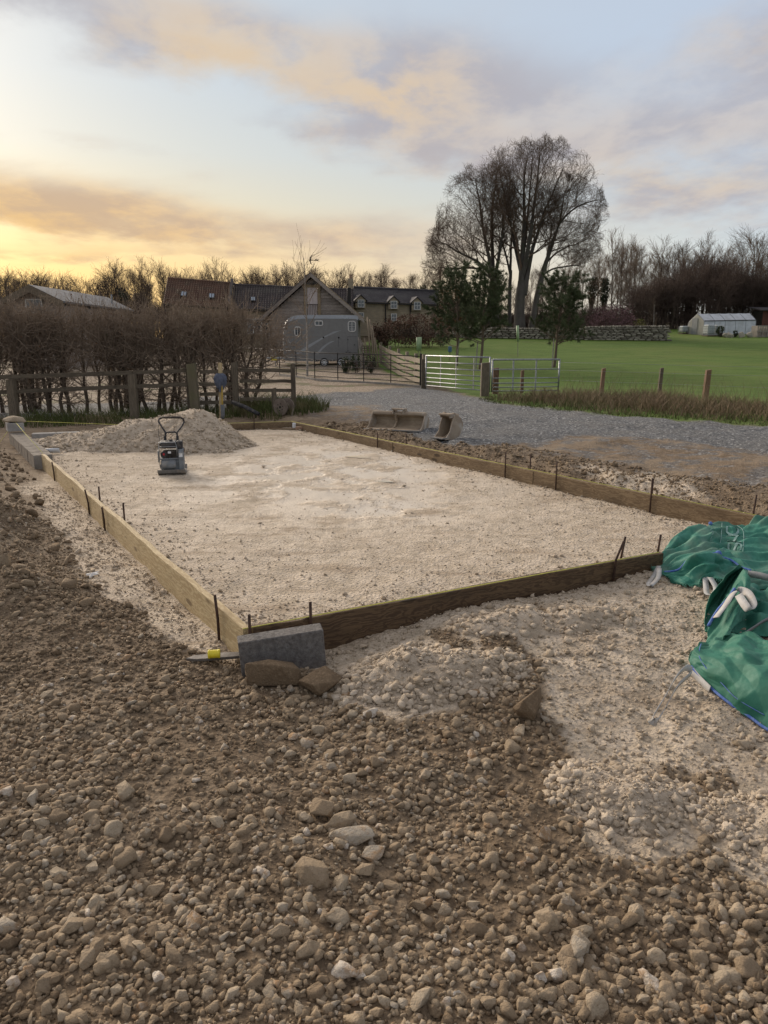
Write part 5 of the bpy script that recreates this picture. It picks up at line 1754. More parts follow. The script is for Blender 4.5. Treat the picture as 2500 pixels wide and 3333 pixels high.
fpost(2293, 1203, 20.6, 0.135, 'thick red-brown fence stake nearest the right edge', M['red_wood'], lean=0.03)
w = MB()
zz = [(1955, 21.6), (2143, 21.6), (2293, 20.6), (2600, 19.2)]
gs = [gat(px, d) for px, d in zz]
t = thing('wire_fence', 'thin strands of wire strung between the field stakes', 'wire', gs[0])
for hgt in (0.45, 0.75, 0.98):
    MB().tube([g3 + Vector((0, 0, hgt))] + [q + Vector((0.0, -0.05, hgt)) for q in gs], 0.003, 4).build('wire', M['galv'], t, world=True)
# verge: dry tussocks against the fence, green towards the drive
x, y = px_scatter(9000, [(1545, 1312), (1600, 1324), (1750, 1341), (1850, 1352), (2000, 1366), (2250, 1382), (2560, 1402), (2700, 1360), (2400, 1326), (2290, 1318), (2140, 1302), (1960, 1302), (1800, 1302), (1640, 1303)], 15)
rs3 = np.random.RandomState(4)
d0 = fbm(x * 1.1, y * 1.1, 22, 3)
px_, py_, dz_ = project(np.stack([x, y, height(x, y)], -1))
edge_y = np.interp(px_, [1545, 1600, 1750, 1850, 2000, 2250, 2560], [1312, 1324, 1341, 1352, 1366, 1382, 1402])
back = smooth(edge_y - py_, 14, 34)
h = (0.09 + 0.23 * back * (1 + 0.6 * d0)) * rs3.uniform(0.6, 1.25, len(x))
V, F = blades(x, y, height(x, y) - 0.02, h, np.full(len(x), 0.018), 0.55, rs3)
dry = rs3.rand(len(x)) < back * 0.9
fm = np.repeat(dry, 2)
def sub(V, F, keep):
    F = F[keep]; u, inv = np.unique(F, return_inverse=True)
    return V[u], inv.reshape(F.shape)
o = npobj('dry_grass', *sub(V, F, fm), M['dry_grass']); tag(o, 'dry tan tussock grass along the field fence', 'grass', kind='stuff')
o = npobj('verge_grass', *sub(V, F, ~fm), M['wild_grass']); tag(o, 'short green grass on the verge beside the grey drive', 'grass', kind='stuff')
x, y = px_scatter(420, [(1820, 1330), (2050, 1352), (2300, 1372), (2560, 1390), (2560, 1330), (2290, 1310), (2140, 1296), (1830, 1290)], 17)
V, F = blades(x, y, height(x, y), rs3.uniform(0.5, 0.95, len(x)), np.full(len(x), 0.009), 0.35, rs3, 3)
o = npobj('seed_stalks', V, F, M['dry_grass']); tag(o, 'thin pale seed stalks rising above the verge', 'grass', kind='stuff')

# boarded fence dividing yard and field
bf = [gat(1370, 26.9), gat(1345, 28.6), gat(1317, 30.4), gat(1290, 32.6), gat(1262, 35.2), gat(1234, 38.4)]
M['pale_fence'] = wood_mat('pale_fence_wood', (0.27, 0.225, 0.165), (0.20, 0.165, 0.12), (0.09, 0.075, 0.055), knots=False)
t = thing('board_fence', 'weathered fence of wide horizontal boards between yard and field', 'fence', bf[0])
for i, q in enumerate(bf):
    MB().box((0, 0, 0), (1.15, 0.11, 0.11)).build('post', M['pale_fence'], t, loc=q - t.location + Vector((0.10, 0.05, 0.54)), rot=(0, -math.pi / 2, 0.3))
    if i:
        a_, b_2 = bf[i - 1], q
        d_ = b_2 - a_
        for k in range(4):
            zc = 0.16 + 0.24 * k
            o = MB().box((0, 0, 0), (d_.length - 0.02, 0.025, 0.165)).build('board', M['pale_fence'], t)
            o.location = (a_ + b_2) / 2 - t.location + Vector((0, 0, zc + 0.01 * ((i * 7 + k * 3) % 3 - 1))); o.rotation_euler = rot_to(d_).to_euler()

# ------------------------------------------------------------------ buildings
def stone_wall_mat(name, a, b_, mortar, sc=1.0):
    m, N, b = new_mat(name)
    geo = N.new('ShaderNodeNewGeometry'); pos = geo.outputs['Position']
    sp = N.new('ShaderNodeSeparateXYZ'); N.put(sp.inputs[0], pos)
    cb = N.new('ShaderNodeCombineXYZ')
    N.put(cb.inputs[0], N.m('ADD', sp.outputs[0], sp.outputs[1])); N.put(cb.inputs[1], sp.outputs[2])
    br = N.new('ShaderNodeTexBrick')
    N.put(br.inputs['Vector'], N.vm('ADD', cb.outputs[0], N.vm('SCALE', N.noise(pos, 3.0, 3, out=1), scale=0.10)))
    br.inputs['Color1'].default_value = (*a, 1); br.inputs['Color2'].default_value = (*b_, 1); br.inputs['Mortar'].default_value = (*mortar, 1)
    br.inputs['Scale'].default_value = 1.0; br.inputs['Mortar Size'].default_value = 0.018
    br.inputs['Brick Width'].default_value = 0.36 * sc; br.inputs['Row Height'].default_value = 0.16 * sc
    col = N.mix(N.m('MULTIPLY', N.noise(pos, 1.5, 5, 0.65), 0.55), br.outputs[0], tuple(q * 0.5 for q in a))
    N.put(b.inputs['Base Color'], col)
    b.inputs['Roughness'].default_value = 0.92
    bump(N, b, N.m('ADD', N.m('MULTIPLY', br.outputs['Fac'], -1.0), N.noise(pos, 14, 4)), 0.5, 0.03)
    return m


M['house_stone'] = stone_wall_mat('house_stone', (0.36, 0.29, 0.19), (0.27, 0.22, 0.15), (0.30, 0.25, 0.18))
M['red_tile'] = pm('red_pantile', (0.135, 0.072, 0.045), (0.092, 0.053, 0.037), 1.2, 0.85, c3=(0.075, 0.065, 0.045), c3scale=0.8, c3amt=0.6)
M['dark_tile'] = pm('dark_pantile', (0.070, 0.055, 0.052), (0.048, 0.04, 0.04), 1.2, 0.8, c3=(0.095, 0.09, 0.075), c3scale=0.7)
M['slate_roof'] = pm('slate_roof', (0.062, 0.056, 0.06), (0.042, 0.038, 0.042), 1.6, 0.7, c3=(0.10, 0.095, 0.09), c3scale=0.8)
M['weatherboard'] = wood_mat('weatherboard', (0.29, 0.25, 0.215), (0.20, 0.17, 0.148), (0.10, 0.083, 0.073), knots=False)
M['white_paint'] = pm('white_paint', (0.60, 0.59, 0.56), (0.52, 0.51, 0.48), 5, 0.5, bs=0.05)
M['oak'] = wood_mat('weathered_oak', (0.30, 0.235, 0.15), (0.23, 0.175, 0.11), (0.12, 0.09, 0.06), knots=False)
M['glass'], N_, b_ = new_mat('window_glass')
b_.inputs['Base Color'].default_value = (0.035, 0.042, 0.05, 1); b_.inputs['Roughness'].default_value = 0.05; b_.inputs['Specular IOR Level'].default_value = 0.8
nz_ = N_.noise(N_.new('ShaderNodeTexCoord').outputs['Object'], 3.0, 2); bump(N_, b_, nz_, 0.05, 0.01)


def bil(q, u, v):
    """quad q = (eaveL, eaveR, ridgeR, ridgeL)"""
    a = q[0] + (q[1] - q[0]) * u; b = q[3] + (q[2] - q[3]) * u
    return a + (b - a) * v


def tiled(q, ncol, nrow, parent, mat, amp=0.05, step=0.035, name='roof_tiles', world_parent=True):
    nrm = (q[1] - q[0]).cross(q[3] - q[0]).normalized()
    if nrm.z < 0: nrm = -nrm
    rows = []
    sub = 6
    rs = np.random.RandomState(ncol)
    for r in range(nrow):
        for e in (0.0, 0.98):
            v = (r + e) / nrow
            row = []
            for c in range(ncol * sub + 1):
                u = c / (ncol * sub); ph = 2 * math.pi * c / sub
                h = amp * (0.5 + 0.5 * math.sin(ph)) + step * (1 - e) + 0.008 * rs.rand()
                row.append(bil(q, u, v) + nrm * h)
            rows.append(row)
    o = MB().sheet(rows).build(name, mat, parent, world=True); o['kind'] = 'stuff'
    return o


def wall_poly(pts, vec, name, mat, parent): return MB().prism(pts, vec).build(name, mat, parent, world=True)


def window(parent, c, right, w, h, mat=None, mull=(1, 1), name='window', depth=0.06, out=None, frame=0.05):
    """framed window: centre c, direction right, facing out"""
    right = right.normalized(); up = Vector((0, 0, 1)); out = out or right.cross(up)
    f = MB()
    R_ = Matrix((right, -out, up)).transposed()
    for s in (-1, 1):
        f.box(c + right * s * (w / 2 - frame / 2) + out * 0.02, (frame, depth, h), R_)
        f.box(c + up * s * (h / 2 - frame / 2) + out * 0.021, (w, depth, frame), R_)
    fo = f.build(name, mat or M['white_paint'], parent, world=True)
    nx, ny = mull
    for i in range(nx + 1):
        for j in range(ny + 1):
            cw, ch = (w - 2 * frame) / (nx + 1), (h - 2 * frame) / (ny + 1)
            cc = c + right * (-(w / 2 - frame) + cw * (i + 0.5)) + up * (-(h / 2 - frame) + ch * (j + 0.5))
            pn = MB().box(cc + out * 0.008, (cw - 0.025, 0.02, ch - 0.025), R_).build('pane', M['glass'], None)
            M_ = (Matrix.Translation(parent.location) @ parent.rotation_euler.to_matrix().to_4x4()).inverted()
            for vv in pn.data.vertices: vv.co = M_ @ vv.co
            pn.parent = fo
    b = MB()
    for i in range(1, nx + 1): b.box(c + right * (-(w / 2) + w * i / (nx + 1)) + out * 0.022, (0.025, 0.04, h - 0.02), R_)
    for j in range(1, ny + 1): b.box(c + up * (-(h / 2) + h * j / (ny + 1)) + out * 0.024, (w - 0.02, 0.04, 0.03), R_)
    if nx or ny:
        bo = b.build('glazing_bar', mat or M['white_paint'], None)
        M_ = (Matrix.Translation(parent.location) @ parent.rotation_euler.to_matrix().to_4x4()).inverted()
        for vv in bo.data.vertices: vv.co = M_ @ vv.co
        bo.parent = fo
    return fo


def wing(name, label, eL, eR, rR, rL, ncol, nrow, mat, wallmat, amp, thick_back=True):
    """a house wing from the four corners of its front roof slope"""
    g = Vector((eL.x, eL.y, hz(eL.x, eL.y)))
    t = thing(name, label, 'house', g)
    ins = 0.25
    axis = (eR - eL); axis.z = 0; axis.normalize()
    back = Vector((-axis.y, axis.x, 0))
    if back.y < 0: back = -back
    for o_, nm in ((eL, 'L'),): pass
    depth_ = 2 * ((rL - eL).dot(back))
    a0, a1 = eL + axis * ins + back * ins, eR - axis * ins + back * ins
    zb = min(hz(a0.x, a0.y), hz(a1.x, a1.y)) - 0.3
    top = min(eL.z, eR.z)
    fw = [a0, a1]
    wall_poly([Vector((a0.x, a0.y, zb)), Vector((a1.x, a1.y, zb)), Vector((a1.x, a1.y, eR.z + 0.1)), Vector((a0.x, a0.y, eL.z + 0.1))], back * 0.3, 'front_wall', wallmat, t)
    bk = back * (depth_ - 2 * ins)
    for s, (p, r_, e_) in enumerate(((a0, rL, eL), (a1, rR, eR))):
        q = p + bk
        rr_ = (p + q) / 2
        wall_poly([Vector((p.x, p.y, zb)), Vector((q.x, q.y, zb)), Vector((q.x, q.y, e_.z + 0.12)), Vector((rr_.x, rr_.y, r_.z - 0.12)), Vector((p.x, p.y, e_.z + 0.12))], axis * (0.3 if s == 0 else -0.3), 'gable_wall', wallmat, t)
    q0, q1 = a0 + bk, a1 + bk
    wall_poly([Vector((q0.x, q0.y, zb)), Vector((q1.x, q1.y, zb)), Vector((q1.x, q1.y, eR.z + 0.1)), Vector((q0.x, q0.y, eL.z + 0.1))], back * -0.3, 'back_wall', wallmat, t)
    tiled((eL, eR, rR, rL), ncol, nrow, t, mat, amp)
    bL, bR = eL + back * depth_, eR + back * depth_
    MB().add([bL, bR, rR, rL], [(0, 1, 2, 3)]).build('rear_roof', mat, t, world=True)
    up_ = Vector((0, 0, 0.05))
    MB().tube([rL + up_, (rL + rR) / 2 + up_, rR + up_], 0.11, 8).build('ridge', mat, t, world=True)
    MB().beam(eL + Vector((0, -0.05, -0.05)), eR + Vector((0, -0.05, -0.05)), 0.11, 0.10).build('gutter', M['iron'], t, world=True)
    return t, axis, back


# left wing, red pantiles
eL, eR = at(531, 990, 56.0), at(744, 1003, 56.9)
rL, rR = at(546, 908, 59.2), at(754, 925, 60.1)
t, ax, bk = wing('red_roofed_house', 'long stone house with a red pantile roof behind the hedge', eL, eR, rR, rL, 27, 12, M['red_tile'], M['house_stone'], 0.075)
sl_up = (rL - eL).normalized()


def skylight(t, q, u, v, w, h):
    c = bil(q, u, v); n = (q[1] - q[0]).cross(q[3] - q[0]).normalized()
    if n.z < 0: n = -n
    rx_ = (q[1] - q[0]).normalized(); uy = n.cross(rx_)
    R_ = Matrix((rx_, uy, n)).transposed()
    f = MB().box(c + n * 0.12, (w, h, 0.14), R_).build('skylight', M['iron'], t, world=True)
    Mi = Matrix.Translation(t.location).inverted()
    for s in (-1, 1):
        o = MB().box(c + n * 0.2 + rx_ * s * (w / 4 - 0.015), (w / 2 - 0.09, h - 0.14, 0.03), R_).build('pane', M['sky_glass'], None)
        for vv in o.data.vertices: vv.co = Mi @ vv.co
        o.parent = f


M['sky_glass'], N_, b_ = new_mat('skylight_glass')
b_.inputs['Base Color'].default_value = (0.25, 0.30, 0.36, 1); b_.inputs['Roughness'].default_value = 0.08; b_.inputs['Metallic'].default_value = 0.9
q_ = (eL, eR, rR, rL)
skylight(t, q_, 0.29, 0.36, 0.46, 0.80); skylight(t, q_, 0.72, 0.36, 0.46, 0.80)
# middle wing, dark tiles
eL, eR = at(752, 1006, 57.2), at(1150, 1020, 59.0)
rL, rR = at(760, 929, 60.4), at(1150, 946, 62.2)
t, ax, bk = wing('dark_roofed_house', 'stone house wing with dark pantiles behind the boarded barn', eL, eR, rR, rL, 48, 12, M['dark_tile'], M['house_stone'], 0.07)
skylight(t, (eL, eR, rR, rL), 0.17, 0.36, 0.40, 0.72)
MB().beam(at(746, 1000, 56.9) + Vector((0, 0, 0.1)), at(756, 918, 60.3) + Vector((0, 0, 0.12)), 0.2, 0.35).build('parapet', M['dark_tile'], t, world=True)
wl = at(815, 1062, 57.45)
for k in range(3): window(t, wl + ax * 0.55 * k, ax, 0.5, 1.15, mull=(0, 0), out=-bk)
# right wing with dormers
eL, eR = at(1143, 982, 63.0), at(1426, 992, 65.0)
rL, rR = at(1150, 937, 66.2), at(1428, 949, 68.2)
t, ax, bk = wing('dormer_house', 'stone cottage with slate roof and three gabled dormer windows', eL, eR, rR, rL, 40, 14, M['slate_roof'], M['house_stone'], 0.0)
for px, ya, x0, x1, y0, y1, dd, has2 in [(1175, 963, 1164, 1186, 976, 1000, 63.1, True), (1282, 967, 1271, 1293, 980, 1004, 63.9, True), (1358, 970, 1347, 1369, 983, 1008, 64.4, False)]:
    c = at((x0 + x1) / 2, (y0 + y1) / 2, dd); w_ = (x1 - x0) / FPX * dd; h_ = (y1 - y0) / FPX * dd
    ap = at(px, ya, dd)
    wd = w_ * 0.78
    base = [c + ax * s * wd for s in (-1, 1)]
    zs = c.z + h_ * 0.46
    face = [Vector((base[0].x, base[0].y, c.z - h_ * 0.6)), Vector((base[1].x, base[1].y, c.z - h_ * 0.6)), Vector((base[1].x, base[1].y, zs)), Vector((c.x, c.y, ap.z)), Vector((base[0].x, base[0].y, zs))]
    dm = wall_poly([q + bk * 0.05 for q in face], bk * 1.4, 'dormer', M['house_stone'], t)
    for s in (0, 1):
        e_ = Vector((base[s].x, base[s].y, zs)) + ax * (0.12 if s else -0.12) + Vector((0, 0, -0.10)); a_ = Vector((c.x, c.y, ap.z + 0.05))
        rp = MB().prism([e_ + bk * -0.05, a_ + bk * -0.05, a_ + bk * -0.05 + Vector((0, 0, 0.08)), e_ + bk * -0.05 + Vector((0, 0, 0.08))], bk * 1.9).build('dormer_roof', M['slate_roof'], t, world=True)
    window(t, c, ax, w_, h_, mull=(1, 1), out=-bk)
    if has2: window(t, c + Vector((0, 0, -1.05)), ax, w_ * 0.85, h_ * 1.0, mull=(1, 1), out=-bk)
for px, dd in ((1256, 63.8), (1337, 64.4)):
    p = at(px, 990, dd); MB().tube([p + bk * 0.1, p + bk * 0.1 + Vector((0, 0, -3.2))], 0.05, 8).build('downpipe', M['iron'], t, world=True)
ch = at(1141, 937, 64.0)
cs = MB().box(ch + Vector((0, 0.4, 0.05)), (0.42, 0.6, 1.5)).build('chimney', M['house_stone'], t, world=True, bevel=0.02)
p = ch + Vector((0, 0.4, 0.8)) - t.location
o = MB().lathe([(0.13, 0), (0.11, 0.3), (0.13, 0.34), (0.09, 0.36)], 10, (0, 0, 0)).build('chimney_pot', M['brick'], cs); o.location = p
o = MB().lathe([(0.16, -2.4), (0.16, 0.2)], 10, (0, 0, 0)).build('flue', M['iron'], t); o.location = at(1136, 945, 60.0) - t.location

# ------------------------------------------------------------------ boarded barn
apx = at(1013, 893, 44.0)
BX, BY, BZ = apx.x, apx.y, apx.z
zE = at(840, 1042, 44).z; xl = at(840, 1042, 44).x; xr = 2 * BX - xl
gz = hz(BX, BY)
t = thing('boarded_barn', 'gabled barn clad in grey weatherboards with a tall loft door', 'barn', (BX, BY, gz))
LZ = BZ - gz; EZ = zE - gz
hw = (xr - xl) / 2
DEP = 9.0
slope_ = (LZ - EZ) / hw
wallw = hw - 0.55
MB().prism([(-wallw, 0.06, -0.2), (wallw, 0.06, -0.2), (wallw, 0.06, LZ - slope_ * wallw - 0.22), (0, 0.06, LZ - 0.22), (-wallw, 0.06, LZ - slope_ * wallw - 0.22)], (0, DEP - 0.3, 0)).build('frame', M['weatherboard'], t)
bh = 0.175
nb = int((LZ - 0.25) / bh)
dx0, dx1 = (at(988, 0, 44).x - BX), (at(1042, 0, 44).x - BX)
dz1 = at(1010, 928, 44).z - gz
for k in range(nb):
    z0 = 0.02 + k * bh
    wx = min(wallw, (LZ - 0.18 - (z0 + bh)) / slope_)
    if wx < 0.1: continue
    segs = [(-wx, wx)] if z0 > dz1 else [(-wx, dx0), (dx1, wx)]
    for a_, b_2 in segs:
        if b_2 - a_ < 0.05: continue
        Lb = b_2 - a_
        o = MB().prism([(0, 0.0, 0), (0, 0.05, bh + 0.02), (0, 0.062, bh + 0.02), (0, 0.03, 0)], (Lb, 0, 0)).build('weatherboard', M['weatherboard'], t)
        o.location = (a_, -0.012, z0)
# side wall boards on the right
for k in range(int(EZ / bh)):
    o = MB().box((0, 0, 0), (DEP - 0.5, 0.03, bh + 0.015)).build('weatherboard', M['weatherboard'], t)
    o.location = (wallw + 0.02, DEP / 2, 0.1 + k * bh); o.rotation_euler = (0.0, 0, math.pi / 2)
# loft door
dc = ((dx0 + dx1) / 2)
dr_ = MB().box((dc, 0.03, dz1 - 1.15), (dx1 - dx0 - 0.3, 0.06, 2.1)).build('loft_door', pm('pale_door', (0.52, 0.46, 0.44), (0.46, 0.40, 0.385), 3, 0.7), t)
for x_ in (dx0 + 0.09, dx1 - 0.09): MB().box((x_, 0.0, dz1 - 1.1), (0.18, 0.10, 2.35)).build('door_post', M['oak'], t)
MB().box((dc, -0.005, dz1 - 0.04), (dx1 - dx0, 0.11, 0.16)).build('lintel', M['oak'], t)
rl_ = MB()
for k in range(7): rl_.tube([(dx0 + 0.2 + (dx1 - dx0 - 0.4) * k / 6, -0.08, dz1 - 2.15), (dx0 + 0.2 + (dx1 - dx0 - 0.4) * k / 6, -0.08, dz1 - 1.1)], 0.012, 5)
rl_.tube([(dx0 + 0.15, -0.08, dz1 - 1.1), (dx1 - 0.15, -0.08, dz1 - 1.1)], 0.018, 6).tube([(dx0 + 0.15, -0.08, dz1 - 2.15), (dx1 - 0.15, -0.08, dz1 - 2.15)], 0.018, 6)
rl_.build('balcony_rail', M['iron'], t)
for s in (-1, 1):
    a_ = Vector((s * hw, -0.35, EZ)); r_ = Vector((0, -0.35, LZ)); v_ = Vector((0, DEP + 0.7, 0))
    rf = MB().prism([a_, r_, r_ + Vector((0, 0, 0.12)), a_ + Vector((0, 0, 0.12))], v_).build('roof', M['dark_tile'] if s < 0 else M['oak'], t)
    MB().prism([a_ + Vector((0, -0.04, -0.18)), r_ + Vector((0, -0.04, -0.18)), r_ + Vector((0, -0.04, 0.06)), a_ + Vector((0, -0.04, 0.06))], (0, 0.04, 0)).build('bargeboard', M['weatherboard'], rf)
MB().tube([(-hw - 0.03, -0.4, EZ - 0.02), (-hw - 0.03, DEP, EZ - 0.02)], 0.07, 8).tube([(-hw, -0.3, EZ - 0.05), (-hw + 0.15, -0.3, EZ - 0.3), (-wallw - 0.1, -0.15, EZ - 0.5), (-wallw - 0.1, -0.15, 0.1)], 0.05, 8).build('gutter', M['iron'], t)
MB().box((-wallw - 0.02, -0.02, EZ / 2 - 0.3), (0.14, 0.14, EZ)).build('corner_post', M['weatherboard'], t)
MB().box((0.08, -0.15, LZ - 0.55), (0.12, 0.2, 0.1)).build('lamp', M['iron'], t)
# weathervane: a swooping bird on a bent stem
wv = thing('weathervane', 'dark metal swallow weathervane on the barn gable', 'weathervane', (BX, BY - 0.1, BZ + 0.1))
MB().tube([(0, 0, -0.1), (0.0, 0, 0.15), (0.06, 0, 0.25), (0.16, 0, 0.36), (0.2, 0, 0.5)], 0.02, 6).build('stem', M['iron'], wv)
bird = [(-0.02, 0.70), (0.04, 0.73), (0.10, 0.90), (0.22, 1.04), (0.14, 0.86), (0.12, 0.72), (0.3, 0.70), (0.36, 0.72), (0.44, 0.80), (0.42, 0.71), (0.62, 0.74), (0.52, 0.68), (0.64, 0.62), (0.44, 0.66), (0.36, 0.66), (0.28, 0.67), (0.10, 0.66), (0.12, 0.52), (0.2, 0.42), (0.08, 0.48), (0.04, 0.62)]
MB().prism([(x - 0.1, 0, z) for x, z in bird], (0, 0.02, 0)).build('bird', M['iron'], wv)

# ------------------------------------------------------------------ low shed at far left
apx = at(108, 934, 40.0); g_ = hz(apx.x, apx.y)
t = thing('timber_shed', 'low timber shed with a shallow grey roof beyond the hedge on the left', 'shed', (apx.x, apx.y, g_))
Z = apx.z - g_; hw2 = 1.75; dr2 = 0.85
MB().prism([(-1.5, 0, -0.2), (1.5, 0, -0.2), (1.5, 0, Z - dr2 * 0.9 - 0.2), (0, 0, Z - 0.2), (-1.5, 0, Z - dr2 * 0.9 - 0.2)], (0, 10.5, 0)).build('frame', M['weatherboard'], t)
for k in range(int(Z / 0.2)):
    z0 = 0.05 + 0.2 * k; wx = min(1.5, (Z - 0.25 - z0 - 0.2) / (dr2 / hw2))
    if wx < 0.1: continue
    o = MB().prism([(0, 0, 0), (0, 0.04, 0.21), (0, 0.052, 0.21), (0, 0.03, 0)], (2 * wx, 0, 0)).build('cladding_board', M['weatherboard'], t); o.location = (-wx, -0.05, z0)
M['metal_roof'] = pm('grey_roof_sheet', (0.13, 0.13, 0.135), (0.095, 0.095, 0.10), 0.7, 0.65, c3=(0.17, 0.17, 0.17), c3scale=0.6)
for s in (-1, 1):
    a_ = Vector((s * hw2, -0.5, Z - dr2)); r_ = Vector((0, -0.5, Z))
    rf = MB().prism([a_, r_, r_ + Vector((0, 0, 0.1)), a_ + Vector((0, 0, 0.1))], (0, 11.5, 0)).build('roof', M['metal_roof'], t)
    MB().prism([a_ + Vector((0, -0.05, -0.32)), r_ + Vector((0, -0.05, -0.32)), r_ + Vector((0, -0.05, 0.08)), a_ + Vector((0, -0.05, 0.08))], (0, 0.05, 0)).build('bargeboard', M['fence_wood'], rf)
wd_ = window(t, apx + Vector((0.0, -0.09, -1.0)), Vector((1, 0, 0)), 0.9, 0.75, mull=(1, 0), out=Vector((0, -1, 0)))
MB().tube([(1.0, 9, Z - 0.6), (1.0, 9, Z + 0.15)], 0.06, 8).build('vent_pipe', M['galv'], t)

# ------------------------------------------------------------------ horse trailer
M['trailer'] = pm('grey_trailer', (0.175, 0.172, 0.165), (0.15, 0.148, 0.142), 0.8, 0.42, 0.0, bs=0.04, c3=(0.20, 0.20, 0.195), c3scale=0.9, c3amt=0.35, spec=0.5)
M['trailer_roof'] = pm('silver_trailer_roof', (0.36, 0.38, 0.41), (0.30, 0.32, 0.35), 1.0, 0.28, 0.3, bs=0.03, spec=0.5)
M['decal'] = pm('silver_decal', (0.30, 0.31, 0.315), (0.26, 0.27, 0.275), 1.5, 0.35, bs=0.02)
M['skirt'] = pm('dark_trailer_skirt', (0.055, 0.055, 0.06), (0.04, 0.04, 0.043), 3, 0.5)
M['tyre'] = pm('tyre_rubber', (0.022, 0.022, 0.022), (0.035, 0.033, 0.03), 9, 0.85)
M['chrome'] = pm('alloy_wheel', (0.62, 0.63, 0.64), (0.5, 0.5, 0.51), 9, 0.3, 0.8, bs=0.02)
SCL = 38.0 / FPX / 5.53
g_ = gat(925, 38.0)
t = thing('horse_trailer', 'grey double-axle horse trailer parked in front of the boarded barn', 'trailer', (at(925, 1180, 38).x + 0.03, g_.y, g_.z), math.radians(2))


def zt(x, y): return ((x - 165) * SCL, (1048 - y) * SCL)


prof = [(165, 935), (150, 860), (143, 700), (146, 560), (155, 440), (172, 340), (200, 270), (245, 215), (310, 180), (400, 158), (520, 148), (900, 148), (1300, 150), (1440, 152), (1478, 165), (1492, 190), (1492, 935)]
P2 = [zt(*q) for q in prof]
WD = 1.75
# body with softened long edges: sections across the width
secs = [(0.0, 0.055), (0.03, 0.02), (0.08, 0.0), (WD - 0.08, 0.0), (WD - 0.03, 0.02), (WD, 0.055)]
cx_ = sum(p[0] for p in P2) / len(P2); cz_ = sum(p[1] for p in P2) / len(P2)
rows = []
for y_, ins in secs:
    row = []
    for (x_, z_) in P2:
        dx, dz = cx_ - x_, cz_ - z_; L_ = math.hypot(dx, dz)
        row.append(Vector((x_ + dx / L_ * ins, y_, z_ + dz / L_ * ins)))
    rows.append(row + row[:1])
mb = MB().sheet(rows); k = len(P2) + 1
mb.f.append(tuple(range(k - 1))); mb.f.append(tuple(5 * k + q for q in range(k - 2, -1, -1)))
body = mb.build('body', M['trailer'], t)
top = [q for q in prof if q[1] < 300]
MB().prism([(zt(x, y)[0], -0.004, zt(x, y)[1] + 0.012) for x, y in top[1:]] + [(zt(x, y)[0], -0.004, zt(x, y + 58)[1]) for x, y in top[1:][::-1]], (0, WD + 0.008, 0)).build('roof_cap', M['trailer_roof'], t)
MB().prism([(zt(x, y)[0], 0.02, zt(x, y)[1]) for x, y in [(690, 868), (1365, 868), (1365, 930), (1270, 900), (1180, 885), (1090, 905), (1060, 950), (980, 950), (950, 905), (875, 885), (800, 905), (770, 955), (690, 955)]], (0, WD - 0.04, 0)).build('skirt', M['skirt'], t)
MB().prism([(zt(x, y)[0], -0.008, zt(x, y)[1]) for x, y in [(200, 862), (700, 858), (680, 950), (180, 938)]], (0, 0.02, 0)).build('lower_panel', M['trailer'], t)
for pts in ([(375, 815), (440, 820), (700, 655), (900, 530), (1195, 405), (1050, 430), (840, 535), (620, 650)], [(735, 815), (775, 822), (860, 730), (960, 650), (1075, 588), (980, 605), (850, 690)]):
    MB().prism([(zt(x, y)[0], -0.003, zt(x, y)[1]) for x, y in pts], (0, 0.006, 0)).build('stripe_decal', M['decal'], t)
MB().tube([(zt(x, y)[0], -0.002, zt(x, y)[1]) for x, y in [(240, 570), (255, 610), (290, 635), (325, 642)]], 0.014, 6).build('crescent_decal', M['chrome'], t)


def twin(x0, x1, y0, y1, bars):
    a, b = zt(x0, y1), zt(x1, y0); w_, h_ = b[0] - a[0], b[1] - a[1]; c = ((a[0] + b[0]) / 2, (a[1] + b[1]) / 2)
    r = min(w_, h_) * 0.28
    def rr(w_, h_, r, y):
        out = []
        for sx, sz, a0 in ((1, 1, 0), (-1, 1, 90), (-1, -1, 180), (1, -1, 270)):
            for q in range(5):
                an = math.radians(a0 + q * 22.5); out.append((c[0] + sx * (w_ / 2 - r) + r * math.cos(an), y, c[1] + sz * (h_ / 2 - r) + r * math.sin(an)))
        return out
    f = MB().tube(rr(w_, h_, r, -0.008), 0.026, 6, closed=True).build('window', M['white_paint'], t)
    MB().prism(rr(w_ - 0.03, h_ - 0.03, r * 0.8, -0.003), (0, 0.006, 0)).build('pane', M['glass'], f)
    bb = MB()
    for q in range(1, bars[0] + 1): bb.box((a[0] + w_ * q / (bars[0] + 1), -0.014, c[1]), (0.022, 0.014, h_))
    for q in range(1, bars[1] + 1): bb.box((c[0], -0.013, a[1] + h_ * q / (bars[1] + 1)), (w_, 0.012, 0.012))
    bb.build('bar', M['white_paint'], f)


twin(362, 462, 352, 498, (1, 0)); twin(725, 860, 248, 324, (1, 0)); twin(1316, 1445, 255, 428, (1, 5))
ln = MB()
for a, b in (((340, 420), (340, 830)), ((1300, 518), (1470, 518)), ((1300, 518), (1300, 800)), ((1300, 800), (1470, 800)), ((1142, 545), (1132, 700))):
    p, q = zt(*a), zt(*b); ln.beam((p[0], -0.004, p[1]), (q[0], -0.004, q[1]), 0.008, 0.012)
ln.build('door_seam', M['skirt'], t)
for x, y in ((1305, 568), (1305, 768), (1275, 792), (1340, 790), (1425, 662)):
    p = zt(x, y); MB().lathe([(0.028, 0), (0.022, 0.02)], 8, (p[0], 0, p[1]), rx).build('catch', M['iron'], t)
for x, y in ((870, 532), (1142, 535)):
    p = zt(x, y); MB().lathe([(0.045, 0), (0.045, 0.012), (0.02, 0.02)], 12, (p[0], 0, p[1]), rx).build('round_fitting', M['iron'], t)
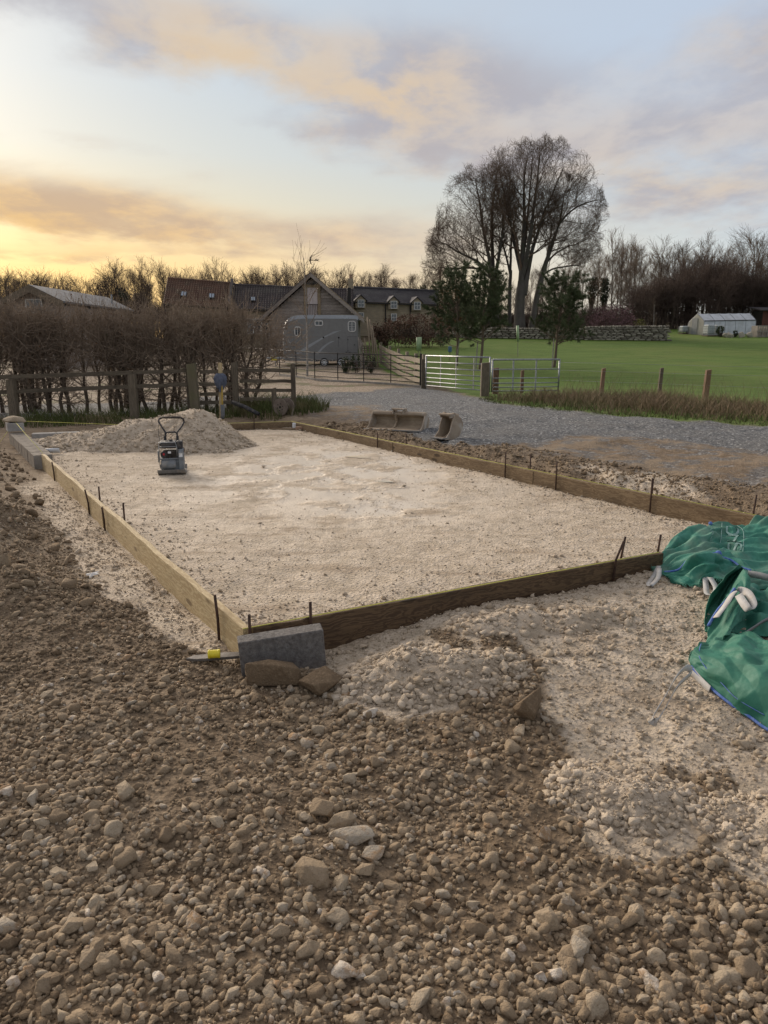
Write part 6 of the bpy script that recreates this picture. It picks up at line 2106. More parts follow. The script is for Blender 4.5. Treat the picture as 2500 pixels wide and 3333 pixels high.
for x, y in ((715, 933), (1025, 932)):
    p = zt(x, y); MB().box((p[0], 0.01, p[1]), (0.06, 0.03, 0.035)).build('marker_lamp', M['white_paint'], t)
for x, y in ((875, 968), (1180, 968)):
    p = zt(x, y)
    wh = MB().lathe([(0.14, 0.0), (0.215, 0.01), (0.226, 0.04), (0.226, 0.15), (0.215, 0.18), (0.14, 0.18)], 24, (p[0], 0.155, 0.226), rx).build('wheel', M['tyre'], t)
    MB().lathe([(0.15, 0.165), (0.155, 0.185), (0.14, 0.186), (0.135, 0.17)], 24, (p[0], 0.155, 0.226), rx).build('rim', M['chrome'], wh)
    spk = MB()
    for q in range(8):
        an = q * math.pi / 4; spk.beam((p[0] + 0.03 * math.cos(an), -0.027, 0.226 + 0.03 * math.sin(an)), (p[0] + 0.14 * math.cos(an), -0.025, 0.226 + 0.14 * math.sin(an)), 0.02, 0.045)
    spk.build('spoke', M['chrome'], wh)
    MB().lathe([(0.05, 0), (0.045, 0.012), (0.02, 0.02)], 14, (p[0], -0.02, 0.226), rx).build('hub_cap', M['chrome'], wh)
MB().tube([(0.1, 0.5, 0.42), (-0.9, 0.85, 0.42), (-1.1, 0.87, 0.45)], 0.05, 8).tube([(0.1, 1.25, 0.42), (-0.9, 0.9, 0.42)], 0.05, 8).build('drawbar', M['galv'], t)
MB().tube([(-0.55, 0.85, 0.0), (-0.55, 0.85, 0.75)], 0.03, 8).build('jockey_stand', M['galv'], t)
MB().box((-0.62, 0.8, 0.40), (0.32, 0.22, 0.20)).build('hitch_lock', M['yellow'], t, bevel=0.02)
MB().box((3.66, 0.05, 0.2), (0.28, 0.1, 0.26)).build('mud_flap', M['dusty_steel'], t)

# ------------------------------------------------------------------ bits in the yard
M['pole'] = wood_mat('pole_wood', (0.24, 0.19, 0.13), (0.17, 0.13, 0.09), (0.09, 0.07, 0.05), knots=False)
rsx = random.Random(5)
names = ['leftmost', 'second from the left', 'third from the left', 'fourth from the left', 'fifth from the left', 'rightmost']
for i, (px, top) in enumerate([(1178, 1120), (1186, 1100), (1196, 1032), (1204, 1040), (1212, 1060), (1220, 1100)]):
    a_ = gat(px + 10, 36.5); b_2 = at(px, top, 37.2)
    mid_ = (a_ + b_2) / 2 + Vector((rsx.uniform(-.05, .05), 0, 0))
    o = MB().tube([a_, mid_, b_2], [0.05, 0.045, 0.035], 7).build('timber_pole', M['pole'], smooth_shade=True)
    tag(o, names[i] + ' of the rough poles leaning behind the trailer', 'pole', 'rough poles leaning behind the trailer')
a_ = gat(1183, 35.8)
t = thing('pallet_rack', 'grey slatted rack leaning beside the poles', 'rack', a_)
for k in range(9): MB().box((0.12, 0.02 * k, 0.2 + 0.11 * k), (0.36, 0.02, 0.045)).build('slat', M['fence_wood'], t)
for s in (-0.06, 0.3): MB().beam((s, -0.02, 0), (s, 0.2, 1.2), 0.03, 0.03).build('side_rail', M['fence_wood'], t)
for i in range(4):
    a_ = gat(1172 + 4 * i, 35.9); o = MB().beam(a_ + Vector((0.05, 0, 0)), at(1166 + 5 * i, 1098 + 6 * i, 36.5), 0.03, 0.10).build('plank', M['weatherboard'])
    tag(o, ['first', 'second', 'third', 'fourth'][i] + ' plank from the trailer, leaning at its tail', 'plank', 'planks leaning at the trailer tail')

# ------------------------------------------------------------------ trees
M['bark_big'] = bark('beech_bark', (0.085, 0.075, 0.064), (0.05, 0.044, 0.038), 2.0, (0.07, 0.075, 0.045))
M['twig_big'] = pm('beech_twig', (0.125, 0.085, 0.058), (0.088, 0.062, 0.045), 1, 0.9)
M['bark_wood'] = bark('wood_bark', (0.095, 0.07, 0.05), (0.06, 0.046, 0.035), 1.5, (0.12, 0.11, 0.055))
M['twig_wood'] = pm('wood_twig', (0.15, 0.105, 0.07), (0.105, 0.075, 0.052), 0.5, 0.9, per_obj=0.25)
M['thicket'] = pm('thicket_twig', (0.095, 0.066, 0.05), (0.065, 0.046, 0.038), 0.7, 0.9, per_obj=0.2)
M['ivy'] = pm('ivy_leaf', (0.04, 0.055, 0.022), (0.028, 0.036, 0.018), 1.0, 0.6, per_obj=0.15)
M['russet'] = pm('russet_leaf', (0.15, 0.085, 0.055), (0.10, 0.058, 0.042), 0.8, 0.85, c3=(0.20, 0.13, 0.085), c3scale=0.8, per_obj=0.1)
M['orange_leaf'] = pm('orange_leaf', (0.22, 0.105, 0.025), (0.15, 0.075, 0.02), 0.8, 0.85)
M['purple_leaf'] = pm('purple_leaf', (0.16, 0.085, 0.09), (0.105, 0.055, 0.06), 0.8, 0.85, c3=(0.23, 0.14, 0.14), c3scale=1.0)
M['needle'] = pm('pine_needle', (0.095, 0.115, 0.05), (0.06, 0.076, 0.034), 1.2, 0.7, per_obj=0.1)
M['pine_bark'] = bark('pine_bark', (0.19, 0.14, 0.10), (0.13, 0.10, 0.075), 4)


def stems_px(lines, K, depth, base):
    """polylines of (px, py, radius px, depth offset) resampled to K points, relative to base"""
    Ps, Rs = [], []
    for ln_ in lines:
        pts = np.array([np.array(at(q[0], q[1], depth + (q[3] if len(q) > 3 else 0.0))) - np.array(base) for q in ln_]); rd = np.array([q[2] * 0.72 * depth / FPX for q in ln_])
        t = np.linspace(0, 1, len(pts)); tt = np.linspace(0, 1, K)
        Ps.append(np.stack([np.interp(tt, t, pts[:, a]) for a in range(3)], -1)); Rs.append(np.interp(tt, t, rd))
    P = np.array(Ps)
    P[:, 1:-1] = 0.5 * P[:, 1:-1] + 0.25 * (P[:, :-2] + P[:, 2:])
    P[:, :, :] += np.random.RandomState(1).normal(0, 0.04, P.shape) * np.linspace(0, 1, K)[None, :, None]
    return P, np.array(Rs)


def big_tree(name, label, base_px, depth, trunk_lines, stem_lines, ells, seed, n1=13, n2=9, n3=7, n4=4, L=(5.4, 2.6, 1.2, 0.7), group='tall bare beeches in the clump'):
    rs = np.random.RandomState(seed)
    b = gat(base_px, depth)
    t = thing(name, label, 'tree', b, 0, group)
    TP, TR = stems_px(trunk_lines, 9, depth, b)
    SP, SR = stems_px(stem_lines, 11, depth, b)
    cs = [(np.array(at(px, py, depth + dd)) - np.array(b), np.array((rx_ * depth / FPX, ry_, rz_ * depth / FPX))) for px, py, rx_, rz_, ry_, dd in ells]

    def env(q):
        m = np.zeros(len(q), bool)
        for c, r in cs:
            d = (((q - c) / r) ** 2).sum(1)
            w = 0.10 * np.sin(q[:, 0] * 1.7 + q[:, 2] * 2.1) + 0.12 * np.sin(q[:, 0] * 3.9 - q[:, 1] * 2.0 + q[:, 2])
            m |= d < 0.92 + w + 0.34 * rs.rand(len(q)) ** 2
        return m
    b1, r1 = spawn(SP, SR, n1, 0.12, 1.0, 0.85, 0.22, L[0], 9, 0.045, 0.13, rs, 0.42, 0.2, tlen=0.45, env=env, rmin=0.018)
    b2, r2 = spawn(b1, r1, n2, 0.15, 1.0, 0.62, 0.28, L[1], 7, 0.05, 0.15, rs, 0.55, 0.3, env=env, rmin=0.011)
    b3, r3 = spawn(b2, r2, n3, 0.15, 1.0, 0.62, 0.3, L[2], 5, 0.035, 0.18, rs, 0.6, 0.4, env=env, rmin=0.008)
    b4, r4 = spawn(b3, r3, n4, 0.2, 1.0, 0.6, 0.3, L[3], 3, 0.03, 0.2, rs, 0.7, 0.5, env=env, rmin=0.0075)
    tr = join([tubes(TP, TR, 12), tubes(SP, SR, 9)])
    npobj('trunk', *tr, M['bark_big'], t, True)
    cr = npobj('crown', *join([tubes(b1, r1, 5), tubes(b2, r2, 3), tubes(b3, r3, 3), tubes(b4, r4, 3)]), M['twig_big'], t, True)
    return t


big_tree('beech_tree', 'tallest bare beech with a grey trunk forking into many stems', 1692, 66,
         [[(1692, 1085, 30), (1690, 1040, 25), (1692, 1000, 23), (1695, 950, 21), (1698, 915, 19)]],
         [[(1695, 960, 15), (1699, 860, 13), (1705, 780, 10), (1708, 700, 8), (1702, 620, 5), (1715, 520, 2)],
          [(1706, 960, 13), (1722, 860, 10), (1735, 800, 8), (1752, 760, 7), (1768, 690, 5), (1805, 620, 3), (1835, 545, 2)],
          [(1700, 900, 11), (1722, 800, 9, -1), (1735, 700, 7, -1.5), (1745, 610, 5, -1.5), (1760, 500, 2, -1.5)],
          [(1694, 880, 8), (1676, 800, 7, 1), (1660, 720, 5, 2), (1640, 640, 4, 2), (1625, 560, 2, 2)],
          [(1700, 860, 8), (1712, 760, 7, 2), (1722, 660, 5, 3), (1728, 560, 3, 3), (1738, 480, 1.5, 3)]],
         [(1728, 640, 225, 178, 5.5, 0), (1790, 650, 140, 140, 4.0, 0), (1650, 650, 150, 150, 4.0, 0)], 41, 13, 8, 6, 4)
big_tree('beech_tree', 'bare beech leaning to the right beside the tallest one', 1730, 67,
         [[(1726, 1085, 15), (1742, 990, 13), (1760, 916, 12), (1777, 850, 10)]],
         [[(1768, 880, 10), (1785, 830, 9), (1799, 793, 7), (1815, 745, 5), (1826, 700, 4), (1840, 620, 2)],
          [(1779, 845, 6), (1800, 770, 5, -1), (1840, 700, 4, -1.5), (1890, 665, 3, -1.5), (1950, 650, 1.5, -1.5)],
          [(1772, 865, 5), (1800, 830, 4, 1), (1850, 800, 3, 1), (1900, 790, 2, 1), (1945, 740, 1, 1)],
          [(1760, 900, 4), (1800, 872, 4, 1), (1850, 868, 3, 1), (1890, 860, 2, 1)]],
         [(1850, 700, 125, 130, 4.0, 0), (1890, 790, 80, 70, 3.0, 0)], 42, 12, 8, 6, 4, (3.6, 1.9, 1.0, 0.5))
big_tree('beech_tree', 'bare multi-stemmed beech making the left side of the clump', 1600, 68,
         [[(1592, 1080, 16), (1594, 1000, 14), (1602, 930, 13), (1604, 880, 12)], [(1616, 1080, 13), (1616, 1000, 11), (1612, 930, 10), (1618, 880, 9)]],
         [[(1603, 900, 10), (1590, 830, 8), (1574, 750, 6), (1560, 660, 4), (1548, 580, 2)],
          [(1605, 890, 10), (1602, 800, 8, 1), (1600, 690, 6, 1), (1612, 610, 4, 1), (1622, 540, 2, 1)],
          [(1614, 890, 8), (1630, 800, 6, -1), (1640, 730, 5, -1), (1632, 660, 3, -1)],
          [(1600, 900, 7), (1560, 850, 6, -1), (1510, 830, 4, -1.5), (1455, 800, 3, -1.5), (1420, 780, 1.5, -1.5)],
          [(1598, 905, 6), (1550, 870, 5, 1), (1490, 875, 4, 1), (1430, 870, 2, 1)]],
         [(1545, 710, 125, 165, 4.0, 0), (1505, 820, 135, 135, 4.0, 0), (1610, 640, 80, 110, 4.0, 0)], 43, 13, 8, 6, 4, (4.2, 2.2, 1.1, 0.65))
big_tree('beech_tree', 'slim bare beech between the forked trunk and the left-hand group', 1660, 69,
         [[(1658, 1085, 10), (1658, 1000, 9), (1660, 930, 8), (1661, 880, 7)]],
         [[(1661, 900, 6), (1663, 800, 5), (1668, 740, 4), (1690, 660, 2)], [(1660, 890, 5), (1645, 820, 4), (1620, 760, 2)]],
         [(1660, 760, 90, 120, 3.0, 0)], 44, 9, 7, 6, 3, (2.6, 1.5, 0.8, 0.45))


# woodland trees: a handful of bare trees, each copied as an individual
def wood_variant(seed, h, spread, multi=1, ivy=False, up=0.10):
    rs = np.random.RandomState(seed)
    P, R = [], []
    for k in range(multi):
        dx, dy = rs.normal(0, 0.05, 2) if multi == 1 else rs.normal(0, 0.16, 2)
        hh_ = h * rs.uniform(0.85, 1.0)
        t = np.linspace(0, 1, 9)
        w = np.cumsum(rs.normal(0, 0.10, (9, 2)), 0) * 0.6
        P.append(np.stack([dx * t * hh_ * 0.8 + w[:, 0] * t, dy * t * hh_ * 0.8 + w[:, 1] * t, -0.3 + t * (hh_ + 0.3)], -1)); R.append(np.linspace(0.12 if multi == 1 else 0.085, 0.022, 9))
    P = np.array(P); R = np.array(R)
    b1, r1 = spawn(P, R, 18 if multi == 1 else 11, 0.18, 1.0, 0.62, 0.25, spread, 6, up, 0.10, rs, 0.5, 0.3, tlen=0.55, rmin=0.02)
    b2, r2 = spawn(b1, r1, 8, 0.2, 1.0, 0.6, 0.3, spread * 0.5, 5, up, 0.14, rs, 0.6, 0.35, rmin=0.014)
    b3, r3 = spawn(b2, r2, 6, 0.2, 1.0, 0.55, 0.25, spread * 0.27, 3, up, 0.16, rs, 0.7, 0.5, rmin=0.012)
    ms = [npmesh('trunk', *tubes(P, R, 7), M['bark_wood'], True), npmesh('crown', *join([tubes(b1, r1, 4), tubes(b2, r2, 3), tubes(b3, r3, 3)]), M['twig_wood'])]
    if ivy:
        n = 2600
        t = rs.uniform(0.03, 0.8, n); f = t * 8; i = np.clip(f.astype(int), 0, 7); q = rs.randint(0, multi, n)
        c = P[q, i] * (1 - (f - i))[:, None] + P[q, i + 1] * (f - i)[:, None]
        rad = (0.75 + 0.5 * np.sin(7 * t + seed)) * rs.uniform(0.3, 1.1, n) * (1 - 0.5 * t)
        a = rs.uniform(0, 6.28, n); c = c + np.stack([np.cos(a) * rad, np.sin(a) * rad, rs.normal(0, 0.15, n)], -1)
        ms.append(npmesh('ivy', *leaf_quads(c, 0.24, rs, 0.9), M['ivy']))
    return ms


WV = [wood_variant(500, 10, 3.0), wood_variant(501, 10, 2.6, 1, False, 0.13), wood_variant(502, 10, 2.6, 3), wood_variant(503, 10, 3.2), wood_variant(504, 10, 2.8, 2), wood_variant(505, 10, 2.4, 2, True), wood_variant(506, 10, 2.8, 1, True)]


def place(px):
    for lim, txt in ((60, 'at the far left'), (200, 'above the timber shed'), (345, 'between the shed and the red roof'), (530, 'just left of the red roof'), (640, 'above the left of the red roof'), (750, 'above the right of the red roof'), (860, 'above the dark tiled roof'), (985, 'left of the weathervane'), (1060, 'behind the weathervane'), (1150, 'left of the chimney'),
                     (1230, 'right of the chimney'), (1330, 'above the middle dormer'), (1430, 'above the right-hand dormer'), (1520, 'left of the beech clump'), (1600, 'behind the left-hand beech'), (1700, 'behind the tallest beech'), (1800, 'behind the leaning beech'), (1900, 'right of the lone pine'), (1960, 'left of the purple shrub'), (2030, 'above the purple shrub'),
                     (2100, 'above the yellow-green shrub'), (2170, 'above the end of the stone wall'), (2240, 'left of the polytunnel'), (2300, 'above the polytunnel door'), (2360, 'above the water tanks'), (2420, 'above the polytunnel middle'), (2470, 'above the polytunnel far end'), (9999, 'above the red shed')):
        if px < lim: return txt


def wood_tree(px, depth, ytop, v, label, group, name='bare_tree', wid=1.0):
    label = label + ', ' + place(px)
    b = gat(px, depth)
    h = at(px, ytop, depth).z - b.z
    t = thing(name, label, 'tree', b, random.Random(int(px * 13 + depth * 7)).uniform(0, 6.28), group)
    wid *= random.Random(int(px * 31)).uniform(0.75, 1.35)
    t.scale = (h / 10 * wid, h / 10 * wid, h / 10)
    for me in WV[v]:
        link(bpy.data.objects.new(me.name.split('.')[0], me), t)
    return t


R6 = random.Random(6)
yl = lambda px: float(np.interp(px, [-200, 0, 100, 250, 420, 520, 620, 700, 900, 1050, 1180, 1300, 1420, 1500], [905, 898, 885, 895, 862, 880, 890, 872, 868, 872, 880, 872, 862, 855]))
px = -190
while px < 1500:
    iv = (230 < px < 335 or 395 < px < 470 or 1260 < px < 1420) and R6.random() < 0.55
    v = R6.choice([5, 6]) if iv else R6.choice([0, 1, 2, 3, 4])
    wood_tree(px, R6.uniform(92, 112), yl(px) + 20 + R6.uniform(-8, 40), v, 'dark ivy-clad tree in the wood' if iv else 'slender bare tree in the wood', 'ivy-clad trees behind the houses' if iv else 'bare trees of the wood behind the houses', 'ivy_tree' if iv else 'bare_tree', 1.15)
    px += R6.uniform(13, 24)
yr = lambda px: float(np.interp(px, [1380, 1500, 1650, 1850, 1930, 2000, 2100, 2200, 2300, 2400, 2450, 2600], [880, 900, 860, 800, 770, 745, 765, 750, 760, 770, 735, 740]))
px = 1395
while px < 2680:
    iv = (1905 < px < 2010 and R6.random() < 0.35)
    v = R6.choice([5, 6]) if iv else R6.choice([0, 1, 2, 3, 4])
    right_ = px > 1850
    wood_tree(px, R6.uniform(84, 104), yr(px) + 58 + R6.uniform(-14, 60), v, 'dark ivy-clad tree' if iv else ('tall slender bare tree' if right_ else 'bare woodland tree'), 'ivy-clad trees right of the beeches' if iv else ('bare trees of the wood on the right' if right_ else 'bare trees behind the beech clump'), 'ivy_tree' if iv else 'bare_tree', 0.95)
    px += R6.uniform(13, 25)


# thicket under the wood: hedge shrubs grown large
TV = [(HV[i][0], HV[i][1]) for i in range(5)]


def bush(px, depth, ytop, wpx, label, group, v, cat='bush', name='thicket_bush'):
    label = label + ', ' + place(px)
    b = gat(px, depth); h = max(0.6, at(px, ytop, depth).z - b.z)
    t = thing(name, label, cat, b, random.Random(int(px * 3 + depth)).uniform(0, 6.28), group)
    s = wpx / FPX * depth / 2.2
    t.scale = (s, s, h / HEDGE_H)
    for me, nm, mt in zip(TV[v], ('trunk', 'crown'), (M['bark_wood'], M['thicket'])):
        o = bpy.data.objects.new(nm, me); link(o, t)
        o.material_slots[0].link = 'OBJECT'; o.material_slots[0].material = mt
    return t


for i in range(46):
    px = 2010 + i * 13.5 + R6.uniform(-14, 14)
    top = float(np.interp(px, [2010, 2060, 2120, 2200, 2300, 2380, 2450, 2600], [960, 930, 900, 850, 828, 850, 860, 850])) + R6.uniform(0, 70)
    bush(px, R6.uniform(74, 82), top, R6.uniform(110, 170), 'dark tangled thicket bush', 'bushes of the thicket behind the polytunnel', i % 5)
for i in range(34):
    px = 1440 + i * 17 + R6.uniform(-12, 12)
    bush(px, R6.uniform(71, 79), R6.uniform(985, 1040), R6.uniform(80, 130), 'low bare undergrowth bush', 'bushes behind the stone wall', i % 5)
for i in range(56):
    px = -150 + i * 30 + R6.uniform(-14, 14)
    bush(px, R6.uniform(84, 90), R6.uniform(955, 1000), R6.uniform(90, 130), 'bare undergrowth bush below the wood', 'bushes behind the houses', i % 5)


# leafy shrubs
def leafy(name, label, px, depth, ytop, wpx, mat, n, size, seed, cat='shrub', group=None, ybase=None, twigs=True, shape=1.0):
    rs = np.random.RandomState(seed)
    b = gat(px, depth); h = at(px, ytop, depth).z - b.z; w_ = wpx / FPX * depth / 2
    t = thing(name, label, cat, b, 0, group)
    st = np.array([[(0.1 * w_ * math.cos(k * 2.1) * (1 + 3 * q), 0.1 * w_ * math.sin(k * 2.1) * (1 + 3 * q), -0.1 + q * h * 0.6) for q in np.linspace(0, 1, 5)] for k in range(5)])
    sr = np.tile(np.linspace(0.05, 0.015, 5), (5, 1)) * max(0.4, w_ / 2)
    b1, r1 = spawn(st, sr, 9, 0.2, 1.0, 0.7, 0.3, w_ * 0.7, 5, 0.06, 0.14, rs, 0.6, 0.3, rmin=0.008)
    b2, r2 = spawn(b1, r1, 6, 0.2, 1.0, 0.7, 0.3, w_ * 0.35, 4, 0.03, 0.18, rs, 0.6, 0.4, rmin=0.006)
    npobj('trunk', *tubes(st, sr, 6), M['bark_wood'], t)
    npobj('twigs', *join([tubes(b1, r1, 3), tubes(b2, r2, 3)]), M['thicket'], t)
    # leaves in clumps through the crown
    nc = max(14, n // 60); u = rs.normal(size=(nc, 3)); u /= np.linalg.norm(u, axis=1, keepdims=True)
    r = rs.uniform(0.45, 1.0, nc) ** 0.5
    cen = u * r[:, None] * np.array([w_, w_, h * 0.5]) + np.array([0, 0, h * 0.52])
    q = rs.randint(0, nc, n)
    pts = cen[q] + rs.normal(0, 0.16, (n, 3)) * np.array([w_, w_, h * 0.6])
    pts = pts[(pts[:, 2] > 0.05 * h) & (pts[:, 2] < h * 1.02)]
    npobj('foliage', *leaf_quads(pts, size, rs, 0.7), mat, t)
    return t


for i, (px, yt, w_) in enumerate([(1255, 1045, 70), (1290, 1030, 80), (1325, 1025, 80), (1362, 1022, 80), (1400, 1020, 80), (1436, 1020, 75), (1235, 1062, 50)]):
    leafy('beech_hedge_shrub', 'russet-leaved hedge shrub below the dormer house, ' + ['second from the trailer', 'third from the trailer', 'fourth from the trailer', 'fifth from the trailer', 'sixth from the trailer', 'farthest from the trailer', 'nearest the trailer'][i], px, 50 + (i % 2), yt, w_ * 1.1, M['russet'], 900, 0.12, 60 + i, group='russet hedge shrubs below the dormer house')
leafy('purple_shrub', 'purple-leaved rounded shrub behind the stone wall', 1988, 63, 992, 148, M['purple_leaf'], 3800, 0.13, 70)
leafy('yellow_shrub', 'small yellow-green shrub right of the purple one', 2070, 64, 1040, 60, pm('yellow_leaf', (0.15, 0.14, 0.035), (0.10, 0.10, 0.03), 1, 0.8), 700, 0.12, 71)
leafy('oak_tree', 'low tree still holding orange leaves behind the pines', 1480, 72, 925, 120, M['orange_leaf'], 2200, 0.16, 72, 'tree')
leafy('pampas_shrub', 'pale feathery shrub at the front of the trailer', 905, 39.5, 1080, 60, pm('pampas', (0.30, 0.24, 0.19), (0.22, 0.17, 0.13), 1, 0.9), 900, 0.09, 73)
for i, (px, yt, w_) in enumerate([(1127, 1160, 30), (1160, 1152, 34), (1207, 1158, 38)]):
    leafy('potted_conifer', ['small dark conifer at the rear wheels, left of three', 'dark conifer in the middle of three by the trailer', 'dark conifer on the right of three by the trailer'][i], px, 33.5, yt, w_, M['ivy'], 700, 0.06, 75 + i, group='small conifers by the trailer')


# pines in the field
def pine(name, label, px, depth, ytop, seed, lean=0.0, bare=0.3, wid=1.0):
    rs = np.random.RandomState(seed)
    b = gat(px, depth); h = at(px, ytop, depth).z - b.z
    t = thing(name, label, 'pine', b, 0, 'young pines in the field')
    K = 10; tt = np.linspace(0, 1, K)
    P = np.stack([lean * tt + 0.05 * np.sin(5 * tt + seed), 0 * tt, -0.1 + tt * (h + 0.1)], -1)[None]; R = np.linspace(0.075, 0.02, K)[None]
    b1, r1 = spawn(P, R, 60, bare, 0.99, 1.25, 0.2, 1.35 * wid, 6, 0.10, 0.06, rs, 0.4, 0.35, tlen=0.62, rmin=0.01)
    b2, r2 = spawn(b1, r1, 5, 0.3, 1.0, 0.75, 0.2, 0.42, 4, 0.12, 0.08, rs, 0.6, 0.5, rmin=0.007)
    npobj('trunk', *tubes(P, R, 8), M['pine_bark'], t, True)
    npobj('branches', *join([tubes(b1, r1, 4), tubes(b2, r2, 3)]), M['pine_bark'], t)
    # tufts of needles
    cen = np.concatenate([b2[:, -1], b2[:, 2], b1[:, -1]]); dr = np.concatenate([b2[:, -1] - b2[:, -2], b2[:, 2] - b2[:, 1], b1[:, -1] - b1[:, -2]])
    dr /= np.linalg.norm(dr, axis=1, keepdims=True)
    n = 34
    c = np.repeat(cen, n, 0); d = np.repeat(dr, n, 0)
    v = rs.normal(size=c.shape); v /= np.linalg.norm(v, axis=1, keepdims=True)
    nd = d * 0.7 + v; nd /= np.linalg.norm(nd, axis=1, keepdims=True)
    L = rs.uniform(0.12, 0.22, len(c))[:, None]
    s = np.cross(nd, rs.normal(size=c.shape)); s /= np.linalg.norm(s, axis=1, keepdims=True); s *= 0.013
    c = c + d * rs.uniform(-0.08, 0.02, len(c))[:, None]
    V = np.stack([c - s, c + s, c + nd * L], 1).reshape(-1, 3)
    npobj('needles', V, np.arange(len(V)).reshape(-1, 3), M['needle'], t)
    return t


pine('pine_tree', 'young pine on the left of the two in front of the beeches', 1488, 37.5, 915, 81, -0.1, 0.24, 1.35)
pine('pine_tree', 'young pine on the right of the two in front of the beeches', 1560, 35.5, 915, 82, 0.25, 0.3, 1.3)
pine('pine_tree', 'young pine standing alone to the right of the beech trunks', 1800, 36.5, 925, 83, 0.35, 0.26, 1.35)
M['stake'] = pm('grey_stake', (0.30, 0.27, 0.23), (0.22, 0.2, 0.17), 6, 0.85)
for i, (pb, yb, pt, ytp, d, lab) in enumerate([(1482, 0, 1495, 1105, 37.2, 'support stake of the left-hand pine'), (1548, 0, 1555, 1112, 35.2, 'thin support stake of the right-hand pine'), (1797, 0, 1803, 1100, 36.1, 'pale support stake of the lone pine')]):
    a_ = gat(pb, d); b_2 = at(pt, ytp, d)
    o = MB().tube([a_ - Vector((0, 0, 0.1)), b_2], 0.028, 7).build('support_stake', M['stake']); tag(o, lab, 'stake', 'stakes of the young pines')
M['tree_guard'] = pm('green_tree_guard', (0.36, 0.47, 0.27), (0.30, 0.40, 0.23), 6, 0.5, bs=0.05)
M['whip'] = pm('sapling_stem', (0.20, 0.15, 0.11), None, 4, 0.9)


def guard(px, depth, ytop, ybot, w_, label, whip=None, group='pale green tree guards', lean=0.0):
    b = gat(px, depth)
    t = thing('tree_guard', label, 'tree guard', b, 0, group)
    z0 = at(px, ybot, depth).z - b.z; z1 = at(px, ytop, depth).z - b.z; r = w_ / FPX * depth / 2
    MB().tube([(0, 0, max(z0, 0)), (lean, 0, z1)], [r, r * 1.1], 12).build('tube', M['tree_guard'], t, smooth_shade=True)
    MB().tube([(0.04, 0.05, -0.1), (0.04 + lean, 0.05, z1 - 0.1)], 0.018, 6).build('stake', M['stake'], t)
    if whip: MB().tube([(lean, 0, z1 - 0.1), (lean + 0.02, 0, at(px, whip, depth).z - b.z)], [0.014, 0.006], 5).build('sapling', M['whip'], t)


guard(1360, 44, 1098, 1142, 10, 'pale green tree guard on the left of the pair by the russet hedge', 1022)
guard(1367, 44.3, 1097, 1142, 9, 'pale green tree guard on the right of the pair by the russet hedge', 1030)
guard(1684, 43, 1060, 1112, 8, 'pale green tree guard standing alone in the field', None, lean=-0.06)
b_2 = gat(1464, 40)
o = MB().tube([b_2, b_2 + Vector((0, 0, 0.8))], 0.015, 6).build('sapling', M['whip']); tag(o, 'thin sapling with a blue tag near the left-hand pine', 'sapling')
o = MB().box((0, 0, 0), (0.2, 0.1, 0.32)).build('blue_bag', pm('blue_wrap', (0.14, 0.24, 0.36), (0.10, 0.18, 0.28), 6, 0.6), loc=b_2 + Vector((0, 0, 0.62)), bevel=0.04); tag(o, 'blue wrap tied round a thin sapling', 'wrap')


# bare saplings
def sapling(px, depth, ytop, seed, label, mat, r0=0.05, spread=0.9, group=None, t0=0.3):
    rs = np.random.RandomState(seed)
    b = gat(px, depth); h = at(px, ytop, depth).z - b.z
    t = thing('bare_sapling', label, 'tree', b, 0, group)
    K = 9; tt = np.linspace(0, 1, K)
    P = np.stack([0.04 * np.sin(4 * tt), 0 * tt, -0.1 + tt * (h + 0.1)], -1)[None]; R = np.linspace(r0, 0.012, K)[None]
    b1, r1 = spawn(P, R, 16, t0, 0.98, 0.65, 0.15, spread, 6, 0.10, 0.09, rs, 0.45, 0.3, tlen=0.5, rmin=0.008)
    b2, r2 = spawn(b1, r1, 4, 0.3, 1.0, 0.5, 0.2, spread * 0.45, 4, 0.1, 0.12, rs, 0.6, 0.4, rmin=0.006)
    npobj('trunk', *tubes(P, R, 8), mat, t, True)
    npobj('crown', *join([tubes(b1, r1, 4), tubes(b2, r2, 3)]), M['twig_wood'], t)


M['birch'] = pm('birch_bark', (0.30, 0.275, 0.245), (0.20, 0.18, 0.16), 5, 0.8, stretch=(1, 1, 3))
sapling(1000, 32.0, 850, 91, 'slender pale-stemmed sapling in front of the trailer', M['birch'], 0.05, 1.5, t0=0.42)
sapling(2122, 60, 992, 92, 'small bare pale tree by the right end of the stone wall', M['birch'], 0.06, 1.0)


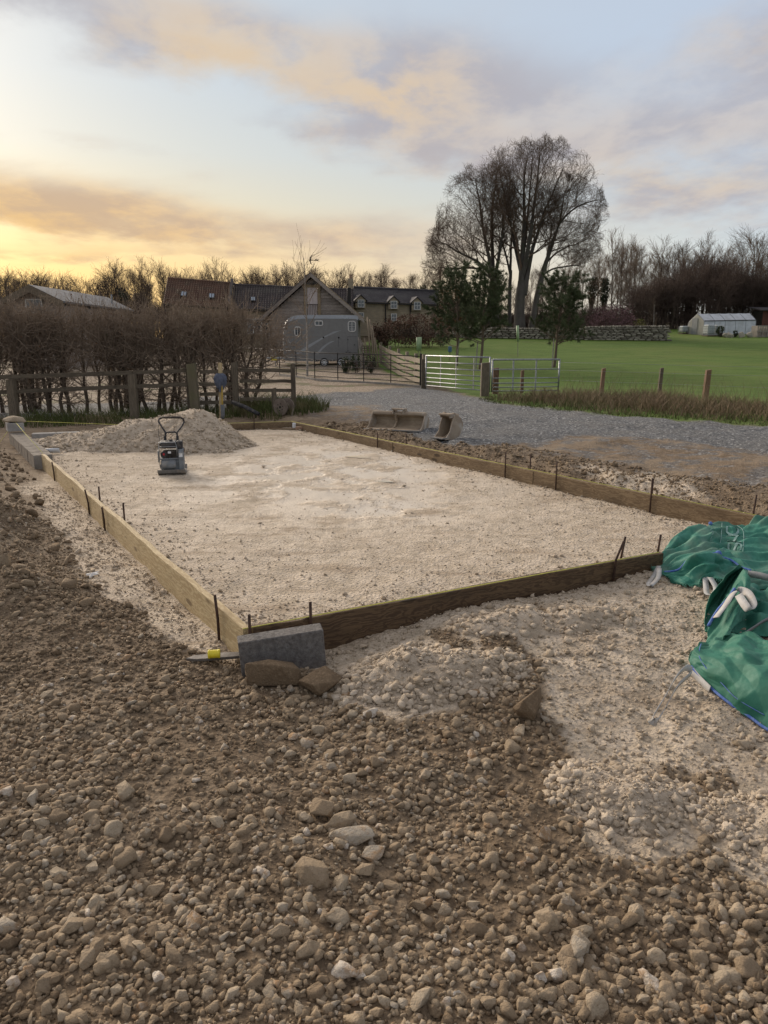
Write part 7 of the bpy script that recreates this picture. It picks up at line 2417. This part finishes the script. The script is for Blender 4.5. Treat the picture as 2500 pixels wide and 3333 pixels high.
# ------------------------------------------------------------------ dry stone wall
def stone_wall(p0, p1, h0, h1, label, n_len, n_row, seed):
    rs = np.random.RandomState(seed)
    d = p1 - p0; L = math.hypot(d.x, d.y)
    t = thing('stone_wall', label, 'wall', p0, math.atan2(d.y, d.x))
    base = lambda x: hz(p0.x + d.x * x / L, p0.y + d.y * x / L) - p0.z
    # hearting behind the face stones
    rows = []
    for i in range(13):
        x = L * i / 12; z = base(x); hh_ = h0 + (h1 - h0) * i / 12
        rows.append([Vector((x, -0.16, z - 0.2)), Vector((x, -0.14, z + hh_ - 0.12)), Vector((x, 0.2, z + hh_ - 0.12)), Vector((x, 0.2, z - 0.2))])
    MB().sheet(rows).build('core', M['thicket'], t)
    meshes = []
    for k in range(8):
        P, F = make_rock(seed + k, 1, 1.0, 0.9, 8); P = P / np.abs(P).max(0)
        P = np.sign(P) * np.abs(P) ** 0.6
        meshes.append([npmesh('stone', P, F, M['wallstone'], False, {'tint': np.full(len(P), tn)}) for tn in (0.25, 0.5, 0.75, 0.95)])
    for r in range(n_row):
        x = 0.0
        while x < L:
            w_ = rs.uniform(0.6, 1.5) * L / n_len
            hh_ = (h0 + (h1 - h0) * x / L) - 0.17; rh = hh_ / n_row
            o = bpy.data.objects.new('stone', meshes[rs.randint(8)][rs.randint(4)]); link(o, t)
            o.location = (x + w_ / 2, -0.20 + rs.normal(0, 0.02), base(x + w_ / 2) + rh * (r + 0.5)); o.scale = (w_ / 2 * 1.02, 0.09, rh / 2 * 1.1)
            o.rotation_euler = (0, rs.normal(0, 0.05), 0)
            x += w_
    x = 0.0
    while x < L:
        w_ = rs.uniform(0.10, 0.17)
        o = bpy.data.objects.new('coping_stone', meshes[rs.randint(8)][rs.randint(4)]); link(o, t)
        o.location = (x + w_ / 2, -0.02, base(x) + (h0 + (h1 - h0) * x / L) - 0.08); o.scale = (w_ / 2, 0.22, rs.uniform(0.11, 0.15)); o.rotation_euler = (0, rs.normal(0, 0.18), 0)
        x += w_
    return t


stone_wall(gat(1900, 58.5), gat(2168, 58.0), 1.05, 1.15, 'dry stone wall with upright coping at the top of the field', 16, 8, 700)
stone_wall(gat(1470, 61.5), gat(1898, 59.0), 0.85, 0.85, 'low rough stone wall half hidden behind the pines and beeches', 24, 5, 720)

# ------------------------------------------------------------------ polytunnel and its clutter
M['poly'], N_, b_ = new_mat('tunnel_film')
tc_ = N_.new('ShaderNodeTexCoord'); nn_ = N_.noise(N_.mapping(tc_.outputs['Object'], scale=(1, 1, 2)), 1.2, 5, 0.6)
N_.put(b_.inputs['Base Color'], N_.mix(N_.rng(nn_, 0.4, 0.7), (0.50, 0.52, 0.55), (0.38, 0.39, 0.40)))
b_.inputs['Roughness'].default_value = 0.35; b_.inputs['Subsurface Weight'].default_value = 0.0
bump(N_, b_, nn_, 0.3, 0.05)
M['poly_end'] = pm('tunnel_end_film', (0.44, 0.42, 0.36), (0.36, 0.34, 0.29), 1.0, 0.5)
FR, FL = gat(2289, 66.0), gat(2232, 67.6); FE = gat(2457, 69.0)
sec_v = FL - FR; sec_v.z = 0; len_v = FE - FR
t = thing('polytunnel', 'white polytunnel greenhouse with a door in its end, beyond the field', 'polytunnel', FR)
H_ = at(2269, 1022, 66.8).z - FR.z
prof_ = [(0.0, 0.0), (0.0, 0.3), (0.02, 0.66), (0.22, 0.84), (0.42, 1.0), (0.60, 0.84), (0.85, 0.64), (0.96, 0.3), (1.0, 0.0)]
S_ = lambda u, v, w_: sec_v * u + Vector((0, 0, H_ * v)) + len_v * w_ + Vector((0, 0, 0)) * 0
for k in range(5):
    w0, w1 = k / 5, (k + 1) / 5
    rows = [[S_(u, v, w0 + (w1 - w0) * q / 3) + Vector((0, 0, -0.03 * math.sin(math.pi * q / 3))) for u, v in prof_] for q in range(4)]
    o = MB().sheet(rows).build('film_panel', M['poly'], t)
    so = o.modifiers.new('thickness', 'SOLIDIFY'); so.thickness = 0.02
for k in range(6): MB().tube([S_(u, v, k / 5) for u, v in prof_], 0.03, 6).build('hoop', M['galv'], t)
MB().tube([S_(-0.01, 0.66, 0), S_(-0.01, 0.66, 1)], 0.035, 6).build('side_rail', M['iron'], t)
MB().add([S_(u, v, -0.005) for u, v in prof_], [tuple(range(len(prof_)))]).build('end_panel', M['poly_end'], t)
MB().add([S_(u, v, 1.0) for u, v in prof_], [tuple(range(len(prof_)))]).build('end_panel', M['poly_end'], t)
dv = len_v.normalized() * -0.06
MB().prism([S_(0.36, 0.02, 0) + dv, S_(0.66, 0.02, 0) + dv, S_(0.66, 0.8, 0) + dv, S_(0.36, 0.8, 0) + dv], dv * 0.4).build('door', pm('tunnel_door', (0.34, 0.34, 0.33), None, 1, 0.5), t)
M['tank'] = pm('tank_plastic', (0.42, 0.45, 0.44), (0.34, 0.37, 0.36), 2, 0.5)
for i, (px, yt, d, w_, lab) in enumerate([(2224, 1061, 67.5, 24, 'caged white water tank left of the polytunnel'), (2306, 1057, 64.6, 30, 'caged white water tank nearest the polytunnel door'), (2332, 1058, 65.0, 28, 'caged white water tank along the polytunnel side')]):
    b = gat(px, d); h = at(px, yt, d).z - b.z; r = w_ / FPX * d / 2
    tk = thing('water_tank', lab, 'tank', b, 0.3, 'caged water tanks by the polytunnel')
    MB().box((0, 0, h / 2 + 0.08), (2 * r * 0.95, 2 * r * 0.95, h - 0.16)).build('bottle', M['tank'], tk, bevel=0.1)
    MB().box((0, 0, 0.05), (2 * r, 2 * r, 0.1)).build('pallet', M['fence_wood'], tk)
    for k in range(4): MB().tube([(sx * r, sy * r, 0.2 + k * (h - 0.3) / 3) for sx, sy in ((-1, -1), (1, -1), (1, 1), (-1, 1))], 0.014, 5, closed=True).build('cage_ring', M['galv'], tk)
    for k in range(5):
        for s in (-1, 1): MB().tube([(-r + 2 * r * k / 4, s * r, 0.1), (-r + 2 * r * k / 4, s * r, h - 0.1)], 0.010, 4).build('cage_bar', M['galv'], tk)
M['red_shed'] = wood_mat('red_shed_board', (0.13, 0.05, 0.035), (0.09, 0.036, 0.027), (0.045, 0.02, 0.016), knots=False)
b = gat(2520, 71)
t = thing('red_shed', 'dark red boarded shed at the right edge behind the polytunnel', 'shed', b, 0.0)
MB().box((0, 0.7, 0.95), (2.8, 2.0, 2.1)).build('frame', M['iron'], t)
for k in range(14):
    o = MB().box((0, 0, 0), (2.1, 0.03, 0.19)).build('board', M['red_shed'], t); o.location = (-1.33 + 0.205 * k, -0.33, 0.95); o.rotation_euler = (0, math.pi / 2, 0)
MB().prism([(-1.8, -0.8, 2.0), (-1.8, 2.0, 2.35), (-1.8, 2.0, 2.45), (-1.8, -0.8, 2.1)], (3.6, 0, 0)).build('roof', M['slate_roof'], t)
b = gat(2485, 63.5)
t = thing('pallet_crate', 'pale slatted crate of pallets at the right edge by the polytunnel', 'crate', b, 0.1)
for k in range(7): MB().box((-0.55 + 0.22 * k, 0, 0.5), (0.07, 0.04, 1.0)).build('slat', M['stake'], t)
for z_ in (0.1, 0.5, 0.95): MB().box((0.1, 0.03, z_), (1.45, 0.04, 0.09)).build('rail', M['stake'], t)
for k in range(4): MB().box((-0.55 + 0.43 * k, 0.5, 0.5), (0.07, 0.9, 0.95)).build('divider', M['stake'], t)
leafy('conifer', 'small dark conifer against the polytunnel side', 2344, 63.5, 1062, 22, M['ivy'], 500, 0.12, 95)
leafy('clipped_bush', 'little dark bush below the polytunnel, beside pale clutter', 2392, 63.5, 1076, 14, M['ivy'], 300, 0.10, 96)
for i, (px, d) in enumerate([(2362, 63), (2375, 62.8), (2412, 63.2), (2440, 63.4)]):
    q = gat(px, d); rock_obj('flower_pot' if i == 1 else 'sack', (q.x, q.y, q.z + 0.2), (0.32, 0.25, 0.28), 800 + i, 0.85, ['pale sack left of the little bush by the polytunnel', 'pale tub beside the little bush by the polytunnel', 'pale sack right of the little bush', 'grey sack farthest right along the polytunnel'][i], 'sack', mat='wallstone', sub=2)

# ------------------------------------------------------------------ empty green bulk bags
def bag_mat(name, c, dust, amt):
    m, N, b = new_mat(name)
    tc = N.new('ShaderNodeTexCoord'); pos = tc.outputs['Object']
    n1 = N.noise(pos, 3.0, 5, 0.6); n2 = N.noise(pos, 14.0, 4, 0.65)
    col = N.mix(N.rng(n2, 0.4, 0.66), c, tuple(q * 0.80 for q in c))
    col = N.mix(N.m('MULTIPLY', N.rng(n1, 0.46, 0.66), amt), col, dust)
    N.put(b.inputs['Base Color'], col)
    N.put(b.inputs['Roughness'], N.rng(n2, 0.3, 0.7, 0.55, 0.75))
    b.inputs['Specular IOR Level'].default_value = 0.3
    wv = N.new('ShaderNodeTexWave'); N.put(wv.inputs['Vector'], N.mapping(pos, rot=(0.3, 0.6, 0.5))); wv.inputs['Scale'].default_value = 110
    wr = N.noise(N.mapping(pos, scale=(1, 2.2, 1), rot=(0.4, 0.3, 0.8)), 22, 4, 0.6)
    bump(N, b, N.m('ADD', N.m('MULTIPLY', wv.outputs['Fac'], 0.08), wr), 0.16, 0.008)
    return m


M['bag'] = bag_mat('green_woven_bag', (0.038, 0.19, 0.138), (0.15, 0.21, 0.16), 0.5)
M['bag2'] = bag_mat('green_woven_bag_clean', (0.028, 0.155, 0.105), (0.055, 0.17, 0.115), 0.5)
M['strap'] = pm('white_strap', (0.50, 0.495, 0.48), (0.40, 0.395, 0.38), 20, 0.8, bs=0.3, c3=(0.42, 0.37, 0.31), c3scale=12, c3amt=0.5)
M['blue_seam'] = pm('blue_stitching', (0.05, 0.12, 0.42), (0.16, 0.24, 0.48), 60, 0.8, bs=0.5)
M['grey_strap'] = pm('grey_strap', (0.27, 0.28, 0.29), (0.22, 0.23, 0.24), 20, 0.8)
M['print'] = pm('pale_print', (0.24, 0.38, 0.35), (0.17, 0.30, 0.27), 25, 0.6, bs=0.1)


def cr(p, t):
    """Catmull-Rom through rows of p (n, ..., 3) at parameters t in 0..n-1"""
    n = len(p); i = np.clip(np.floor(t).astype(int), 0, n - 2); f = (t - i)
    sh = (len(t),) + (1,) * (p.ndim - 1); f = f.reshape(sh)
    a, b, c, d = p[np.clip(i - 1, 0, n - 1)], p[i], p[i + 1], p[np.clip(i + 2, 0, n - 1)]
    return 0.5 * ((2 * b) + (-a + c) * f + (2 * a - 5 * b + 4 * c - d) * f ** 2 + (-a + 3 * b - 3 * c + d) * f ** 3)


class Sheet:
    def __init__(s, ctrl, nu, nv, amp, seed, fu=1.0, fv=1.0, crisp=0.5):
        C_ = np.array([[np.array(at(*q)) for q in row] for row in ctrl])
        s.m, s.n = C_.shape[:2]
        s.v = np.linspace(0, s.m - 1, nv); s.u = np.linspace(0, s.n - 1, nu)
        G = cr(C_, s.v); G = np.swapaxes(cr(np.swapaxes(G, 0, 1), s.u), 0, 1)
        du = np.gradient(G, axis=1); dv = np.gradient(G, axis=0)
        Nn = np.cross(du, dv); Nn /= np.linalg.norm(Nn, axis=2, keepdims=True) + 1e-9
        U, V = np.meshgrid(s.u, s.v)
        # crumpled sheet: sharp creases from folded, warped bands in several directions
        X = np.concatenate([[0], np.cumsum(np.linalg.norm(np.diff(G[nv // 2], axis=0), axis=1))]); Y = np.concatenate([[0], np.cumsum(np.linalg.norm(np.diff(G[:, nu // 2], axis=0), axis=1))])
        XX, YY = np.meshgrid(X, Y)
        r_ = np.random.RandomState(seed)
        wx_ = XX + 0.09 * fbm(XX * 4, YY * 4, seed, 2); wy_ = YY + 0.09 * fbm(XX * 4 + 7, YY * 4, seed + 1, 2)
        fold = np.zeros_like(XX)
        for k in range(6):
            an = r_.uniform(0, math.pi); per = r_.uniform(0.14, 0.34) / (1 + 0.18 * k)
            t_ = (wx_ * math.cos(an) + wy_ * math.sin(an)) / per + r_.rand() * 5
            tri = np.abs(t_ - np.floor(t_) - 0.5) * 2
            msk = np.clip(0.5 + 1.6 * fbm(XX * 3 + 3 * k, YY * 3 - 2 * k, seed + 20 + k, 2), 0, 1)
            fold += (tri - 0.5) * msk * (per / 0.2) * 1.2
        fine = fbm(XX * 40, YY * 40, seed + 9, 2)
        s.G = G + Nn * ((fold * amp + fine * amp * 0.05))[:, :, None]
        gz = height(s.G[:, :, 0], s.G[:, :, 1], True) + 0.012
        s.G[:, :, 2] = np.maximum(s.G[:, :, 2], gz)
        s.N = Nn if Nn[nv // 2, nu // 2, 1] < 0 or Nn[nv // 2, nu // 2, 2] > 0 else -Nn

    def build(s, name, mat, parent, thick=0.004):
        nv, nu = s.G.shape[:2]
        i, j = np.meshgrid(np.arange(nv - 1), np.arange(nu - 1), indexing='ij')
        F = np.stack([i * nu + j, i * nu + j + 1, (i + 1) * nu + j + 1, (i + 1) * nu + j], -1).reshape(-1, 4)
        V = s.G.reshape(-1, 3) - np.array(parent.location)
        nn = s.N
        o = npobj(name, V, F, mat, parent, True)
        # make the outside face the viewer
        me = o.data
        c = Vector(me.polygons[len(me.polygons) // 2].normal)
        mid = s.G[nv // 2, nu // 2]
        if c.dot(Vector((0, 0, CAMH)) - Vector(mid)) < 0: me.flip_normals()
        md = o.modifiers.new('thickness', 'SOLIDIFY'); md.thickness = thick; md.offset = -1
        return o

    def pt(s, u, v, off=0.0):
        """point on the surface at control parameters"""
        fu = u / (s.n - 1) * (s.G.shape[1] - 1); fv = v / (s.m - 1) * (s.G.shape[0] - 1)
        i = min(max(int(fv), 0), s.G.shape[0] - 2); j = min(max(int(fu), 0), s.G.shape[1] - 2); a, b = fu - j, fv - i
        g = s.G
        p = (g[i, j] * (1 - a) + g[i, j + 1] * a) * (1 - b) + (g[i + 1, j] * (1 - a) + g[i + 1, j + 1] * a) * b
        n = np.array([0.0, -0.6, 0.8])
        return Vector(p + n * off)


def ribbon(pts, w, name, mat, parent, wdir=None, thick=0.0025):
    """a strap: smooth band through world points, wdir turns its flat side"""
    P = np.array([np.array(p[:3]) for p in pts]); t = np.linspace(0, len(P) - 1, 10 * len(P))
    Q = cr(P, t)
    T = np.gradient(Q, axis=0); T /= np.linalg.norm(T, axis=1, keepdims=True) + 1e-9
    W = np.tile(np.array(wdir if wdir is not None else (0, 0, 1.0)), (len(Q), 1)).astype(float)
    W -= T * (W * T).sum(1, keepdims=True); W /= np.linalg.norm(W, axis=1, keepdims=True) + 1e-9
    tw = np.linspace(0, 1, len(Q))
    A_, B_ = Q - W * w / 2, Q + W * w / 2
    V = np.concatenate([A_, B_]) - np.array(parent.location)
    n = len(Q)
    F = np.array([[i, i + 1, n + i + 1, n + i] for i in range(n - 1)])
    o = npobj(name, V, F, mat, parent, False)
    md = o.modifiers.new('thickness', 'SOLIDIFY'); md.thickness = thick; md.offset = 0
    return o


def stitched(sheet, uv, name, parent, mat, r=0.006, off=0.004):
    pts = [sheet.pt(u, v, off) for u, v in uv]
    P = np.array([np.array(p) for p in pts]); Q = cr(P, np.linspace(0, len(P) - 1, 8 * len(P)))
    return MB().tube([Vector(q) for q in Q], r, 5).build(name, mat, parent, world=True, smooth_shade=True)


bag1 = thing('bulk_bag', 'dusty green woven bulk bag lying crumpled over the corner of the formwork', 'bag', gp(2300, 1890, 0.06), 0, 'empty green bulk bags')
S1 = Sheet([[(2112, 1850, 5.45), (2165, 1775, 5.7), (2230, 1735, 5.9), (2300, 1697, 6.0), (2345, 1704, 6.02), (2390, 1714, 6.02), (2440, 1697, 6.05), (2500, 1682, 6.05), (2620, 1668, 6.05)],
            [(2113, 1862, 5.38), (2170, 1800, 5.55), (2240, 1765, 5.68), (2305, 1738, 5.72), (2350, 1745, 5.80), (2400, 1750, 5.76), (2450, 1735, 5.8), (2510, 1725, 5.8), (2640, 1720, 5.8)],
            [(2118, 1872, 5.34), (2180, 1830, 5.38), (2250, 1798, 5.42), (2310, 1788, 5.52), (2360, 1790, 5.58), (2410, 1790, 5.52), (2460, 1785, 5.55), (2520, 1780, 5.55), (2660, 1780, 5.5)],
            [(2135, 1876, 5.27), (2205, 1850, 5.22), (2272, 1812, 5.16), (2332, 1798, 5.16), (2375, 1815, 5.28), (2420, 1832, 5.25), (2470, 1842, 5.25), (2530, 1842, 5.25), (2670, 1842, 5.2)],
            [(2165, 1884, 5.17), (2215, 1878, 5.12), (2275, 1858, 5.06), (2330, 1846, 5.06), (2380, 1850, 5.10), (2430, 1862, 5.04), (2480, 1874, 5.0), (2540, 1884, 5.0), (2680, 1894, 5.0)],
            [(2188, 1890, 5.1), (2225, 1902, 5.0), (2268, 1902, 4.98), (2305, 1882, 4.98), (2345, 1884, 4.95), (2390, 1892, 4.92), (2440, 1902, 4.9), (2500, 1914, 4.88), (2680, 1934, 4.8)]], 200, 130, 0.030, 8, 1.0, 0.8, 0.8)
S1.build('bag_body', M['bag'], bag1)
stitched(S1, [(0.4, 3.3), (1.0, 3.1), (1.6, 3.0), (2.2, 2.95), (2.9, 2.9), (3.2, 2.9)], 'blue_seam', bag1, M['blue_seam'], 0.008, 0.004)
stitched(S1, [(3.2, 2.9), (3.5, 3.1), (4.0, 3.4), (4.6, 3.7), (5.2, 3.9)], 'blue_seam', bag1, M['blue_seam'], 0.008, 0.006)
MB().ball(S1.pt(3.2, 2.9, 0.012), 0.022, 2).build('knot', M['blue_seam'], bag1, world=True)
MB().ball(S1.pt(3.3, 0.02, 0.012), 0.016, 2).build('knot', M['blue_seam'], bag1, world=True)
# printed lettering (reads down the bag), its border lines and hatching
cu = bpy.data.curves.new('ONS', 'FONT'); cu.body = 'ONS'; cu.resolution_u = 3
tx = bpy.data.objects.new('print_text', cu); COL.objects.link(tx)
dg = bpy.context.evaluated_depsgraph_get()
tm = tx.evaluated_get(dg).to_mesh()
bmt = bmesh.new(); bmt.from_mesh(tm)
bmesh.ops.triangulate(bmt, faces=bmt.faces)
for _ in range(4):
    bmesh.ops.subdivide_edges(bmt, edges=[e for e in bmt.edges if e.calc_length() > 0.07], cuts=1)
    bmesh.ops.triangulate(bmt, faces=bmt.faces)
xs = [v.co.x for v in bmt.verts]; ys = [v.co.y for v in bmt.verts]
x0_, x1_, y0_, y1_ = min(xs), max(xs), min(ys), max(ys)
tv = []
for v in bmt.verts:
    a_ = (v.co.x - x0_) / (x1_ - x0_); b_ = (v.co.y - y0_) / (y1_ - y0_)
    tv.append(S1.pt(4.28 + 0.95 * b_ - 0.12 * a_, 0.22 + 1.75 * a_, 0.010))
tf = [tuple(q.index for q in f.verts) for f in bmt.faces]
bmt.free(); tx.evaluated_get(dg).to_mesh_clear(); bpy.data.objects.remove(tx)
MB().add(tv, tf).build('lettering', M['print'], bag1, world=True)
stitched(S1, [(4.05, 0.1), (4.0, 0.6), (3.85, 1.2), (3.75, 1.8), (3.9, 2.3)], 'border_line', bag1, M['print'], 0.0025, 0.003)
stitched(S1, [(5.2, 0.05), (5.45, 0.5), (5.4, 1.1), (5.25, 1.7), (5.1, 2.2)], 'border_line', bag1, M['print'], 0.0025, 0.003)
hb = MB()
for k in range(9): hb.tube([S1.pt(3.08 + 0.02 * k, 0.35 + 0.13 * k, 0.003), S1.pt(3.45 - 0.03 * k, 0.25 + 0.13 * k, 0.003)], 0.002, 4)
hb.build('hatching', M['print'], bag1, world=True)
# frayed hem
rsf = np.random.RandomState(12); fr = MB()
for k in range(330):
    u = rsf.uniform(0.0, 6.0); vv = 5.0
    p = S1.pt(u, vv, 0.0)
    if rsf.rand() < 0.22: p = S1.pt(0.0, rsf.uniform(0, 5), 0.0)
    d_ = Vector((rsf.normal(-0.15, 0.35), rsf.normal(-0.45, 0.25), rsf.normal(-0.35, 0.3))).normalized() * rsf.uniform(0.03, 0.085)
    e_ = p + d_; e_.z = max(e_.z, hz(e_.x, e_.y) + 0.015)
    s_ = Vector((0.0018, 0, 0.0008))
    fr.add([p - s_, p + s_, e_], [(0, 1, 2)])
fr.build('frayed_threads', M['bag'], bag1, world=True)
G_ = lambda px, py, d: at(px, py, d)
ribbon([G_(2145, 1842, 5.28), G_(2132, 1868, 5.18), G_(2112, 1898, 5.05), G_(2120, 1904, 5.0), G_(2142, 1880, 5.08), G_(2146, 1850, 5.2)], 0.032, 'lifting_loop', M['strap'], bag1, (1, 0.3, 0.2))
ribbon([G_(2296, 1876, 5.0), G_(2298, 1905, 4.9), G_(2302, 1932, 4.78), G_(2322, 1934, 4.74), G_(2331, 1915, 4.82), G_(2312, 1880, 4.95)], 0.036, 'lifting_loop', M['strap'], bag1, (1, 0.1, 0.0))

bag2 = thing('bulk_bag', 'shiny green bulk bag with white lifting loops, gaping open in front', 'bag', gp(2330, 2200, 0.03), 0, 'empty green bulk bags')
SB = Sheet([[(2296, 2092, 4.06), (2325, 2078, 4.12), (2390, 2062, 4.12), (2450, 2066, 4.06), (2520, 2076, 4.0), (2640, 2090, 4.0)],
            [(2268, 2104, 3.96), (2310, 2100, 3.95), (2380, 2088, 3.88), (2450, 2095, 3.82), (2530, 2105, 3.76), (2660, 2112, 3.7)],
            [(2251, 2124, 3.86), (2300, 2138, 3.75), (2375, 2148, 3.64), (2450, 2155, 3.55), (2540, 2168, 3.5), (2680, 2185, 3.45)],
            [(2248, 2150, 3.82), (2303, 2186, 3.66), (2380, 2218, 3.52), (2455, 2245, 3.40), (2550, 2268, 3.30), (2700, 2300, 3.22)],
            [(2252, 2172, 3.79), (2310, 2238, 3.64), (2375, 2292, 3.50), (2440, 2342, 3.38), (2512, 2388, 3.27), (2680, 2490, 3.1)]], 150, 120, 0.017, 21, 0.8, 0.6, 0.7)
SB.build('bag_front', M['bag2'], bag2)
SL = Sheet([[(2251, 2118, 3.90), (2272, 2112, 3.98), (2300, 2108, 4.02)],
            [(2246, 2138, 3.86), (2262, 2140, 3.95), (2285, 2150, 3.95)],
            [(2250, 2168, 3.80), (2270, 2185, 3.84), (2296, 2200, 3.80)],
            [(2262, 2192, 3.76), (2286, 2215, 3.74), (2312, 2240, 3.66)]], 40, 50, 0.008, 23)
SL.build('bag_lip', M['bag2'], bag2)
SC1 = Sheet([[(2298, 2066, 4.34), (2300, 2055, 4.34), (2305, 2040, 4.26)],
             [(2294, 2005, 4.46), (2318, 2002, 4.60), (2337, 1990, 4.36)],
             [(2312, 1945, 4.56), (2345, 1948, 4.74), (2367, 1944, 4.42)],
             [(2358, 1882, 4.68), (2380, 1890, 4.84), (2396, 1908, 4.5)],
             [(2408, 1838, 4.75), (2418, 1848, 4.78), (2427, 1860, 4.62)]], 40, 70, 0.006, 25)
SC1.build('bag_mouth', M['bag2'], bag2)
SC2 = Sheet([[(2305, 2040, 4.26), (2337, 1990, 4.32), (2367, 1945, 4.38), (2396, 1908, 4.46), (2427, 1860, 4.62)],
             [(2301, 2070, 4.2), (2337, 2030, 4.24), (2375, 1985, 4.28), (2405, 1945, 4.33), (2436, 1885, 4.52)],
             [(2299, 2100, 4.12), (2330, 2086, 4.12), (2368, 2040, 4.14), (2398, 2000, 4.2), (2440, 1940, 4.4)],
             [(2304, 2128, 4.02), (2326, 2122, 4.02), (2347, 2095, 4.02), (2366, 2065, 4.06), (2410, 2020, 4.26)]], 80, 60, 0.012, 27, 0.9, 0.9)
SC2.build('bag_side', M['bag2'], bag2)
SD = Sheet([[(2398, 1905, 4.85), (2450, 1902, 4.86), (2490, 1916, 4.82), (2560, 1910, 4.82), (2700, 1915, 4.8)],
            [(2400, 1958, 4.66), (2445, 1940, 4.56), (2480, 1962, 4.64), (2560, 1955, 4.55), (2700, 1960, 4.5)],
            [(2382, 2010, 4.50), (2430, 2012, 4.48), (2480, 1992, 4.36), (2560, 2005, 4.35), (2700, 2010, 4.3)],
            [(2345, 2066, 4.34), (2410, 2076, 4.32), (2470, 2068, 4.26), (2560, 2075, 4.2), (2700, 2080, 4.2)]], 90, 70, 0.035, 29, 1.0, 1.0, 0.9)
SD.build('bag_lining', M['bag'], bag2)
stitched(SB, [(0.0, 4.0), (1.0, 3.98), (2.0, 3.98), (3.0, 3.98), (4.0, 3.98), (5.0, 4.0)], 'blue_hem', bag2, M['blue_seam'], 0.008, 0.003)
stitched(SB, [(0.45, 1.0), (0.55, 1.6), (0.62, 2.2), (0.9, 2.8), (1.5, 3.3), (2.4, 3.5), (3.5, 3.6)], 'blue_thread', bag2, M['blue_seam'], 0.0022, 0.003)
stitched(SC2, [(0.0, 0.0), (1.0, 0.0), (2.0, 0.0), (2.8, 0.0)], 'blue_hem', bag2, M['blue_seam'], 0.009, 0.006)
# care label sewn on the side
lb = [SC2.pt(u, v, 0.008) for u, v in ((0.1, 2.3), (0.95, 2.15), (0.9, 2.95), (0.15, 2.9))]
lo = MB().add(lb, [(0, 1, 2, 3)]).build('sewn_label', M['strap'], bag2, world=True)
so = lo.modifiers.new('thickness', 'SOLIDIFY'); so.thickness = 0.002
lm = MB()
for k in range(4): lm.tube([SC2.pt(0.25 + 0.05 * k, 2.4 + 0.12 * k, 0.012), SC2.pt(0.8, 2.32 + 0.13 * k, 0.012)], 0.0018, 4)
lm.build('label_print', M['iron'], bag2, world=True)
# lifting loops
ribbon([G_(2330, 2010, 4.22), G_(2362, 1968, 4.27), G_(2388, 1930, 4.36), G_(2415, 1922, 4.34), G_(2438, 1935, 4.26), G_(2452, 1968, 4.16), G_(2440, 1985, 4.10), G_(2424, 1968, 4.14), G_(2404, 1936, 4.30)], 0.045, 'lifting_loop', M['strap'], bag2, (0.5, -0.7, 0.5))
ribbon([G_(2436, 1868, 4.70), G_(2465, 1872, 4.66), G_(2500, 1880, 4.62), G_(2560, 1890, 4.6)], 0.045, 'lifting_loop', M['strap'], bag2, (0.1, -0.3, 1))
ribbon([gp(2250, 2182, 0.12), gp(2232, 2174, 0.15), gp(2200, 2205, 0.16), gp(2160, 2275, 0.13), gp(2124, 2335, 0.085), gp(2124, 2347, 0.075), gp(2140, 2346, 0.075), gp(2168, 2300, 0.10), gp(2205, 2235, 0.13), gp(2250, 2192, 0.11)], 0.034, 'lifting_loop', M['strap'], bag2, (0.5, 0.3, 0.8))
ribbon([G_(2254, 2185, 3.77), G_(2280, 2215, 3.70), G_(2310, 2245, 3.62)], 0.04, 'hem_tape', M['strap'], bag2, (0.2, -0.2, 1))
ribbon([G_(2415, 2068, 4.12), G_(2450, 2045, 4.2), G_(2490, 2020, 4.28), G_(2540, 2000, 4.3)], 0.05, 'grey_strap', M['grey_strap'], bag2, (0.1, -0.5, 0.8))
